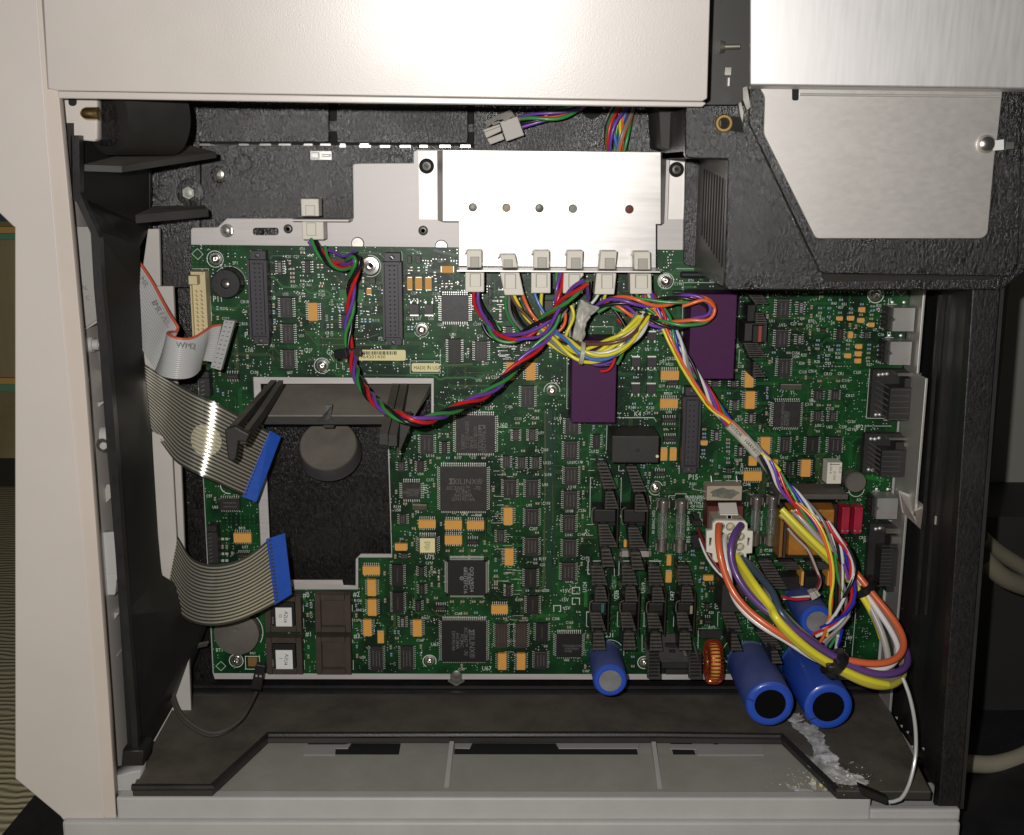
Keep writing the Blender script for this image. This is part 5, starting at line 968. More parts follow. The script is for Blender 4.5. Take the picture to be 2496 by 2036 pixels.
# notch screw on the lower edge
lathe_obj(P(1112, 1650, -4), [(6.2, 0), (6.2, .6), (4.6, .8), (4.4, 1.6), (3, 2)], 'hex_nut', STEELD, plate, 6)
lathe_obj(P(1113, 1640, -3), [(3.0, 0), (2.8, 3), (1.5, 3.4)], 'screw', STEELD, plate)
for x, y in ((872, 594), (1076, 601)): lathe_obj(P(x, y, -3), [(4, 0), (3.4, 1)], 'pressed_stud', STEELD, plate)
# ================================================================ bracket with raised face
br = thing('connector_bracket', 'shiny aluminium bracket with a row of five small holes, six plugs on its lip', 'bracket', P(1330, 480, 10))
HF = 17
face = [(1080, 367), (1610, 372), (1610, 546), (1598, 546), (1598, 652), (1119, 648), (1119, 539), (1080, 539)]
for (xa, xb, y0, y1) in ((1066, 1080, 367, 539), (1624, 1610, 372, 546)):
    b = MB(); A = P(xa, y0, 2); B_ = P(xb, y0, HF); z0 = P(xa, y1, 10).z; z1 = P(xa, y0, 10).z; u = Vector((0, 1.2, 0)); b.hexa([Vector((A.x, A.y, z0)) + u, Vector((B_.x, B_.y, z0)) + u, Vector((B_.x, B_.y, z1)) + u, Vector((A.x, A.y, z1)) + u], [Vector((A.x, A.y, z0)), Vector((B_.x, B_.y, z0)), Vector((B_.x, B_.y, z1)), Vector((A.x, A.y, z1))]); b.obj('side_bend', ALUD, br)
fh = [circ(TP(15, x, y, HF), 2.55, 22) for x, y in ((370, 1303), (698, 1307), (1020, 1312), (1346, 1316), (1897, 1322))]
sheet('raised_face', [[P(x, y, HF) for x, y in face]] + fh, HF - 1.5, HF, ALU, br, .25)
for (x0, x1, sx) in ((1021, 1066, -1), (1628, 1673, 1)):
    b = MB(); p0 = P(x0, 536, 0); p1 = P(x1, 368, 0); b.box(p0.x, p1.x, -2.9, -.6, p0.z, p1.z, .2); b.obj('mounting_flange', ALUD, br)
for (t, x, y) in ((22, 567, 485), (22, 2007, 505)): socket_screw(TP(t, x, y, -.4), 4.0, br)
p0 = P(1115, 650, HF); p1 = P(1601, 653, HF); zf = P(1115, 650, HF).z
b = MB(); b.box(p0.x, p1.x, HF - 1.5, 36, zf - 1.6, zf - .1, .4); b.obj('lip', ALU, br)
k = MB()
for j, (x, m_) in enumerate(((362, MATS['dark_screw']), (698, mat('tan_light_pipe', (.42, .33, .20), .5)), (1020, MATS['dark_screw']), (1346, mat('grey_light_pipe', (.30, .29, .27), .5)), (1897, mat('dull_red_glimpse', (.16, .03, .015), .5)))): 
    c = TP(15, x, 1312, HF); k = MB(); k.lathe(Vector((c.x, -(HF - 9), c.z)), Vector((0, -1, 0)), [(3.6, 0), (3.5, 2), (1, 2.4)], 20); k.obj('light_pipe' if j < 4 else 'wire_glimpse', m_, br, smooth=True)
# white nylon plugs through the lip
def plug(xu, yu0, yu1, wu, xl, yl0, yl1, wl, tilt, label, hc=27, t=2, lm=OFFW):
    o = thing('plug_connector', label, 'plug connector', TP(t, xl, yl0, hc), 'white plugs along the bracket lip')
    for (xc, y0, y1, w_, dep, nm) in ((xu, yu0, yu1, wu, 5.5, 'latch_half'), (xl, yl0, yl1, wl, 6.5, 'body')):
        H = hc + dep; b = MB(); wi = w_ / 2
        dx = tilt * (y1 - y0)
        q = lambda x, y, h: TP(t, x, y, h)
        F_ = [q(xc - wi, y1, H) + Vector((dx * .05, 0, 0)), q(xc + wi, y1, H) + Vector((dx * .05, 0, 0)), q(xc + wi, y0, H), q(xc - wi, y0, H)]
        B_ = [v + Vector((0, 2 * dep, 0)) for v in F_]; b.hexa(B_, F_)
        m = b.obj(nm, lm, o, bevel=.5)
        k = MB(); i0, i1 = (.38, 1.0) if nm == 'latch_half' else (.05, .72); xo = w_ * .04
        def g(fx, fy, h): return q(xc + xo + wi * fx, y0 + (y1 - y0) * fy, h)
        H2 = H + .05
        # raised tongue with a shadow groove round it
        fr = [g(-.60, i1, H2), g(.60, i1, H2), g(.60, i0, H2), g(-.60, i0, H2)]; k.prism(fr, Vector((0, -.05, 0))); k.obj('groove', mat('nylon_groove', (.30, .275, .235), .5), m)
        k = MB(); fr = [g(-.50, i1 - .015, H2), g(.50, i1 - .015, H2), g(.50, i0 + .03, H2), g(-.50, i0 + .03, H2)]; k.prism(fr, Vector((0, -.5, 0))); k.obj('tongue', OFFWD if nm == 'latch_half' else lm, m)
        if nm == 'latch_half':
            k = MB(); k.prism([q(xc - wi - 22, y0 + 46, H - 4), q(xc - wi, y0 + 20, H - 4), q(xc - wi, y0, H - 4), q(xc - wi - 4, y0, H - 4)], Vector((0, 6, 0))); k.obj('hook', lm, m)
    return o
names = ['leftmost white plug on the lip, green and purple wires below it', 'tilted white plug above the brown and orange wires, second from the left', 'white plug above the blue and yellow wires', 'white plug half hidden by the red and green wire twist', 'white plug above the orange and black wires, beside the crumpled tape', 'rightmost white plug on the lip, near the right flange screw']
PL = [((655, 80, 250, 148), (660, 298, 490, 185), 0), ((980, 122, 250, 150), (1000, 298, 520, 190), .25), ((1312, 84, 255, 155), (1305, 300, 500, 190), 0), ((1640, 86, 262, 155), (1625, 302, 502, 195), -.05), ((1970, 90, 265, 160), (1945, 305, 512, 195), -.12), ((2128 + 165, 95, 270, 160), (2128 + 150, 310, 508, 210), .02)]
for (u, l_, tl), nm in zip(PL, names): plug(u[0], u[1], u[2], u[3], l_[0], l_[1], l_[2], l_[3], tl, nm)
pl = thing('plug_connector', 'single white plug held by the tab at the upper left edge of the board', 'plug connector', TP(21, 1790, 1260, 10))
for (x0, y0, x1, y1, h, nm) in ((1732, 1143, 1840, 1250, 14, 'latch_half'), (1738, 1275, 1868, 1385, 16, 'body')):
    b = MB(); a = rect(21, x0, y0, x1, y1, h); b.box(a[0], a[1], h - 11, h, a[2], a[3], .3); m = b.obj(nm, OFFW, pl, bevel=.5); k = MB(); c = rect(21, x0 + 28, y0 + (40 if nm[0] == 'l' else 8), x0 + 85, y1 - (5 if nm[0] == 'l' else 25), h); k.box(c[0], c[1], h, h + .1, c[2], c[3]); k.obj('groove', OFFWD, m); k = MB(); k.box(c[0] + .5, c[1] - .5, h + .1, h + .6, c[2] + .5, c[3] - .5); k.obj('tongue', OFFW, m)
# loose four-way plug at the top
lp = thing('plug_connector', 'loose grey-white plug lying slanted on the black casting, above the bracket', 'plug connector', TP(15, 670, 520, 14))
def q4(pts, h0, h1, nm, m, par, bevel=.4):
    b = MB(); b.hexa([TP(15, x, y, h1) + Vector((0, h1 - h0, 0)) for x, y in pts], [TP(15, x, y, h1) for x, y in pts]); return b.obj(nm, m, par, bevel=bevel)
q4([(632, 470), (805, 415), (872, 600), (696, 662)], 2, 14, 'body', GREYN, lp)
q4([(480, 570), (640, 510), (650, 560), (500, 630)], 3, 12, 'pin_barrel', GREYN, lp); q4([(505, 635), (655, 578), (680, 640), (540, 693)], 3, 12, 'pin_barrel', GREYN, lp)
q4([(465, 548), (632, 488), (640, 512), (480, 572)], 6, 13, 'shroud', OFFWD, lp); q4([(480, 470), (735, 350), (765, 375), (790, 420), (515, 520), (500, 500)], 9, 15, 'latch', GREYN, lp)
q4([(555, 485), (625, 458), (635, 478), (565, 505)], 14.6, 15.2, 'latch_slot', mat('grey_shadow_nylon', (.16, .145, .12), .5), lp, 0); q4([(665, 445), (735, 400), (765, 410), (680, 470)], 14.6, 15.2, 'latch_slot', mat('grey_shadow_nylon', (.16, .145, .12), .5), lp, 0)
# ================================================================ black chassis: rear casting, left wall, shelves, floor, right wall
ch = thing('chassis', 'black crinkled plastic chassis lining the inside of the open housing', 'chassis', P(1200, 1500, -20))
c_ = lambda mb, nm, m, **k: mb.obj(nm, m, ch, **k)
b = MB(); a = P(330, 1700, -24); d = P(2330, 180, -24); b.box(a.x, d.x, -28, -24, a.z, d.z); c_(b, 'rear_casting', CASTD)
# upper rear panels with slots
def flat(poly, h0, h1, nm, m, par=None, t=None, r=0, bev=.4):
    pts = [(TP(t, x, y, h1) if t else P(x, y, h1)) for x, y in poly]
    if r: pts = rnd(pts, r)
    return sheet(nm, [pts], h0, h1, m, par or ch, bev)
flat([(486, 150), (1120, 150), (1690, 150), (1690, 700), (1160, 700), (470, 700), (472, 358), (474, 350)], -24, -14, 'rear_panel', CAST)
flat([(474, 180), (800, 180), (800, 345), (476, 345)], -14, -8, 'raised_panel', CAST, r=1.5)
flat([(822, 180), (1139, 180), (1139, 348), (822, 347)], -14, -8, 'raised_panel', CAST, r=1.5)
flat([(1156, 180), (1604, 180), (1604, 372), (1156, 372)], -14, -9, 'raised_panel', CAST, r=1.5)
flat([(364, 330), (486, 330), (486, 700), (364, 700)], -24, -10, 'side_panel', CASTD)
flat([(430, 240), (476, 240), (480, 330), (364, 340), (364, 300), (420, 320)], -24, -8, 'corner_web', CASTD)
b = MB()
for (x0, y0, x1, y1) in ((801, 250, 821, 296), (801, 320, 821, 345), (1140, 256, 1155, 303), (1140, 322, 1155, 360), (464, 250, 474, 292), (476, 346, 1139, 352)):
    a = P(x0, y1, -13.5); d = P(x1, y0, -13.5); b.box(a.x, d.x, -14, -13.6, a.z, d.z)
c_(b, 'slot', VOID)
tabm = mat('bright_spring_tab', (.75, .74, .72), .25, .9)
for (t, L_, y) in ((21, ((1125, 1210), (1370, 1430), (1490, 1560), (1600, 1675), (1745, 1800), (1840, 1905), (1955, 1990), (2070, 2125)), 834), (22, ((60, 100), (175, 245), (295, 355), (410, 475), (525, 572), (640, 705), (760, 820)), 371)):
    for (x0, x1) in L_:
        b = MB(); a = rect(t, x0, y - 8, x1, y + 8, -8); b.box(a[0], a[1], -14, -10, a[2], a[3], .2); o = c_(b, 'spring_tab', tabm)
b = MB(); a = rect(21, 1780, 868, 1910, 925, -6); b.box(a[0], a[1], -14, -9, a[2], a[3], .4); m_ = (a[0] + a[1]) / 2; b.box(a[0] + .8, m_ - .8, -9, -7, a[2] + 1, a[3] - 1, .5); b.box(m_ + .8, a[1] - .8, -9, -7, a[2] + 2, a[3] - 2, .5); c_(b, 'spring_clip', tabm)
hexbolt(TP(21, 1093, 1112, -10), 4.3, ch, mat('zinc_bolt', (.55, .56, .50), .3, .9)); lathe_obj(TP(21, 1095, 1110, -10), [(8.2, 0), (8.2, .5), (7.6, .7)], 'boss', CASTD, ch)
lathe_obj(TP(21, 1265, 1008, -14), [(5.2, 0), (5.2, 1), (4.3, 1.2)], 'boss', CASTD, ch); lathe_obj(TP(21, 1265, 1006, -13), [(3.0, 0), (2.8, 1.2), (1.4, 1.6), (1.2, 1)], 'screw', STEELD, ch)
for (t, x, y, r) in ((21, 1000, 790, 4.5), (21, 935, 1115, 5.0), (21, 1400, 940, 5.2), (22, 390, 462, 5), (22, 1845, 360, 5), (22, 2085, 640, 5)): lathe_obj(TP(t, x, y, -10), [(r, -14), (r, .3), (r - .5, .5), (r - .6, .1)], 'moulded_boss', CASTD, ch)
lathe_obj(TP(15, 1533, 340, -8.6), [(6.0, 0), (6.0, .2)], 'round_hole', VOID, ch)
# recess at the right of the bracket
flat([(1604, 180), (1690, 180), (1690, 383), (1612, 358)], -14, 40, 'upright_web', SHELFM, bev=.3)
flat([(1672, 388), (1712, 388), (1712, 650), (1668, 646)], -24, 2, 'recess_wall', CASTD, r=3)
# --- upper right casting
HC = 104
flat([(1674, 259), (1827, 259), (1842, 215), (2496, 215), (2520, 640), (2440, 704), (1769, 704), (1779, 386), (1674, 383)], HC - 6, HC, 'front_casting', CAST, r=2, bev=.8)
flat([(1829, 214), (1829, 301), (2002, 664), (2462, 672), (2480, 640), (2490, 214)], HC, HC + 3.5, 'stepped_panel', CAST, r=1, bev=.5)
b = MB(); b.prism([P(2003, 669, HC + 3), P(2400, 669, HC + 3), P(2436, 680, HC + .5), P(2012, 688, HC + .5)], Vector((0, 2, 0))); c_(b, 'bottom_ledge', SHELFM)
XV = P(1779, 540, HC).x
b = MB(); b.box(XV - .1, XV + 3, -20, HC - 6.1, P(1775, 703, HC).z, P(1779, 384, HC).z); c_(b, 'vent_wall', mat('lit_black_wall', (.10, .09, .078), .4, nscale=50, namp=.2, bump=.2, bscale=700))  # black lightened in colour so this side wall reads as lit
zt_ = P(1779, 384, HC).z
for i in range(9):
    h_ = 22 + i * 8.2; z1 = PXP(1740, 412 + i * 3, XV).z; z0 = PXP(1740, 585 + i * 7, XV).z
    b = MB(); b.box(XV - .4, XV - .12, h_, h_ + 2.6, z0, z1); c_(b, 'vent_slot', VOID)
b = MB(); a = P(1674, 384, HC); d = P(1779, 384, HC); b.box(a.x, d.x, 0, HC - 6, a.z, a.z + 3); b.box(P(1769, 704, HC).x, P(2440, 704, HC).x, 20, HC - 6, P(2000, 704, HC).z + .1, P(2000, 704, HC).z + 4); b.box(P(1674, 384, HC).x, P(1674, 384, HC).x + 3, 0, HC - 6, P(1674, 384, HC).z, P(1674, 262, HC).z); c_(b, 'casting_return', CASTD)
lathe_obj(P(1764, 301, HC), [(4.6, 0), (4.6, .8), (4.0, 1.2), (2.9, 1.2), (2.2, .2), (.3, .1)], 'brass_insert', mat('dull_brass', (.34, .24, .10), .35, .9), ch)
b = MB(); b.prism([P(1757, 284, HC), P(1805, 284, HC), P(1814, 325, HC), P(1775, 318, HC), P(1757, 316, HC)], Vector((0, -.3, 0))); c_(b, 'insert_recess', VOID)
# dark panel in the gap between cover and cage
b = MB(); a = P(1700, 262, 84); d = P(1850, -60, 84); b.box(a.x, d.x, 80, 84, a.z, d.z); c_(b, 'gap_panel', mat('olive_black_panel', (.040, .038, .033), .45, nscale=15, namp=.1))
b = MB(); p = TP(23, 385, 272, 88); b.tube([p, p + Vector((8.5, 0, .2))], 1.3, 10); b.tube([p + Vector((-1.8, 0, 0)), p + Vector((.4, 0, 0))], 3.3, 16, r2=2.9); c_(b, 'gap_screw', mat('nickel_screw', (.6, .57, .48), .3, .9), smooth=True)
b = MB(); a = rect(23, 392, 388, 435, 440, 85); b.box(a[0], a[1], 84, 85.5, a[2], a[3], .3); b.obj('clip_window', STEELD, ch); b = MB(); a = rect(23, 411, 450, 424, 500, 85); b.box(a[0], a[1], 84, 85.5, a[2], a[3], .1); b.obj('clip_window', ALUD, ch)
for pts in (((500, 510), (525, 500), (545, 620), (525, 640), (503, 580)), ((475, 600), (490, 590), (505, 650), (500, 710), (488, 680))):
    b = MB(); b.prism([TP(23, x, y, HC + 4) for x, y in pts], Vector((0, 6, 0))); b.obj('hinge_strip', STEELD, ch)
# --- left inner wall: a long upright strip standing off the rear
wx = P(353, 1000, 42).x
wall = [T(24, *q) for q in ((552, -40), (835, -40))]
def leftstrip():
    L0 = [(171, 300), (174, 470), (205, 500), (232, 560), (240, 700), (254, 860), (272, 1100), (292, 1350), (302, 1500), (322, 1830), (322, 1862)]
    R0 = [(364, 300), (364, 470), (364, 556), (342, 600), (338, 700), (347, 860), (368, 1060), (383, 1300), (392, 1400), (520, 1480), (445, 1690)]
    b = MB(); n0 = 0
    hf = 100; hb = lambda i: 46 if 2 < i < 9 else (6 if i <= 2 else 4)
    fr = [P(x, y, hf) for x, y in L0]; bk = [P(x, y, hb(i)) for i, (x, y) in enumerate(R0)]
    for i in range(len(L0) - 1): b.quad(fr[i], bk[i], bk[i + 1], fr[i + 1])
    o2 = Vector((-2.4, 0, 0)); n = len(b.v)
    for i in range(len(L0) - 1): b.quad(fr[i] + o2, bk[i] + o2, bk[i + 1] + o2, fr[i + 1] + o2); b.quad(fr[i], fr[i + 1], fr[i + 1] + o2, fr[i] + o2); b.quad(bk[i], bk[i + 1], bk[i + 1] + o2, bk[i] + o2)
    c_(b, 'left_wall', mat('scuffed_black_wall', (.009, .0085, .008), .55, nscale=40, namp=.35, bump=.1, bscale=900))
    # raised front edge strip
    E = [(144, 345), (146, 470), (158, 510), (200, 590), (206, 700), (212, 800), (232, 880), (253, 960), (262, 1100), (276, 1250), (292, 1440), (318, 1700), (322, 1862)]
    b = MB(); e0 = [P(x if i < 5 else x, y, 104) for i, (x, y) in enumerate([(176, 330), (178, 470), (190, 500), (226, 580), (233, 700), (243, 800), (252, 900), (258, 980), (270, 1130), (282, 1300), (297, 1500), (318, 1750), (324, 1862)])]
    W_ = 16
    for i in range(len(e0) - 1):
        u = Vector((P(W_ + 300, 1000, 104).x - P(300, 1000, 104).x, 0, 0)); b.hexa([e0[i + 1] + Vector((0, 6, 0)), e0[i + 1] + u + Vector((0, 6, 0)), e0[i] + u + Vector((0, 6, 0)), e0[i] + Vector((0, 6, 0))], [e0[i + 1], e0[i + 1] + u, e0[i] + u, e0[i]])
    c_(b, 'wall_front_edge', BLK)
leftstrip()
flat([(300, 1832), (347, 1832), (347, 1865), (298, 1865)], 90, 106, 'wall_foot', BLK)
flat([(196, 330), (364, 320), (364, 560), (232, 560), (205, 520), (196, 480)], 2, 6, 'corner_panel', BLKD)
# dusty gussets
b = MB(); b.hexa([TP(21, 480, 968, 96), TP(21, 860, 940, 40), TP(21, 1242, 905, 40), TP(21, 700, 975, 96)], [TP(21, 480, 948, 96), TP(21, 860, 852, 10), TP(21, 1120, 845, 10), TP(21, 1245, 878, 40)]); b.v = []; b.f = []
b.prism([TP(21, 478, 950, 92), TP(21, 860, 850, 30), TP(21, 1100, 840, 20), TP(21, 1246, 876, 45), TP(21, 700, 958, 88)], Vector((0, 0, -3.2))); c_(b, 'gusset', SHELFM)
b = MB(); b.prism([TP(21, 780, 1240, 60), TP(21, 890, 1188, 20), TP(21, 1175, 1185, 10), TP(21, 1200, 1203, 30)], Vector((0, 0, -4.5))); c_(b, 'gusset', SHELFM)
b = MB(); a = TP(21, 610, 668, 88); d = TP(21, 960, 668, 60); b.tube([a, a + (d - a) * .5, d], 19.5, 40, r2=21); c_(b, 'horizontal_boss', BLKD, smooth=True)
b = MB(); a = TP(21, 600, 690, 90); b.lathe(a, Vector((-.5, -1, 0)), [(13, -6), (13, 0), (11, .4)], 30); c_(b, 'boss_end', CAST)
# dusty shelf and its two rails crossing the cut-out
b = MB(); b.hexa([P(705, 928, -22) + Vector((0, 0, -5)), P(1056, 928, -22) + Vector((0, 0, -5)), P(1056, 924, -22), P(705, 924, -22)], [P(630, 1032, 24), P(985, 1032, 24), P(1012, 1012, 24), P(640, 1012, 24)]); c_(b, 'dusty_shelf', mat('dusty_brown_shelf', (.20, .18, .15), .7, nscale=25, namp=.22))
b = MB(); b.hexa([P(630, 1036, 20), P(985, 1036, 20), P(985, 1014, 20), P(640, 1014, 20)], [P(630, 1034, 25.5), P(985, 1034, 25.5), P(1010, 1016, 25.5), P(638, 1016, 25.5)]); c_(b, 'shelf_edge', BLKD)
def rail(pts, w_, hgt, nm='shelf_rail', m=SHELFM):
    b = MB()
    for i in range(len(pts) - 1):
        (x0, y0, h0), (x1, y1, h1) = pts[i], pts[i + 1]; A = P(x0, y0, h0); B = P(x1, y1, h1); sx = Vector((w_, 0, 0)); sz = Vector((0, 0, hgt))
        b.hexa([A - sz, A + sx - sz, A + sx + sz * .2, A + sz * .2], [B - sz, B + sx - sz, B + sx + sz * .2, B + sz * .2])
    return c_(b, nm, m)
rail([(668, 921, -10), (610, 985, 40), (553, 1050, 90)], 3.6, 4); rail([(684, 921, -10), (632, 1000, 45), (585, 1062, 90)], 3.2, 4.5)
rail([(958, 930, -10), (925, 1062, 84)], 4.5, 5); rail([(978, 930, -10), (947, 1066, 84)], 4.5, 5)
b = MB(); b.prism([P(547, 1048, 92), P(572, 1040, 92), P(608, 1060, 92), P(600, 1078, 92), P(580, 1076, 92), P(575, 1118, 92), P(566, 1126, 92), P(555, 1118, 92), P(552, 1095, 92)], Vector((0, 6, 0))); c_(b, 'rail_end', BLKD, bevel=.8)
b = MB(); b.prism([P(972, 1012, 60), P(1000, 1012, 60), P(1000, 1040, 60), P(966, 1120, 60), P(968, 1060, 60)], Vector((0, 10, 0))); c_(b, 'shelf_bracket', BLKD)
b = MB(); b.prism([P(795, 987, 27), P(810, 987, 27), P(806, 1022, 28), P(790, 1025, 28), P(772, 1030, 28), P(792, 1008, 28)], Vector((0, 2, 0))); c_(b, 'shelf_notch', BLK)
# round post with slanted dusty face
axp = Vector((0, -.74, .66)).normalized(); c = P(800, 1085, 0); b = MB(); b.lathe(c - axp * 11, axp, [(19.6, 0), (19.0, 1.5), (18.4, 10), (17.8, 11)], 48); b.lathe(c - axp * 24, axp, [(11, 0), (11, 13)], 30); c_(b, 'round_post', mat('grey_worn_post', (.06, .058, .06), .5, nscale=50, namp=.2, dust=.25), smooth=True, auto=35)
b = MB(); b.lathe(c - axp * .1, axp, [(17.4, 0), (17.2, .5)], 48); c_(b, 'post_face', mat('dust_covered', (.13, .115, .095), .9, nscale=60, namp=.25))
flat([(786, 1024), (815, 1024), (812, 1042), (790, 1042)], 2, 14, 'post_rib', SHELFM)
# beige openings seen through the wall, round pad
lathe_obj(TP(14, 1315, 1055, -23), [(10, 0), (10, 1), (9.4, 1.4)], 'round_pad', CASTD, ch)
# --- floor
ZF = P(1200, 1688, -2).z
F3 = [(441, 1690), (2160, 1694), (2168, 1728), (2270, 1930), (2041, 1928), (1905, 1796), (1600, 1793), (653, 1793), (517, 1921), (322, 1921), (380, 1800)]
fl_ = [PZ(x, y, ZF) for x, y in F3]; b = MB(); b.prism(fl_, Vector((0, 0, -5.2))); c_(b, 'floor_plate', mat('dusty_floor_plastic', (.026, .024, .022), .5, nscale=40, namp=.5, bump=.05, bscale=900, dust=.85, dustcol=(.135, .115, .088), stretch=(.12, 1, 1)), bevel=.6)
b = MB(); rim_ = [PZ(x, y, ZF + .5) for x, y in ((322, 1919), (517, 1919), (653, 1792), (1200, 1791), (1600, 1791), (1905, 1795), (2036, 1922))]; b.tube(rim_, 2.0, 8); c_(b, 'floor_rim', BLK, smooth=True)
b = MB(); a = PZ(430, 1690, ZF); d = PZ(2165, 1690, ZF); b.box(a.x, d.x, -6, 1.5, ZF, ZF + 1.8, .3); b.box(a.x, d.x, -10, -3, ZF + 1.81, ZF + 4.5, .3); c_(b, 'floor_bead', BLK)
# --- right wall
XR0 = P(2166, 1728, 6).x
b = MB(); b.v = []; zt = P(2270, 700, HC).z; zb = PZ(2270, 1930, ZF).z
p = [P(2262, 640, -4), P(2330, 700, HC), P(2276, 1934, 112), P(2164, 1726, 4)]
def wq(nm, pts, m, off): b = MB(); b.prism(pts, off); return c_(b, nm, m)
wq('right_wall', [P(2262, 700, -2), P(2372, 704, HC - 8), P(2290, 1932, 112), P(2166, 1720, -2)], mat('streaky_black_wall', (.016, .015, .015), .45, nscale=60, namp=.5, bump=.15, bscale=500, stretch=(1, 1, .06)), Vector((2.5, 0, 0)))
b = MB(); b.prism([P(2372, 690, HC - 2), P(2440, 690, HC - 2), P(2340, 1975, 114), P(2285, 1975, 114), P(2290, 1932, 114)], Vector((0, 8, 0))); c_(b, 'wall_front_face', CASTK, bevel=.6)
wq('wall_outer_side', [P(2440, 690, HC - 3), P(2340, 1972, 112), P(2345, 1900, 40), P(2420, 760, 40)], BLKD, Vector((2, 0, 0)))
for i in range(9): b = MB(); q = P(2198 + i * 13.6, 1482 + i * 17.8, 6 + i * 11); b.prism([q + Vector((-.7, -2, .5)), q + Vector((.8, -2, .7)), q + Vector((.6, -2, -1.0))], Vector((0, .4, 0))); c_(b, 'vent_nick', mat('pale_nick', (.30, .28, .25), .6))
for (x, y) in ((2182, 1747), (2194, 1767), (2209, 1782), (2220, 1817), (2230, 1842), (2247, 1822), (2289, 1192), (2290, 1330), (2285, 1320)): b = MB(); q = P(x, y, 20 + (y - 1100) * .1); b.prism([q + Vector((-.7, -2, .8)), q + Vector((.8, -2, .7)), q + Vector((.6, -2, -1.0))], Vector((0, .4, 0))); c_(b, 'vent_nick', MATS['pale_nick'])
for pts in (((2270, 1262), (2282, 1258), (2303, 1278), (2292, 1285), (2272, 1275)), ((2290, 1288), (2314, 1285), (2308, 1306)), ((2322, 750), (2330, 752), (2360, 764), (2355, 767)), ((2362, 800), (2380, 803), (2378, 812), (2366, 809))):
    b = MB(); b.prism([P(x, y, 60) for x, y in pts], Vector((0, 1, 0))); c_(b, 'light_gap', mat('pale_gap', (.32, .30, .27), .7))
for (x0, x1, h) in ((2290, 2300, 40), (2312, 2318, 62)):
    wq('wall_ridge', [P(x0, 720, h), P(x0 + 8, 720, h), P(x0 - 52, 1500, h), P(x0 - 60, 1500, h)], BLK, Vector((0, 2, 0)))
# ================================================================ rear connector bracket along the right edge of the board
rb = thing('edge_bracket', 'dull metal strip standing along the right edge of the board beside the jacks', 'bracket', P(2214, 1000, 0))
XB = P(2216, 742, 0).x
def xz(lst, Xp, th, nm, m): b = MB(); b.prism([PXP(x, y, Xp) for x, y in lst], Vector((th, 0, 0))); return b.obj(nm, m, rb)
def strip(y0, y1, h1, nm, m=ALUD, h0=-1): b = MB(); z0 = P(2216, y0, 0).z; z1 = P(2216, y1, 0).z; b.box(XB, XB + 1.6, h0, h1, z1, z0); return b.obj(nm, m, rb, bevel=.3)
strip(640, 896, 22, 'upright_strip'); strip(896.5, 1205, 37, 'port_surround'); strip(1205.5, 1830, 22, 'upright_strip')
b = MB(); z0 = P(2216, 1192, 20).z
b.prism([P(2190, 1195, 25), P(2227, 1210, 26), P(2250, 1230, 42), P(2250, 1240, 42), P(2244, 1290, 42), P(2200, 1250, 25)], Vector((0, 1.6, 0))); b.obj('screw_ear', ALUD, rb, bevel=.5)
lathe_obj(P(2233, 1254, 36), [(1.5, 0), (1.2, .8), (.4, 1)], 'ear_hole', STEEL, rb)
# ================================================================ cage at the upper right
cg = thing('metal_cage', 'brushed aluminium drive cage filling the upper right corner', 'metal box', P(2160, 100, 118))
b = MB(); HG = 119
pl_ = [P(1829, -80, HG + 2), P(2620, -80, HG + 10), P(2620, 218, HG + 7), P(1829, 208, HG - 1)]
b.prism(pl_, Vector((0, 3, 0))); b.obj('top_plate', ALUV, cg, bevel=.8)
b = MB(); b.hexa([P(1829, 216, HG - 5) + Vector((0, 3, 0)), P(2620, 226, HG - 5) + Vector((0, 3, 0)), P(2620, 218.5, HG + 7), P(1829, 208.5, HG - 1)], [P(1829, 216, HG - 5), P(2620, 226, HG - 5), P(2620, 219, HG + 6.9), P(1829, 209, HG - 1.1)]); b.obj('folded_edge', ALUV, cg)
dp = [T(23, *q) for q in ((600, 505), (632, 560), (625, 775), (925, 1378), (1885, 1378), (1915, 1352), (1955, 900), (1975, 770), (2002, 510))]
ns = [P(*T(23, x, y), HC + 7) for x, y in ((785, 500), (825, 500), (823, 575), (815, 583), (793, 583), (785, 575))]
dpl = rnd([P(x, y, HC + 7) for x, y in dp], 1.6)
sheet('side_plate', [dpl], HC + 5.4, HC + 7, ALUD, cg, .35)
sheet('plate_slot', [ns], HC + 7.0, HC + 7.1, VOID, cg)
b = MB(); b.tube([TP(23, 830, 548, HC + 7), TP(23, 1980, 560, HC + 7)], .7, 6); b.obj('pressed_bead', ALU, cg)
lathe_obj(TP(23, 1905, 835, HC + 7), [(4.6, 0), (4.5, 1.2), (3.6, 2.6), (2.2, 3.3), (.4, 3.5)], 'dome_screw', STEEL, cg)
b = MB(); b.prism([TP(23, 1950, 815, HC + 8), TP(23, 2012, 808, HC + 8), TP(23, 2012, 868, HC + 8), TP(23, 1950, 872, HC + 8)], Vector((0, 1, 0))); b.obj('white_tab', LABW, cg); b = MB(); b.prism([TP(23, 2020, 820, HC + 7), TP(23, 2070, 825, HC + 7), TP(23, 2072, 862, HC + 7), TP(23, 2020, 865, HC + 7)], Vector((0, 1, 0))); b.obj('steel_tab', STEELD, cg)
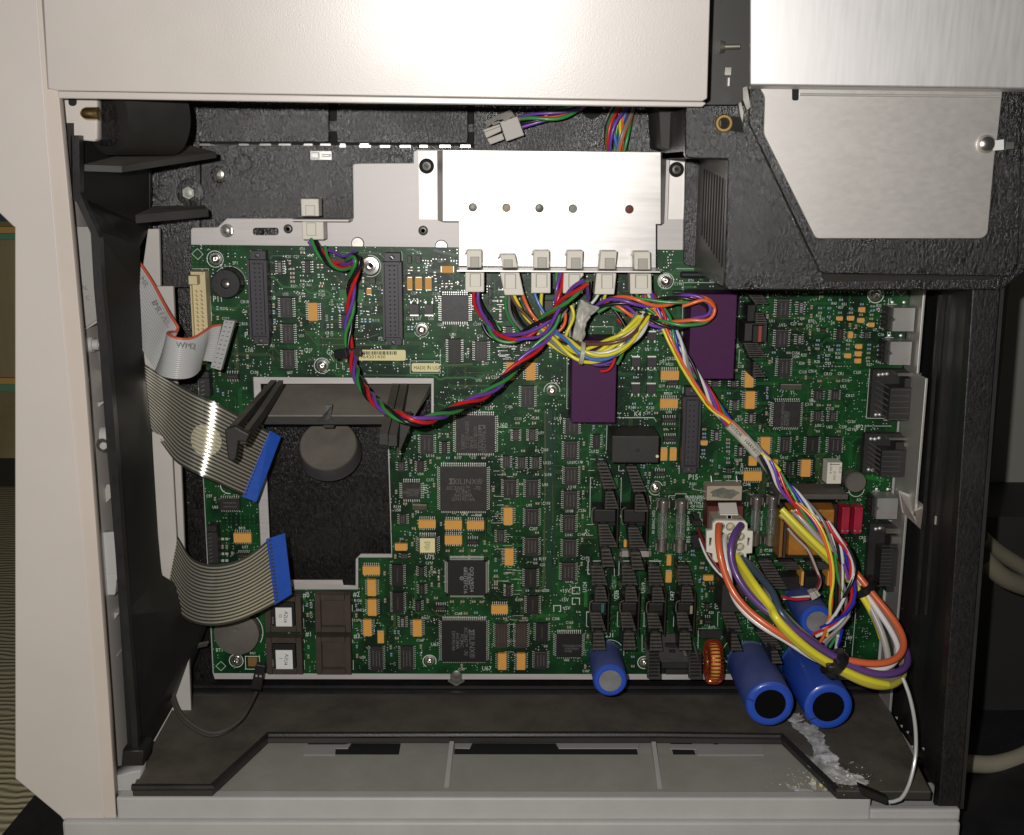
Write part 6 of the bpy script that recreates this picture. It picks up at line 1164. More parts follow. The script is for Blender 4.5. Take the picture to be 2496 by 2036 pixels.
# ================================================================ beige housing
hs = thing('instrument_housing', 'beige plastic instrument housing standing open, left panel and dusty base tray', 'housing', P(200, 1900, 100))
HP = 118
SE = [(87, -60), (88, 0), (104, 230), (144, 700), (172, 1000), (199, 1300), (250, 1978), (252, 1996)]
IN = [(97, -60), (99, 0), (114, 219), (140, 219), (142, 240), (176, 600), (203, 900), (233, 1300), (262, 1700), (282, 1995)]
sheet('side_panel', [[P(x, y, HP) for x, y in [(-90, -60)] + SE + [(155, 1997), (149, 1989), (39, 1897), (39, 553), (33, 549), (0, 517), (-90, 432)]]], 60, HP, BEIGE, hs, .7)
sheet('inner_trim', [[P(x + .8, y, HP - .5) for x, y in SE[:2]] + [P(x + .8, y, HP - .5) for x, y in SE[2:]] + [P(x, y, HP - .5) for x, y in IN[::-1]]], HP - 6, HP - .5, mat('beige_trim', (.575, .505, .45), .45, nscale=9, namp=.05), hs, .4)
b = MB(); b.prism([P(x, y, HP - 6) for x, y in [(160, 300), (240, 300), (330, 1860), (268, 1860), (225, 1300), (170, 600)]], Vector((0, 3, 0)))
# inner rib structure behind the panel
flat([(160, 700), (420, 700), (470, 1860), (230, 1860)], 20, 24, 'inner_skin', mat('beige_inner', (.50, .47, .44), .5, nscale=20, namp=.05), hs)
flat([(362, 560), (386, 560), (392, 850), (386, 930), (352, 880), (340, 720)], 10, 14, 'inner_skin', MATS['beige_inner'], hs)
flat([(372, 1055), (395, 1066), (412, 1085), (418, 1120), (424, 1240), (432, 1380), (470, 1500), (420, 1500), (385, 1350)], 30, 33, 'inner_skin', MATS['beige_inner'], hs, bev=.5)
flat([(150, 555), (232, 555), (236, 760), (246, 770), (190, 810), (184, 800), (168, 620)], 86, 90, 'grey_window_panel', GREYP, hs)
k = MB(); addtext(k, 'CAL', TP(13, 200, 565, 90.1), 3.4, 3, 1); addtext(k, 'BY C', TP(13, 208, 665, 90.1), 3.4, 3, 1); k.obj('faded_lettering', PRINTG, hs)
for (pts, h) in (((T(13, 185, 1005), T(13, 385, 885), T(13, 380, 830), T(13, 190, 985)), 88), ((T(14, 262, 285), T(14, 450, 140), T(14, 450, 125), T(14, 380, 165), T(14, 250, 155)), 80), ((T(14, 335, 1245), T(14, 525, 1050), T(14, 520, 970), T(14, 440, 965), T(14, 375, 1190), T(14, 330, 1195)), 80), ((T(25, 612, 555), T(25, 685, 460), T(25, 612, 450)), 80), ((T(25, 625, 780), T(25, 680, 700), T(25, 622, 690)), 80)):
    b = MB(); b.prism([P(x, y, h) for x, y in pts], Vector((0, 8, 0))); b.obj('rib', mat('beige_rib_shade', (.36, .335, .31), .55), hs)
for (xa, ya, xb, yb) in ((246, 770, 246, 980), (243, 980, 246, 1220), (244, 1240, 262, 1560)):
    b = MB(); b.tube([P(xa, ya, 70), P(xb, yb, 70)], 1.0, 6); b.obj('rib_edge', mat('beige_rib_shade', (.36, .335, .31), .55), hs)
for (t, x, y, s) in ((13, 205, 1120, 1), (14, 395, 490, 1.2)):
    b = MB(); p = TP(t, x, y, 84); b.tube([p, p + Vector((6 * s, 0, 0))], 4.2 * s, 20); s == 1 and (b.tube([p + Vector((6, 0, 0)), p + Vector((9, 0, 0))], 3.0, 20), b.tube([p + Vector((9, 0, 0)), p + Vector((13, 0, 0))], 1.8, 16, r2=1.0)); b.obj('moulded_pin', BEIGEG, hs, smooth=True, auto=40)
b = MB(); p = P(253, 1082, 86); b.lathe(p, Vector((.3, -1, 0)), [(4, 0), (3.8, 3), (2, 5)], 16); b.obj('pivot_screw', STEELD, hs, smooth=True)
b = MB(); b.prism([T_ for T_ in (P(250, 1405, 88), P(250, 1452, 88), P(280, 1452, 88), P(283, 1430, 88), P(283, 1418, 88), P(292, 1400, 88), P(256, 1400, 88))], Vector((0, 8, 0))); b.obj('cable_clip', BEIGEG, hs, bevel=.8)
flat([(252, 1300), (286, 1300), (292, 1400), (256, 1400)], 84, 88, 'clip_arm', BEIGEG, hs)
flat([(140, 238), (233, 238), (233, 336), (228, 341), (152, 334), (148, 300)], 88, 96, 'corner_bracket', BEIGE, hs, bev=.8)
sheet('corner_slot', [rnd([TP(21, x, y, 96) for x, y in ((395, 560), (443, 560), (443, 612), (395, 612))], 2.3)], 96.1, 96.2, VOID, hs)
b = MB(); p = TP(21, 500, 655, 97); b.tube([p + Vector((-3, 0, 0)), p + Vector((-1.6, 0, 0)), p + Vector((0, 0, 0)), p + Vector((6, 0, 0))], 3.4, 24, r2=lambda f: (1.2, 2.7, 3.3, 3.3)[round(f * 3)]); b.obj('brass_ferrule', BRASS, hs, smooth=True)
# base: lip, lower lip, tray and ribs
ZT = P(1200, 1945, HP).z
b = MB(); a = P(282, 1948, HP); d = P(2124, 1952, HP); z2 = P(1200, 2001, HP).z; b.box(a.x, d.x, HP - 8, HP, z2 - 1, ZT, .1); b.box(d.x + .02, P(2343, 1975, HP).x, HP - 6, HP - .6, z2 - 1, P(1200, 1974, HP).z); b.obj('base_lip', BEIGEG, hs, bevel=1.2)
b = MB(); a = P(149, 2003, HP + 4); d = P(2344, 2003, HP + 4); b.box(a.x, d.x, HP - 40, HP + 4, a.z - 22, a.z, .2); b.obj('base_skirt', BEIGEG, hs, bevel=1.6)
b = MB(); a = PZ(300, 1944, ZT - 1.5); tb = PZ(1200, 1838, ZT - 1.5); d = PZ(2125, 1944, ZT - 1.5); b.box(P(240, 1900, HP).x, d.x + 25, -tb.y, HP - 8.1, ZT - 4, ZT - 1.5); b.obj('tray_floor', TRAYM, hs)
zb_ = tb.y; b = MB(); b.box(P(500, 1800, 40).x, P(2200, 1800, 40).x, -tb.y - 30, -tb.y - .1, ZT - 3, ZT - 1.9); b.obj('tray_step', TRAYM, hs)
for (x0, x1) in ((751, 972), (1109, 1555), (1634, 1695), (1740, 1760)):
    k = MB(); q0 = PZ(x0, 1812, ZT - 1.3); q1 = PZ(x1, 1839, ZT - 1.3); k.box(q0.x, q1.x, -q0.y, -q1.y, ZT - 1.88, ZT - 1.3); k.obj('tray_opening', VOID, hs)
for pts in (((742, 1815), (838, 1815), (856, 1812), (848, 1824), (818, 1824), (817, 1840), (740, 1840)), ((1109, 1812), (1151, 1812), (1145, 1824), (1109, 1823)), ((1355, 1812), (1560, 1812), (1555, 1824), (1362, 1824)), ((1634, 1814), (1862, 1816), (1862, 1840), (1700, 1840), (1697, 1826), (1634, 1825))):
    k = MB(); k.prism([PZ(x, y, ZT - .8) for x, y in pts], Vector((0, 0, -.5))); k.obj('metal_tongue', mat('grey_tongue', (.33, .32, .31), .5), hs)
for (xa, ya, xb, yb) in ((1096, 1807, 1080, 1940), (1588, 1808, 1605, 1940)):
    b = MB(); A = P(xa, ya, 60); B = P(xb, yb, 112); u = Vector((2.6, 0, 0)); b.hexa([A - Vector((0, 0, 5)), A + u - Vector((0, 0, 5)), A + u, A], [B - Vector((0, 0, 5)), B + u - Vector((0, 0, 5)), B + u, B]); b.obj('tray_rib', BEIGEG, hs)
flat([(272, 1895), (340, 1880), (335, 1925), (330, 1945), (283, 1950)], 96, 108, 'corner_block', BEIGEG, hs)
# cover
cv = thing('top_cover', 'beige textured top cover overhanging the upper edge of the opening', 'cover', P(900, 200, 118))
hc = lambda y: 120 + (246 - y) * .0205
cvp = [(101, -80), (117, 216)] + [(140, 221), (1640, 246), (1712, 247), (1724, 240), (1733, -80)]
b = MB(); b.prism([P(x, y, hc(y)) for x, y in cvp], Vector((0, 4, 0))); b.obj('cover_panel', BEIGEC, cv, bevel=.5)
lipv = [P(x, y, HP + .8) for x, y in ((140, 222), (1640, 247), (1716, 248), (1722, 252), (1712, 261), (1600, 260), (900, 252), (165, 240), (141, 240))]
b = MB(); b.prism(lipv, Vector((0, 5, 0))); b.obj('cover_lip', BEIGEC, cv, bevel=.6)
# ================================================================ wires
def C(t, *v):            # control points x y h ...
    return [TP(t, v[i], v[i + 1], v[i + 2]) for i in range(0, len(v), 3)]
def wire(par, pts, c, r=.95, nm='wire', n=8, lab=None):
    b = MB(); b.tube(smooth(catmull(pts, 2.2), 8 if r < 1.6 else 26), r, n); o = b.obj(nm, W[c], par, smooth=True, auto=60)
    if lab: o['label'] = lab
    return o
def rope(par, pts, cols, R, r, pitch, ph=0., fl=1.0, shape=None, jit=.0, n=8):
    """cols = wires twisted about the centre line; R radius of the lay, fl flattens towards the board, shape(f) scales R along the run"""
    cl = smooth(catmull(pts, 1.6), 12); L_ = [0.]
    for a, b_ in zip(cl, cl[1:]): L_.append(L_[-1] + (b_ - a).length)
    N_ = len(cols)
    rj = random.Random(len(cl) * 13 + N_)
    for j, c in enumerate(cols):
        out = []; k1 = rj.uniform(0, 6.28); k2 = rj.uniform(.8, 1.3)
        for i, p in enumerate(cl):
            t = (cl[min(i + 1, len(cl) - 1)] - cl[max(i - 1, 0)]).normalized(); s = Vector((0, 1, 0)).cross(t)
            s = s.normalized() if s.length > 1e-3 else Vector((1, 0, 0)); u = t.cross(s)
            f = L_[i] / max(1e-6, L_[-1]); a = ph + 6.283 * (j / N_ + (L_[i] / pitch if pitch else 0)) + jit * math.sin(L_[i] / 17 * k2 + k1)
            rr_ = R * (shape(f) if shape else 1) * (1 + jit * .35 * math.sin(L_[i] / 23 + k1 * 2))
            out.append(p + s * (math.cos(a) * rr_) + u * (math.sin(a) * rr_ * fl))
        b = MB(); b.tube(out, r, n); b.obj('wire', W[c], par, smooth=True, auto=60)
def tie(par, t, x, y, h, d, R, wdt, m, head=True, nm='cable_tie'):
    c = TP(t, x, y, h); ax = Vector((d[0], 0, -d[1])).normalized(); b = MB()
    b.lathe(c - ax * wdt / 2, ax, [(R, 0), (R + .5, .2), (R + .5, wdt - .2), (R, wdt)], 20)
    if head:
        s = ax.cross(Vector((0, 1, 0))); q = c + s * (R + 1.2) + Vector((0, -R * .5, 0)); e = Vector((0, 1.6, 0))
        b.hexa([q - ax * 2 - s * 2.0 + e, q + ax * 2 - s * 2.0 + e, q + ax * 2 + s * 2.0 + e, q - ax * 2 + s * 2.0 + e], [q - ax * 2 - s * 2.0 - e, q + ax * 2 - s * 2.0 - e, q + ax * 2 + s * 2.0 - e, q - ax * 2 + s * 2.0 - e])
    return b.obj(nm, m, par, smooth=True, auto=40)
TIEK = mat('black_nylon_tie', (.012, .012, .013), .3, coat=.2); TIEW = mat('clear_nylon_tie', (.48, .48, .36), .4)
# A: long hanging loop of four wires, red green purple black
hA = thing('wiring_harness', 'long drooping loop of red, green, purple and black wires below the upper left plug', 'wire harness', TP(1, 1570, 800, 20))
rope(hA, C(1, 1195, -20, 14, 1250, 60, 16, 1330, 170, 20, 1420, 235, 22, 1520, 240, 26, 1580, 180, 34, 1620, 120, 40) + C(1, 1655, 200, 42, 1620, 290, 38, 1580, 420, 34, 1585, 560, 30, 1575, 700, 28, 1550, 850, 26, 1550, 980, 26, 1580, 1070, 28, 1600, 1180, 34, 1640, 1320, 46, 1720, 1450, 60, 1830, 1570, 76, 1970, 1660, 92, 2128, 1735, 100) + C(2, 120, 1760, 98, 270, 1710, 88, 420, 1650, 76, 600, 1570, 66, 760, 1490, 56, 900, 1380, 48, 1040, 1240, 42, 1180, 1110, 38, 1320, 980, 34, 1420, 850, 32, 1460, 700, 32, 1480, 560, 32, 1485, 420, 30, 1488, 290, 26), ['r', 'k', 'g', 'p'], 1.75, 1.12, 44, 1.2)
wire(hA, C(1, 1330, 40, 20, 1350, 180, 24, 1400, 260, 26, 1530, 300, 28, 1580, 250, 32), 'g'); wire(hA, C(1, 1390, 200, 24, 1460, 205, 26, 1540, 200, 28), 'r'); wire(hA, C(1, 1360, 80, 20, 1450, 110, 24, 1520, 170, 28, 1580, 100, 34, 1620, 90, 36), 'p')
tie(hA, 1, 1575, 1075, 28, (.15, 1), 2.9, 4.6, TIEK); b = MB(); b.prism(C(1, 1405, 1060, 31, 1530, 1040, 32, 1555, 1130, 32, 1425, 1150, 31), Vector((0, 5, 0))); b.obj('tie_head', TIEK, hA, bevel=.8)
b = MB(); a = rect(2, 1430, 470, 1515, 530, 33); b.box(a[0], a[1], 24, 33, a[2], a[3], .5); b.obj('tie_head', TIEK, hA)
# B: twist from the first plug round to the fourth
hB = thing('wiring_harness', 'short twisted red, green, purple and black curve between first and fourth lip plugs', 'wire harness', TP(2, 1000, 900, 20))
rope(hB, C(2, 670, 480, 24, 665, 560, 24, 700, 650, 22, 770, 730, 20, 840, 800, 18, 890, 880, 18), ['g', 'k', 'p', 'r'], 1.8, 1.1, 75, .6)
rope(hB, C(2, 760, 800, 16, 800, 880, 18, 850, 930, 20, 960, 950, 22, 1080, 940, 24, 1200, 870, 27, 1330, 770, 30, 1440, 680, 34, 1530, 590, 38, 1610, 500, 42, 1680, 430, 46, 1745, 375, 48), ['r', 'g', 'k', 'p'], 2.1, 1.2, 52, 2.2)
wire(hB, C(2, 1740, 375, 46, 1790, 350, 40, 1800, 400, 36, 1770, 480, 32, 1770, 560, 30), 'k'); wire(hB, C(2, 1735, 380, 44, 1770, 440, 38, 1750, 500, 34, 1770, 560, 30), 'p'); wire(hB, C(2, 1060, 960, 26, 1170, 930, 28, 1280, 945, 30, 1370, 880, 34, 1420, 770, 38, 1490, 640, 40), 'p', 1.05)
# C: the fat multicolour bundle with the pale tie
hC = thing('wiring_harness', 'thick bundle of mostly yellow wires tied in a swag over the purple relay', 'wire harness', TP(2, 1700, 1080, 30))
for c, v in (('g', (975, 500, 24, 950, 600, 22, 970, 710, 20, 1030, 800, 18, 1090, 885, 16)), ('e', (1000, 510, 24, 985, 620, 20, 1010, 740, 18, 1070, 810, 16, 1150, 880, 14)), ('k', (1010, 510, 22, 1030, 640, 18, 1080, 740, 16, 1160, 850, 14, 1250, 900, 14)), ('n', (1010, 510, 26, 1050, 620, 26, 1160, 700, 26, 1230, 780, 26, 1290, 870, 26, 1400, 950, 30)),
             ('y', (1040, 510, 26, 1070, 590, 26, 1130, 680, 25, 1150, 760, 24, 1230, 810, 24, 1310, 860, 26, 1370, 900, 28)), ('o', (1105, 420, 24, 1140, 560, 28, 1200, 690, 30, 1280, 790, 30, 1370, 850, 30)), ('b', (1242, 490, 26, 1250, 570, 27, 1310, 640, 28, 1360, 730, 28, 1400, 830, 28, 1480, 890, 32)), ('y', (1315, 490, 26, 1305, 580, 26, 1290, 680, 25, 1340, 750, 25, 1400, 850, 28, 1480, 940, 32)),
             ('g', (1520, 530, 24, 1470, 640, 24, 1430, 740, 24, 1470, 830, 24, 1500, 760, 22)), ('y', (1600, 620, 28, 1650, 690, 30, 1620, 790, 28, 1550, 850, 28, 1545, 930, 30)), ('e', (1630, 600, 26, 1600, 720, 26, 1575, 830, 26, 1590, 930, 28)), ('o', (1545, 690, 24, 1560, 800, 24, 1510, 870, 24, 1450, 890, 24)), ('e', (1560, 640, 22, 1540, 700, 22, 1470, 790, 22, 1400, 850, 22))):
    wire(hC, C(2, *v), c, 1.0 if c != 'y' else 1.05)
rope(hC, C(2, 1300, 870, 26, 1400, 930, 30, 1520, 990, 34, 1640, 1060, 38, 1720, 1090, 40, 1850, 1095, 40, 1960, 1060, 40, 2060, 1000, 40) + C(3, 20, 930, 40, 80, 850, 38, 130, 770, 36, 160, 700, 34), ['y', 'n', 'y', 'b', 'y', 'e', 'y'], 3.9, 1.15, 105, .4, fl=.8, shape=lambda f: .55 + .75 * math.sin(math.pi * min(1, f * 1.02)), jit=.35)
rope(hC, C(2, 1560, 1050, 34, 1700, 1120, 38, 1850, 1130, 38, 1990, 1090, 38, 2090, 1010, 38) + C(3, 60, 950, 38, 150, 850, 38, 190, 760, 36, 200, 700, 34), ['y', 'w', 'y', 'n', 'w'], 2.6, 1.15, 90, 1.4, fl=.8, jit=.3)
for c, v in (('k', (1640, 1000, 34, 1760, 1180, 30, 1880, 1230, 30, 1980, 1200, 30)), ('p', (1700, 1130, 30, 1800, 1215, 32, 1900, 1215, 32, 2010, 1160, 30)), ('r', (1890, 1260, 30, 1960, 1285, 32, 2020, 1230, 32, 2028, 1130, 32)), ('g', (2050, 1190, 28, 2100, 1120, 30, 2120, 1040, 30)), ('e', (1590, 1090, 30, 1680, 1150, 32, 1800, 1190, 32, 1950, 1150, 32))): wire(hC, C(2, *v), c)
tie(hC, 2, 1705, 1085, 39, (1, .12), 6.2, 2.6, TIEW, False)
# D: orange purple green black loops over the second purple relay
hD = thing('wiring_harness', 'orange, purple, green and black wires doubled into a loop lying on the purple relay', 'wire harness', TP(3, 600, 680, 30))
rope(hD, C(2, 1850, 660, 26, 1920, 600, 28, 2010, 570, 30, 2090, 560, 32) + C(3, 60, 570, 34, 160, 590, 34, 270, 600, 34, 380, 590, 34, 500, 560, 36, 620, 550, 38, 740, 555, 38, 830, 590, 38, 870, 670, 38, 840, 740, 38, 760, 775, 37, 680, 760, 37, 600, 800, 36, 480, 815, 35, 360, 800, 34, 240, 780, 32, 120, 720, 30, 0, 650, 28) + C(2, 2010, 610, 26), ['o', 'p', 'k', 'g'], 1.95, 1.12, 50, .9)
rope(hD, C(3, 700, 760, 33, 560, 820, 33, 420, 860, 32, 330, 880, 31), ['g', 'p'], 1.0, 1.0, 50, 0)
wire(hD, C(3, 560, 625, 40, 660, 610, 42, 720, 560, 42, 790, 545, 42, 850, 580, 42, 870, 640, 40), 'o', 1.1); wire(hD, C(3, 110, 510, 30, 140, 590, 32, 200, 660, 34, 290, 700, 34), 'g', 1.05); wire(hD, C(3, 120, 700, 36, 220, 710, 37, 320, 745, 36), 'k', 1.2); wire(hD, C(2, 1870, 500, 26, 1850, 570, 26, 1800, 600, 26), 'w'); wire(hD, C(2, 1940, 500, 26, 1920, 560, 25), 'y'); wire(hD, C(3, 170, 515, 30, 175, 590, 30, 190, 660, 30), 'p')
wire(hD, C(2, 1970, 610, 24, 2040, 670, 24, 2100, 760, 26, 2128, 830, 26), 'k'); wire(hD, C(2, 1980, 600, 26, 2060, 660, 26, 2128, 700, 26), 'p'); wire(hD, C(2, 2050, 750, 22, 2100, 800, 22), 'r')
# E: long multicolour harness with a sleeve running down to the lower right
hE = thing('wiring_harness', 'long braid of white, red, blue and yellow wires with a clear printed sleeve', 'wire harness', TP(7, 1750, 250, 30))
E1 = C(3, 215, 500, 26, 250, 560, 28, 330, 660, 30, 410, 770, 32, 450, 880, 34, 520, 1020, 36, 590, 1160, 36, 660, 1280, 36, 740, 1400, 36, 830, 1530, 36, 920, 1650, 36)
E2 = C(7, 1560, 60, 36, 1650, 160, 36, 1760, 270, 36, 1880, 400, 36, 1960, 480, 38, 2080, 620, 40) + C(8, 380, 360, 40, 520, 500, 44, 650, 640, 48, 780, 770, 52, 890, 890, 54, 980, 1010, 56, 1050, 1140, 56)
rope(hE, E1 + E2, ['w', 'B', 'g', 'r', 'p', 'w', 'k', 'e'], 2.6, 1.0, 62, .3, fl=.7, jit=.3, shape=lambda f: (1.0 if f < .42 else (.8 if f < .56 else 1.0 + 1.1 * (f - .56))))
def off(pts, dx, dz=0, dh=2.5): return [p + Vector((dx, -dh, dz)) for p in pts]
wire(hE, off(E1, -3.6, -1.5, 0) + off(E2[:4], -1.0, 1.6, 3) + off(E2[4:], 2, 2, 1)[:2], 'y', .95); wire(hE, off(E1, -2.0, -1.2, 2) + off(E2[:4], .6, 1.8, 3), 'o', .95)
wire(hE, C(8, 560, 580, 50, 700, 700, 54, 790, 830, 58, 850, 980, 60, 890, 1120, 60, 905, 1260, 60, 900, 1400, 60, 915, 1520, 58, 900, 1640, 56) + C(12, 880, 440, 54, 830, 620, 50, 780, 680, 46), 'o', .95)
wire(hE, C(8, 590, 590, 50, 740, 720, 54, 820, 850, 58, 880, 1010, 60, 915, 1150, 60, 930, 1300, 60, 925, 1400, 60, 890, 1520, 60, 890, 1640, 58) + C(12, 900, 400, 54, 860, 600, 48), 'y', .95)
for c, v, w_ in (('w', (870, 760, 58, 960, 880, 60, 1010, 980, 62, 1090, 1100, 62, 1130, 1230, 62, 1110, 1340, 62, 1060, 1450, 62, 1010, 1560, 62, 940, 1680, 60), 1.0), ('B', (990, 930, 60, 1040, 1050, 62, 1060, 1180, 60, 1110, 1280, 60, 1150, 1380, 62, 1150, 1480, 62, 1110, 1590, 62, 1030, 1680, 60), .95), ('r', (860, 760, 58, 940, 930, 62, 1060, 1040, 62, 1100, 1140, 62, 1085, 1300, 62, 1110, 1420, 60, 1120, 1520, 60, 1060, 1620, 58), .95), ('k', (1060, 1000, 58, 1130, 1110, 60, 1150, 1230, 60, 1120, 1360, 64, 1060, 1450, 64, 1000, 1560, 60), 1.0), ('g', (930, 1000, 56, 950, 1150, 56, 960, 1300, 56, 1000, 1400, 56, 1020, 1480, 56), .95), ('n', (960, 960, 56, 1000, 1150, 56, 985, 1300, 56, 995, 1440, 56, 985, 1620, 56), .95),
                 ('p', (940, 900, 56, 990, 1080, 57, 1050, 1220, 58, 1070, 1330, 58), .95), ('w', (900, 880, 56, 950, 1000, 56, 1010, 1180, 56, 1020, 1330, 56, 1000, 1500, 56, 990, 1620, 56), .9), ('k', (960, 1300, 54, 950, 1420, 54, 960, 1560, 54, 945, 1640, 54), .95), ('e', (990, 1300, 54, 1050, 1420, 54, 1050, 1560, 54, 1040, 1680, 54), .9)):
    wire(hE, C(8, *v), c, w_)
for c, v in (('w', (990, 320, 60, 930, 410, 58, 850, 500, 52, 760, 600, 46)), ('B', (1130, 270, 62, 1080, 370, 60, 980, 440, 58, 860, 490, 54, 800, 520, 50)), ('r', (1070, 300, 60, 1030, 400, 58, 920, 490, 54, 800, 550, 50, 730, 585, 46)), ('w', (1060, 360, 58, 1010, 460, 56, 900, 540, 52, 760, 605, 46)), ('t', (1080, 400, 56, 1000, 520, 54, 900, 590, 50, 830, 660, 46)), ('e', (1090, 330, 56, 1070, 430, 54, 950, 570, 50, 850, 680, 46)), ('p', (1000, 480, 52, 930, 560, 50, 880, 640, 46, 850, 700, 44)), ('g', (1010, 540, 50, 940, 620, 46, 890, 710, 44)), ('B', (1010, 540, 52, 1000, 620, 50, 970, 690, 46)), ('w', (970, 600, 50, 960, 660, 46, 950, 720, 44))):
    wire(hE, C(12, *v), c, .95)
# printed clear sleeve
s0 = C(7, 1620, 135, 37, 1760, 270, 37, 1900, 430, 38); b = MB(); b.tube(catmull(s0, 2), 3.5, 18); slv = b.obj('clear_sleeve', mat('cloudy_sleeve', (.55, .54, .47), .28, nscale=120, namp=.25, coat=.5, stretch=(1, 1, 1)), hE, smooth=True)
k = MB(); dirx = (s0[2] - s0[0]).normalized(); perp = Vector((dirx.z, 0, -dirx.x))
for s_, off_ in (('MOTOR', -9.5), ('HARNESS', 5)):
    cpt = (s0[0] + s0[2]) / 2 + dirx * (off_ + 1) + Vector((0, -3.6, 0)) - perp * .3; addtext(k, s_, cpt, 2.9, ux=dirx, uz=-perp if (-perp).z > 0 else perp)
k.obj('print', INK, slv)
# F: heavy power cable
hF = thing('power_cable', 'heavy orange, yellow, purple and grey wires looping out of the white round-pin connector', 'cable', TP(11, 1700, 600, 70))
def pw(c, r, *segs):
    pts = []
    for t, *v in segs: pts += C(t, *v)
    wire(hF, pts, c, r, n=10)
pw('O', 2.05, (7, 1520, 1120, 50, 1505, 1200, 60, 1515, 1380, 66, 1570, 1570, 68), (11, 1520, 480, 72, 1660, 650, 78, 1830, 790, 84, 2000, 900, 88), (12, 500, 620, 88, 640, 730, 88, 790, 810, 86, 920, 810, 85, 1060, 825, 86, 1220, 880, 88, 1400, 885, 88, 1560, 835, 84, 1640, 720, 76, 1600, 560, 66, 1490, 410, 58, 1350, 240, 52, 1240, 120, 46), (8, 1180, 1290, 42, 1020, 1130, 38, 850, 900, 32, 700, 740, 28, 560, 650, 24))
pw('w', 1.75, (7, 1580, 1230, 46, 1550, 1320, 58, 1580, 1460, 62, 1650, 1620, 66), (11, 1490, 500, 66, 1600, 640, 72, 1760, 790, 78, 1940, 915, 82), (12, 420, 590, 84, 600, 740, 88, 760, 850, 86, 900, 880, 84, 1060, 910, 83, 1250, 950, 84, 1420, 945, 84, 1560, 880, 80, 1590, 760, 72, 1540, 620, 64, 1440, 470, 56, 1320, 300, 50, 1220, 160, 44), (8, 1140, 1310, 38, 980, 1150, 34, 820, 960, 28, 660, 780, 24, 540, 680, 20))
pw('v', 2.1, (7, 1735, 1120, 50, 1670, 1190, 62, 1620, 1300, 66, 1620, 1460, 68, 1690, 1640, 70), (11, 1640, 440, 74, 1750, 580, 80, 1900, 720, 86), (12, 440, 440, 90, 600, 580, 91, 760, 690, 90, 880, 770, 88, 1000, 840, 86, 1160, 930, 88, 1340, 985, 88, 1500, 990, 86, 1630, 940, 82, 1680, 860, 74, 1640, 740, 62, 1560, 600, 52))
pw('Y', 2.1, (7, 1700, 1440, 46, 1720, 1520, 58, 1780, 1640, 64), (11, 1690, 410, 72, 1820, 560, 80, 1960, 720, 86), (12, 340, 430, 92, 480, 590, 92, 640, 740, 90, 800, 850, 88, 900, 890, 87, 1010, 960, 86, 1160, 1040, 86, 1320, 1100, 84, 1480, 1105, 80, 1600, 1040, 72, 1640, 930, 62, 1560, 780, 52))
pw('y', 2.15, (7, 1690, 1420, 50, 1760, 1540, 62, 1850, 1660, 68), (11, 1740, 400, 76, 1860, 560, 82, 1990, 720, 88), (12, 300, 350, 94, 440, 510, 95, 600, 660, 93, 760, 790, 90, 890, 860, 89, 1000, 920, 88, 1140, 990, 86, 1300, 1050, 84, 1450, 1075, 80))
pw('s', 2.1, (7, 1745, 1440, 42, 1840, 1540, 54, 1950, 1660, 62), (11, 1880, 420, 72, 2010, 590, 80), (12, 330, 300, 86, 470, 450, 90, 620, 600, 90, 760, 720, 88, 870, 800, 86, 960, 860, 85, 1100, 950, 82))
pw('u', 2.1, (7, 1760, 1450, 38, 1880, 1560, 48, 1990, 1680, 56), (12, 260, 190, 76, 400, 350, 84, 560, 520, 88, 720, 650, 87, 870, 770, 84, 980, 850, 82, 1140, 960, 80, 1320, 1030, 80, 1480, 1050, 76, 1600, 980, 70, 1650, 860, 64, 1600, 700, 58, 1500, 530, 52, 1380, 360, 46, 1240, 190, 40), (8, 1120, 1330, 34, 960, 1180, 30, 780, 980, 26, 600, 780, 22, 480, 680, 18))
pw('t', 2.1, (12, 1470, 960, 72, 1475, 840, 66, 1450, 720, 62, 1390, 530, 56, 1300, 340, 50, 1210, 180, 44), (8, 1150, 1340, 40, 1000, 1200, 34, 850, 1030, 32, 720, 860, 28, 620, 740, 26, 540, 660, 22))
pw('y', 2.15, (12, 1400, 620, 50, 1370, 500, 52, 1290, 330, 50, 1190, 190, 46), (8, 1100, 1330, 42, 1000, 1220, 42, 860, 1080, 40, 700, 930, 36, 540, 770, 32, 420, 645, 28))
pw('Y', 2.1, (8, 1080, 1340, 36, 940, 1200, 35, 800, 1070, 33, 640, 920, 30, 500, 780, 27, 410, 690, 24))
tie(hF, 12, 935, 865, 88, (1, .85), 8.6, 4.5, TIEK, False); b = MB(); b.prism(C(12, 880, 895, 96, 960, 905, 97, 985, 930, 97, 960, 985, 97, 930, 985, 96, 870, 930, 96), Vector((0, 6, 0))); b.obj('tie_head', TIEK, hF, bevel=1); tie(hF, 12, 1215, 120, 42, (1, 1.25), 8.2, 4.2, TIEK, False)
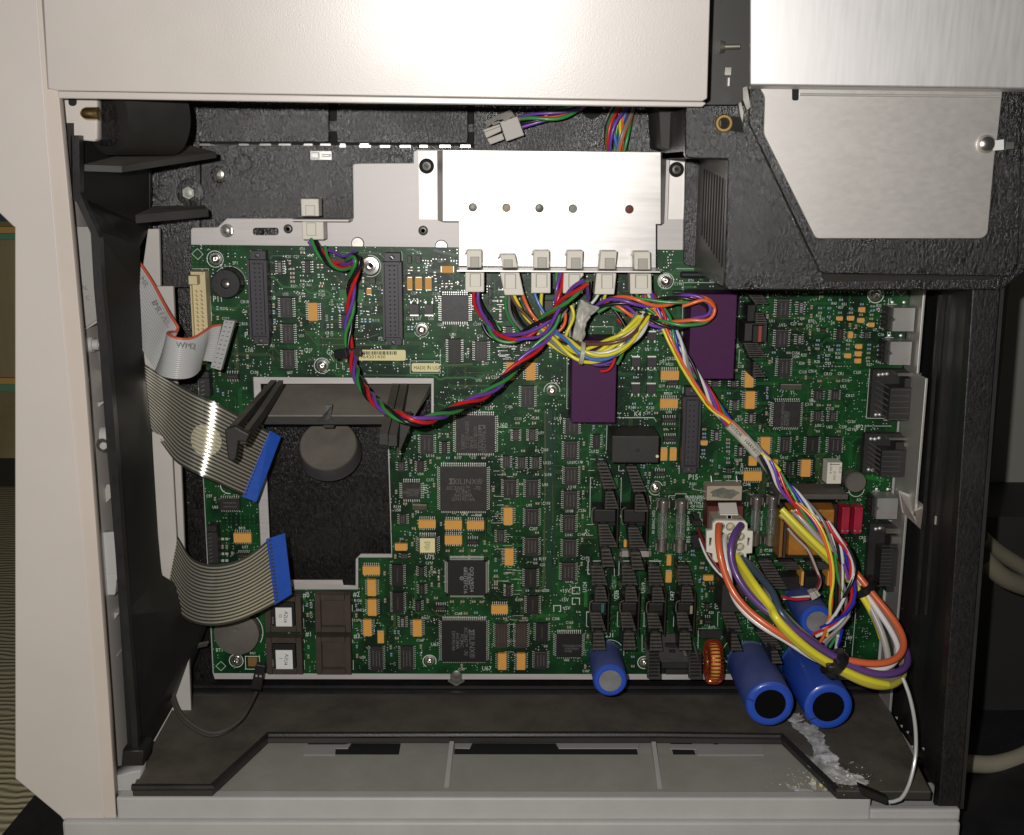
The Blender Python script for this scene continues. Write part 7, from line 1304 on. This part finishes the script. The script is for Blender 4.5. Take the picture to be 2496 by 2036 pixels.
# white connector with round pins
pc = thing('power_connector', 'white nylon connector with round pin sockets plugged into the dark red base', 'connector', TP(7, 1620, 1270, 30))
HP2 = 44; outl = C(7, 1500, 1085, HP2, 1770, 1085, HP2, 1795, 1110, HP2, 1795, 1180, HP2, 1848, 1185, HP2, 1840, 1390, HP2, 1785, 1395, HP2, 1785, 1440, HP2, 1750, 1475, HP2, 1490, 1480, HP2, 1465, 1450, HP2, 1465, 1395, HP2, 1405, 1380, HP2, 1410, 1185, HP2, 1468, 1180, HP2, 1470, 1110, HP2)
hcs = [(1540, 1140), (1635, 1140), (1735, 1140), (1550, 1235), (1735, 1240), (1640, 1240), (1640, 1335), (1730, 1340), (1550, 1335), (1725, 1430), (1640, 1430), (1545, 1430)]
holes = [circ(TP(7, x, y, HP2), 2.95, 20) for x, y in hcs]
for (x0, y0, x1, y1) in ((1422, 1240, 1458, 1335), (1795, 1240, 1828, 1335)):
    a = rect(7, x0, y0, x1, y1, HP2); holes.append([Vector((a[0], 0, a[2])), Vector((a[1], 0, a[2])), Vector((a[1], 0, a[3])), Vector((a[0], 0, a[3]))])
sheet('connector_face', [outl] + holes, HP2 - 5, HP2, OFFW, pc, .4)
b = MB(); a = rect(7, 1475, 1092, 1785, 1470, HP2 - 5); b.box(a[0] + 1, a[1] - 1, 14, HP2 - 9, a[2] + 1, a[3] - 1, -.8); b.obj('connector_body', mat('aged_nylon', (.50, .43, .35), .5, nscale=40, namp=.12), pc)
for i, (x, y) in enumerate(hcs):
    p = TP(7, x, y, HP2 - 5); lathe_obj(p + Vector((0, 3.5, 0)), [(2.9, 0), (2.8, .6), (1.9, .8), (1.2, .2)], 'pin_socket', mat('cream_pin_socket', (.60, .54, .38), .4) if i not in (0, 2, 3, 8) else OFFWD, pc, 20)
b = MB(); b.hexa(C(7, 1520, 1010, 24, 1710, 1005, 24, 1690, 900, 24, 1510, 905, 24), C(7, 1530, 1005, 30, 1712, 1005, 30, 1690, 900, 26, 1512, 902, 26)); b.obj('latch', GREYN, pc, bevel=.4)
b = MB(); a = rect(7, 1528, 1008, 1715, 1030, 31); b.box(a[0], a[1], 26, 31, a[2], a[3], .3); b.box(a[0] + 5, a[0] + 7.5, 26, 31, a[2] - 2.5, a[2] - .02); b.box(a[1] - 7, a[1] - 4.5, 26, 31, a[2] - 2.5, a[2] - .02); b.obj('latch_bar', OFFW, pc)
# G: thin red and white fan lead
hG = thing('fan_lead', 'thin maroon and white pair with a small grey plug lying by the blue capacitor', 'wire pair', TP(12, 600, 240, 20))
wire(hG, C(7, 1320, 1160, 12, 1350, 1250, 18, 1410, 1380, 24, 1480, 1500, 26, 1540, 1580, 28), 'd', 1.1); wire(hG, C(7, 1335, 1250, 12, 1370, 1370, 16, 1440, 1500, 22, 1540, 1610, 26, 1600, 1660, 28), 'w', .8)
wire(hG, C(12, 420, 215, 30, 500, 250, 34, 600, 250, 38, 690, 235, 42), 'R', 1.0); wire(hG, C(12, 440, 240, 30, 540, 230, 34, 620, 220, 38, 700, 215, 42), 'w', .8)
b = MB(); b.hexa([v + Vector((0, 6, 0)) for v in C(12, 692, 190, 46, 740, 170, 46, 780, 225, 46, 720, 258, 46)], C(12, 692, 190, 46, 740, 170, 46, 780, 225, 46, 720, 258, 46)); b.obj('small_plug', GREYN, hG, bevel=.3); b = MB(); b.hexa([v + Vector((0, 5, 0)) for v in C(12, 742, 170, 46, 770, 160, 46, 805, 205, 46, 782, 222, 46)], C(12, 742, 170, 46, 770, 160, 46, 805, 205, 46, 782, 222, 46)); b.obj('small_plug_back', OFFWD, hG, bevel=.3)
wire(hG, C(12, 740, 165, 42, 780, 130, 42, 805, 80, 40, 800, 10, 36) + C(8, 740, 1230, 34, 700, 1080, 32, 620, 960, 30, 520, 840, 28, 430, 740, 26), 'd', 1.0); wire(hG, C(12, 745, 170, 42, 800, 140, 42, 812, 70, 40, 790, 20, 36) + C(8, 720, 1130, 34, 680, 1020, 32, 580, 960, 30, 480, 830, 28), 't', .85)
# H: bundles hanging behind the cover
hH = thing('wiring_harness', 'many-coloured wire bundle dropping from under the cover behind the bracket face', 'wire harness', TP(15, 1780, 540, 0))
rope(hH, C(15, 1880, 200, 0, 1870, 300, 0, 1820, 400, 2, 1780, 500, 4, 1765, 620, 4, 1765, 760, 2, 1765, 860, 0), ['g', 'o', 'e', 'p', 'r', 'g', 'k', 'w', 'b', 'y', 'o', 'n'], 5.2, 1.05, 190, 2.6, fl=.6, shape=lambda f: .75 + .5 * math.sin(math.pi * f), jit=.2)
rope(hH, C(15, 1870, 250, -2, 1820, 420, -2, 1800, 560, -2, 1790, 800, -2), ['p', 'k', 'b', 'g', 'k'], 2.2, 1.05, 120, 1, fl=.6)
hI = thing('wiring_harness', 'short twist of green, orange and purple wires ending in the loose slanted plug', 'wire harness', TP(15, 1100, 400, 8))
rope(hI, C(15, 820, 460, 8, 900, 440, 10, 1020, 415, 12, 1140, 400, 12, 1280, 370, 12, 1400, 320, 12, 1520, 240, 10), ['k', 'g', 'p', 'o', 'k'], 2.1, 1.0, 95, .5, fl=.8)
wire(hI, C(15, 830, 440, 12, 960, 420, 14, 1090, 450, 15, 1200, 455, 15, 1330, 400, 14, 1440, 330, 12, 1500, 250, 10), 'g', 1.15); wire(hI, C(15, 850, 520, 10, 950, 490, 11, 1070, 455, 11, 1180, 420, 11), 'p', 1.1)
# crumpled white tape
tp = MB(); ro = C(2, 1690, 556, 34, 1880, 640, 36, 1765, 745, 40, 1740, 830, 42, 1722, 985, 40, 1600, 940, 38, 1628, 830, 42, 1650, 730, 40)
NU, NV = 18, 10; L_ = [C(2, 1690, 556, 34)[0], C(2, 1665, 640, 40)[0], C(2, 1645, 740, 42)[0], C(2, 1625, 840, 40)[0], C(2, 1600, 940, 36)[0]]; R_ = [C(2, 1885, 640, 34)[0], C(2, 1800, 715, 40)[0], C(2, 1755, 790, 42)[0], C(2, 1738, 880, 40)[0], C(2, 1722, 985, 36)[0]]
Lc = catmull(L_, 1); Rc = catmull(R_, 1); g0 = len(tp.v)
for i in range(NU + 1):
    a = Lc[int(i / NU * (len(Lc) - 1))]; c = Rc[int(i / NU * (len(Rc) - 1))]
    for j in range(NV + 1):
        f = j / NV; p = a.lerp(c, f); nz = noise.noise(Vector((i * .45, j * .6, 3.1))) * 2.2 + noise.noise(Vector((i * 1.1, j * 1.3, 9))) * 1.0; p = p + Vector((nz * .25, -3.2 * math.sin(math.pi * f) - nz, nz * .3)); tp.v.append(p)
for i in range(NU):
    for j in range(NV): q = g0 + i * (NV + 1) + j; tp.f.append((q, q + 1, q + NV + 2, q + NV + 1))
me = tp.mesh('crumpled_tape', mat('grimy_white_tape', (.56, .545, .49), .45, nscale=70, namp=.14, coat=.2), True); o = link('crumpled_tape', me, None); tag(o, 'crumpled piece of grubby white tape wrapped round the orange and black wires', 'tape')
md = o.modifiers.new('s', 'SOLIDIFY'); md.thickness = .0004
# ================================================================ ribbon cables
def ribbon(par, A, B, n, conv, r=.62, seg=6, nm='conductor', mats=None, hump=True):
    """n strands ruled between edge curves A and B"""
    Ac = catmull(A, 2.); Bc = catmull(B, 2.); K = 60
    def at(Q, f): x = f * (len(Q) - 1); i = min(int(x), len(Q) - 2); return Q[i].lerp(Q[i + 1], x - i)
    for j in range(n):
        f = (j + .5) / n; pts = [at(Ac, u / K).lerp(at(Bc, u / K), f) for u in range(K + 1)]
        b = MB(); b.tube(pts, r, seg); b.obj(nm, mats(j), par, smooth=True, auto=80)
RG = mat('grey_ribbon', (.46, .46, .455), .38, coat=.15); RR = mat('ribbon_red_edge', (.55, .10, .05), .4)
ra = thing('ribbon_cable', 'grey ribbon cable with a red edge folded and curling to a grey strip connector', 'ribbon cable', TP(13, 1150, 1200, 40))
sel = lambda j: RR if j == 0 else RG
ribbon(ra, C(13, 640, 100, 28, 755, 290, 30, 880, 480, 34, 1010, 720, 42, 1090, 860, 50, 1142, 940, 52), C(13, 400, 560, 28, 520, 760, 30, 690, 1020, 34, 800, 1190, 42, 880, 1310, 48, 925, 1370, 50), 20, 1, r=.88, mats=sel)
ribbon(ra, C(13, 1142, 940, 52, 1130, 985, 54, 1085, 985, 56, 1035, 1000, 62, 1080, 1035, 66, 1180, 1058, 66, 1290, 1045, 62, 1390, 985, 56, 1460, 940, 50, 1560, 920, 46), C(13, 925, 1370, 50, 930, 1375, 54, 925, 1378, 60, 925, 1382, 64, 985, 1430, 72, 1120, 1455, 74, 1260, 1440, 68, 1340, 1370, 58, 1365, 1280, 50, 1470, 1290, 46), 20, 1, r=.82, mats=sel)
b = MB(); FQ = C(13, 1585, 880, 50, 1690, 890, 50, 1552, 1375, 50, 1450, 1345, 50); b.hexa([v + Vector((0, 5, 0)) for v in FQ], FQ); o = b.obj('strip_connector', mat('grey_connector', (.36, .36, .36), .45), ra, bevel=.3); k = MB()
for j in range(11):
    for s in (0, 1):
        f = (j + .5) / 11; p = FQ[0].lerp(FQ[3], f).lerp(FQ[1].lerp(FQ[2], f), .3 + .42 * s) + Vector((0, -.05, 0)); k.prism([p + Vector((-.8, 0, -.2)), p + Vector((.5, 0, -.35)), p + Vector((.8, 0, .15)), p + Vector((-.5, 0, .3))], Vector((0, -.1, 0)))
k.obj('contact_slot', mat('grey_slot', (.13, .13, .13), .5), o)
for (s_, x, y, rot, sz, h) in (('IMU', 930, 760, 62, 5.2, 47.5), ('ABZ', 1025, 910, 62, 4.8, 50.5), ('WM2', 1210, 1130, 5, 4.6, 73), ('MR', 800, 510, 60, 4.6, 36.5)): k = MB(); addtext(k, s_, TP(13, x, y, h), sz, rot); k.obj('faded_print', mat('faded_ink', (.24, .24, .24), .7), ra)
EDG = None
def edge_at(Q, f): x = min(max(f, 0), 1) * (len(Q) - 1); i = min(int(x), len(Q) - 2); return Q[i].lerp(Q[i + 1], x - i)
def ffc(label, A, B, n, blue, nslot, hl=None):
    global EDG
    par = thing('flat_flex_cable', label, 'flat cable', A[len(A) // 2]); Ac = smooth(catmull(A, 2.), 10); Bc = smooth(catmull(B, 2.), 10); K = 90
    def at(Q, f): x = f * (len(Q) - 1); i = min(int(x), len(Q) - 2); return Q[i].lerp(Q[i + 1], x - i)
    b = MB(); M_ = 24
    for u in range(K + 1):
        a = at(Ac, u / K); c = at(Bc, u / K); b.v += [a.lerp(c, q / M_) for q in range(M_ + 1)]
    for u in range(K):
        for q in range(M_): e = u * (M_ + 1) + q; b.f.append((e, e + 1, e + M_ + 2, e + M_ + 1))
    b.obj('clear_film', GREYF, par, smooth=True, auto=180)
    EDG = (Ac, Bc); fm = mat('tinned_conductor', (.58, .54, .44), .23, .62)
    for j in range(n):
        b = MB(); f0 = (j + .72) / (n + .9); f1 = (j + 1.22) / (n + .9)
        for u in range(K + 1):
            a = at(Ac, u / K); c = at(Bc, u / K); nn = Vector((0, -.22, 0)); b.v += [a.lerp(c, f0) + nn, a.lerp(c, f1) + nn]
        for u in range(K): b.f.append((2 * u, 2 * u + 1, 2 * u + 3, 2 * u + 2))
        b.obj('conductor', fm, par, smooth=True, auto=180)
    b = MB(); b.hexa([v + Vector((0, 1.2, 0)) for v in blue], blue); o = b.obj('blue_stiffener', BLUEF, par, bevel=.2); k = MB()
    a, c_ = blue[0], blue[3]; d, e = blue[1], blue[2]
    for j in range(nslot):
        f = (j + .7) / (nslot + .6); p = a.lerp(c_, f).lerp(d.lerp(e, f), .20) + Vector((0, -.03, 0)); ax_ = (d - a).normalized() * 1.0; up = (a - c_).normalized() * .55; k.quad(p - ax_ - up, p + ax_ - up, p + ax_ + up, p - ax_ + up)
    k.obj('contact_window', mat('dull_copper', (.06, .05, .04), .45, .4), o); return par
f1 = ffc('upper flat flex cable with silver stripes and a blue end, bending across the board edge', C(14, 600, -330, 24, 750, -250, 26, 900, -150, 27, 1020, -80, 27, 1130, -20, 28, 1190, 18, 31, 1300, 75, 35, 1420, 128, 36.8, 1540, 180, 36, 1700, 270, 31.5, 1850, 350, 25, 2030, 450, 17), C(14, 500, 200, 30, 700, 260, 31, 860, 420, 32, 960, 540, 33, 1050, 670, 34, 1105, 745, 38, 1180, 790, 44, 1270, 840, 48.5, 1365, 885, 49.5, 1500, 940, 46.5, 1640, 1010, 40.5, 1780, 1070, 33), 19, C(14, 2030, 440, 18, 2140, 500, 15, 1900, 1140, 31, 1760, 1085, 34), 17)
b = MB(); nr, na = 4, 26; Ac_, Bc_ = f1['edges'] if False else EDG
def sf(u, f): return edge_at(Ac_, u).lerp(edge_at(Bc_, u), f) + Vector((0, -.13, 0))
for ri in range(nr + 1):
    for ai in range(na): a_ = 6.283 * ai / na; b.v.append(sf(.645 + .098 * ri / nr * math.cos(a_), .53 + .21 * ri / nr * math.sin(a_)))
for ri in range(nr):
    for ai in range(na): q = ri * na + ai; q2 = ri * na + (ai + 1) % na; b.f.append((q, q2, q2 + na, q + na))
b.obj('round_sticker', mat('pale_sticker', (.46, .43, .28), .6), f1, smooth=True, auto=180)
ffc('lower flat flex cable with tan stripes and a blue end, sagging over the coin battery', C(5, -420, 800, 24, -300, 900, 26, -190, 1020, 30, -70, 1190, 34, 0, 1330, 40, 150, 1405, 48, 300, 1410, 52, 440, 1385, 52, 600, 1310, 50, 760, 1180, 46), C(9, -480, 240, 24, -380, 340, 26, -270, 480, 30, -190, 640, 34, -90, 790, 40, 30, 870, 48, 180, 905, 54, 330, 895, 55, 560, 830, 52, 840, 690, 46), 17, C(9, 752, 62, 45, 938, 0, 45, 1005, 596, 45, 832, 704, 45), 17)
# thin optical fibre at the right, black two-way lead at the lower left
wf = MB(); wf.tube(catmull(C(27, 1415, 830, 100, 1450, 920, 104, 1480, 1050, 108, 1492, 1180, 110, 1485, 1310, 114, 1450, 1450, 120, 1400, 1530, 124, 1335, 1545, 124), 3), 1.05, 10); o = wf.obj('optical_fibre', mat('milky_fibre', (.42, .43, .42), .3, coat=.3), None, smooth=True); tag(o, 'thin milky white fibre curving down the right wall to a small black ferrule', 'fibre')
b = MB(); b.prism(C(27, 1165, 1455, 126, 1340, 1530, 126, 1325, 1565, 126, 1180, 1510, 126), Vector((0, 6, 0))); o = b.obj('fibre_ferrule', BLK, None, bevel=.8); tag(o, 'small black ferrule at the lower end of the milky fibre, above the base lip', 'ferrule')
ll = thing('two_way_lead', 'black two-pin lead curling in a wide loop on the dusty floor at lower left', 'cable', TP(25, 1000, 900, 20))
LK = mat('dusty_black_lead', (.035, .033, .03), .55, dust=.5)
for d in (0, 1.9): b = MB(); b.tube(catmull([v + Vector((d * .6, -d * .5, d)) for v in C(25, 1190, 640, 4, 1100, 670, 10, 1020, 770, 18, 985, 890, 30, 1010, 1010, 44, 1080, 1100, 56, 1190, 1160, 62, 1290, 1145, 60, 1380, 1080, 50, 1430, 1000, 36, 1465, 930, 20)], 2), 1.15, 8); b.obj('wire', LK, ll, smooth=True)
b = MB(); FQ = C(25, 1470, 755, 14, 1525, 765, 14, 1500, 905, 14, 1440, 895, 14); b.hexa([v + Vector((0, 5, 0)) for v in FQ], FQ); o = b.obj('two_way_plug', BLK, ll, bevel=.4); k = MB()
for x, y in ((1475, 820), (1498, 822)): a = TP(25, x, y, 14.1); k.box(a.x - .6, a.x + .6, 14, 14.3, a.z - .7, a.z + .7)
k.obj('contact', TIN, o)
# leaked residue on the floor (crust of dried electrolyte) and crumbs
RES = mat('dried_residue', (.80, .77, .70), .55, nscale=160, namp=.5, bump=.4, bscale=700, coat=.3); rs = MB(); rq = random.Random(5)
rN_ = RES.node_tree.nodes; rL_ = RES.node_tree.links; _z = rN_.new('ShaderNodeTexNoise'); _z.inputs['Scale'].default_value = 95; _z.inputs['Detail'].default_value = 8; _z.inputs['Roughness'].default_value = .7
rT_ = rN_.new('ShaderNodeTexCoord'); rL_.new(rT_.outputs['Object'], _z.inputs['Vector']); rM_ = rN_.new('ShaderNodeMapRange'); rM_.inputs[1].default_value = .36; rM_.inputs[2].default_value = .60; rM_.inputs[3].default_value = .36; rL_.new(_z.outputs[0], rM_.inputs[0]); rL_.new(rM_.outputs[0], rN_['Principled BSDF'].inputs['Alpha'])
for (pts, amp) in ((((780, 1080), (830, 1090), (880, 1090), (930, 1110), (965, 1170), (985, 1230), (1020, 1265), (1045, 1300), (1010, 1320), (960, 1325), (925, 1300), (905, 1240), (870, 1180), (820, 1140)), 1.0), (((830, 1275), (900, 1280), (960, 1325), (1040, 1310), (1060, 1350), (1110, 1380), (1180, 1395), (1218, 1430), (1200, 1450), (1120, 1450), (1040, 1440), (960, 1400), (900, 1350)), 1.4), (((755, 1065), (800, 1035), (850, 1050), (840, 1085), (790, 1090)), .6)):
    w3 = []; 
    for i in range(len(pts)):
        a = Vector((*pts[i], 0)); c = Vector((*pts[(i + 1) % len(pts)], 0))
        for j in range(4):
            f = j / 4; q = a.lerp(c, f); q.x += rq.uniform(-16, 16); q.y += rq.uniform(-9, 9); w3.append(T(27, q.x, q.y))
    cx = sum(p[0] for p in w3) / len(w3); cy = sum(p[1] for p in w3) / len(w3); n0 = len(rs.v)
    outer = [PZ(x, y, ZF + .06) for x, y in w3]; mid = [PZ(cx + (x - cx) * .86, cy + (y - cy) * .86, ZF + .1 + rq.uniform(.1, .45) * amp) for x, y in w3]; inn = [PZ(cx + (x - cx) * .5, cy + (y - cy) * .5, ZF + .1 + rq.uniform(.0, .3) * amp) for x, y in w3]; rs.v += outer + mid + inn; k = len(w3)
    for i in range(k): j = (i + 1) % k; rs.f += [(n0 + i, n0 + j, n0 + k + j, n0 + k + i), (n0 + k + i, n0 + k + j, n0 + 2 * k + j, n0 + 2 * k + i)]
    rs.f.append(tuple(n0 + 2 * k + i for i in range(k)))
for (pts, z_) in ((((740, 1440), (790, 1452), (850, 1470), (905, 1478), (880, 1500), (820, 1492), (770, 1475)), ZT - 1.3), (((895, 1395), (915, 1420), (925, 1470), (900, 1480), (880, 1440)), ZT - 1.3), (((940, 1462), (985, 1470), (1020, 1500), (1010, 1525), (960, 1500)), ZT - 1.2)):
    w3 = []
    for i in range(len(pts)):
        a = Vector((*pts[i], 0)); c = Vector((*pts[(i + 1) % len(pts)], 0))
        for j in range(4): q = a.lerp(c, j / 4); w3.append(T(27, q.x + rq.uniform(-8, 8), min(1512, q.y + rq.uniform(-5, 5))))
    rs.poly([PZ(x, y, z_) for x, y in w3])
o = rs.obj('dried_residue', RES, None, smooth=True, auto=60); tag(o, 'pale crust of dried leaked fluid running over the dusty floor below the big blue capacitors', 'residue', kind='stuff')
cb = MB(); cby = MB()
for i in range(260):
    if i % 2: x, y = 1600 + rq.gauss(950, 60) / 2.358, 1300 + rq.gauss(1480, 22) / 2.358; Z = ZT - 1.2
    else: x, y = 1600 + rq.gauss(1080, 90) / 2.358, 1300 + rq.gauss(1400, 45) / 2.358; Z = ZF + .4
    if i < 60: x, y = 1600 + rq.gauss(820, 90) / 2.358, 1300 + rq.gauss(1430, 40) / 2.358; Z = ZT - 1.2
    if y > 1944: continue
    p = PZ(x, y, Z); s = rq.uniform(.25, 1.1) * (1 if i % 5 else 1.6); q = [p + Vector((rq.uniform(-s, s), rq.uniform(-s, s), rq.uniform(0, s))) for _ in range(4)]
    m_ = cby if i % 2 else cb; n0 = len(m_.v); m_.v += q; m_.f += [(n0, n0 + 1, n0 + 2), (n0, n0 + 1, n0 + 3), (n0 + 1, n0 + 2, n0 + 3), (n0, n0 + 2, n0 + 3)]
o = cb.obj('residue_crumbs', RES, None); tag(o, 'white crumbs of dried fluid scattered on the floor plate', 'crumbs', kind='stuff'); o = cby.obj('yellow_crumbs', mat('yellow_crumb', (.62, .54, .26), .7), None); tag(o, 'yellowish crumbs of dried fluid on the base tray', 'crumbs', kind='stuff')
# ================================================================ surroundings
def bgbox(nm, x0, x1, h0, h1, z0, z1, m, label=None, cat=None, kind=None, **k):
    b = MB(); b.box(x0, x1, h0, h1, z0, z1); o = b.obj(nm, m, None, **k); return tag(o, label, cat, None, kind)
# corrugated carpet: ribs across, far below on the left
cm, N, L, bb = newmat('olive_ribbed_carpet'); tc = N.new('ShaderNodeTexCoord'); wv = N.new('ShaderNodeTexWave'); wv.bands_direction = 'Y'; wv.inputs['Scale'].default_value = 42; wv.inputs['Distortion'].default_value = 5; wv.inputs['Detail'].default_value = 3
L.new(tc.outputs['Object'], wv.inputs['Vector']); rp = N.new('ShaderNodeValToRGB'); rp.color_ramp.elements[0].color = (.32, .285, .17, 1); rp.color_ramp.elements[1].color = (.40, .36, .22, 1); L.new(wv.outputs[0], rp.inputs[0]); L.new(rp.outputs[0], bb.inputs['Base Color']); bb.inputs['Roughness'].default_value = .95
bp = N.new('ShaderNodeBump'); bp.inputs['Distance'].default_value = .001; L.new(wv.outputs[0], bp.inputs['Height']); L.new(bp.outputs[0], bb.inputs['Normal'])
ZC = P(1200, 2003, HP + 4).z - 40
b = MB(); b.box(-1500, 900, -1000, 500, ZC - 10, ZC); o = b.obj('floor', cm, None); o['kind'] = 'structure'
b = MB(); b.prism([Vector((PZ(205, 1790, ZC + 18).x, PZ(205, 1790, ZC + 18).y, ZC + 3)), Vector((PZ(-20, 2060, ZC + 18).x, PZ(-20, 2060, ZC + 18).y, ZC + 3)), Vector((700, -250, ZC + 3)), Vector((700, 330, ZC + 3)), Vector((-20, 330, ZC + 3))], Vector((0, 0, 14))); o = b.obj('black_mat', mat('black_rubber_mat', (.012, .011, .012), .55, nscale=30, namp=.4), None); tag(o, 'black slab under the instrument, its slanted edge showing at the lower left', 'slab')
b = MB(); b.box(-1500, 900, -960, -920, ZC, 700); o = b.obj('rear_wall', mat('grey_wall_paint', (.20, .20, .18), .8, nscale=6, namp=.08), None); o['kind'] = 'structure'
wd = thing('wooden_cabinet', 'dark wooden cabinet with orange and green edge bands behind the left panel', 'cabinet', P(10, 800, -330))
y_ = lambda y: P(20, y, -690).z
for nm, ya, yb, hh, m in (('cabinet_top', 380, 547, -300, mat('blue_grey_band', (.06, .09, .11), .6)), ('edge_band', 540, 552, -298, mat('olive_band', (.26, .22, .10), .6)), ('edge_band', 553, 568, -297, mat('orange_band', (.75, .42, .12), .6)), ('edge_band', 569, 584, -298, mat('green_band', (.14, .36, .22), .6)), ('upper_door', 585, 920, -302, mat('olive_brown_wood', (.40, .33, .17), .6, nscale=12, namp=.3, stretch=(1, 1, .1))), ('edge_band', 921, 935, -297, mat('orange_band', (.75, .42, .12), .6)), ('edge_band', 936, 953, -298, MATS['green_band']), ('lower_door', 954, 1118, -302, mat('dark_wood', (.33, .26, .13), .6, nscale=12, namp=.3))):
    b = MB(); b.box(-1300, -500, -900, hh - 390, y_(yb), y_(ya)); b.obj(nm, m, wd)
b = MB(); b.box(-1300, -505, -899, -695, ZC, y_(1120) - .2); b.obj('plinth', mat('plinth_dark', (.03, .027, .02), .7), wd)
# right background
o = bgbox('grey_partition', P(2440, 900, -150).x, 500, -160, -150, P(2440, 1370, -150).z, 400, mat('dim_grey_panel', (.19, .19, .17), .8, nscale=5, namp=.12), 'dim grey panel standing behind the right side of the housing', 'panel')
b = MB(); b.prism([P(2484, 225, 60), P(2520, 225, 60), P(2520, 620, 60), P(2474, 650, 60), P(2484, 400, 60)], Vector((0, 3, 0))); o = b.obj('white_edge_strip', mat('pale_green_strip', (.42, .46, .40), .5), None, bevel=.5); tag(o, 'pale strip at the right edge beside the steel plate', 'trim strip')
o = bgbox('dark_cupboard', P(2340, 1500, -60).x, 500, -150, -60, ZC, P(2340, 1260, -60).z, mat('near_black', (.014, .013, .013), .6, nscale=10, namp=.2), 'near-black box behind the cables at the right', 'box')
cc = MB(); cc.tube(catmull([P(2320, 1858, 40), P(2370, 1862, 30), P(2430, 1862, 20), P(2500, 1840, 5), P(2560, 1800, -10)], 4), 5.6, 16); o = cc.obj('thick_cable', mat('cream_cable', (.33, .30, .22), .55, nscale=40, namp=.08), None, smooth=True); tag(o, 'thick cream cable leaving behind the housing at the lower right', 'cable')
for (lab, pts, r) in (('upper pale printed cable sloping down beside the right wall', (P(2390, 1310, 10), P(2440, 1350, 0), P(2520, 1400, -10)), 5.0), ('lower pale cable sloping down beside the right wall', (P(2395, 1360, 20), P(2450, 1410, 14), P(2530, 1440, 0)), 6.0)):
    cc = MB(); cc.tube(catmull(list(pts), 4), r, 14); o = cc.obj('background_cable', mat('dim_cream_cable', (.16, .145, .105), .6), None, smooth=True); tag(o, lab, 'cable')
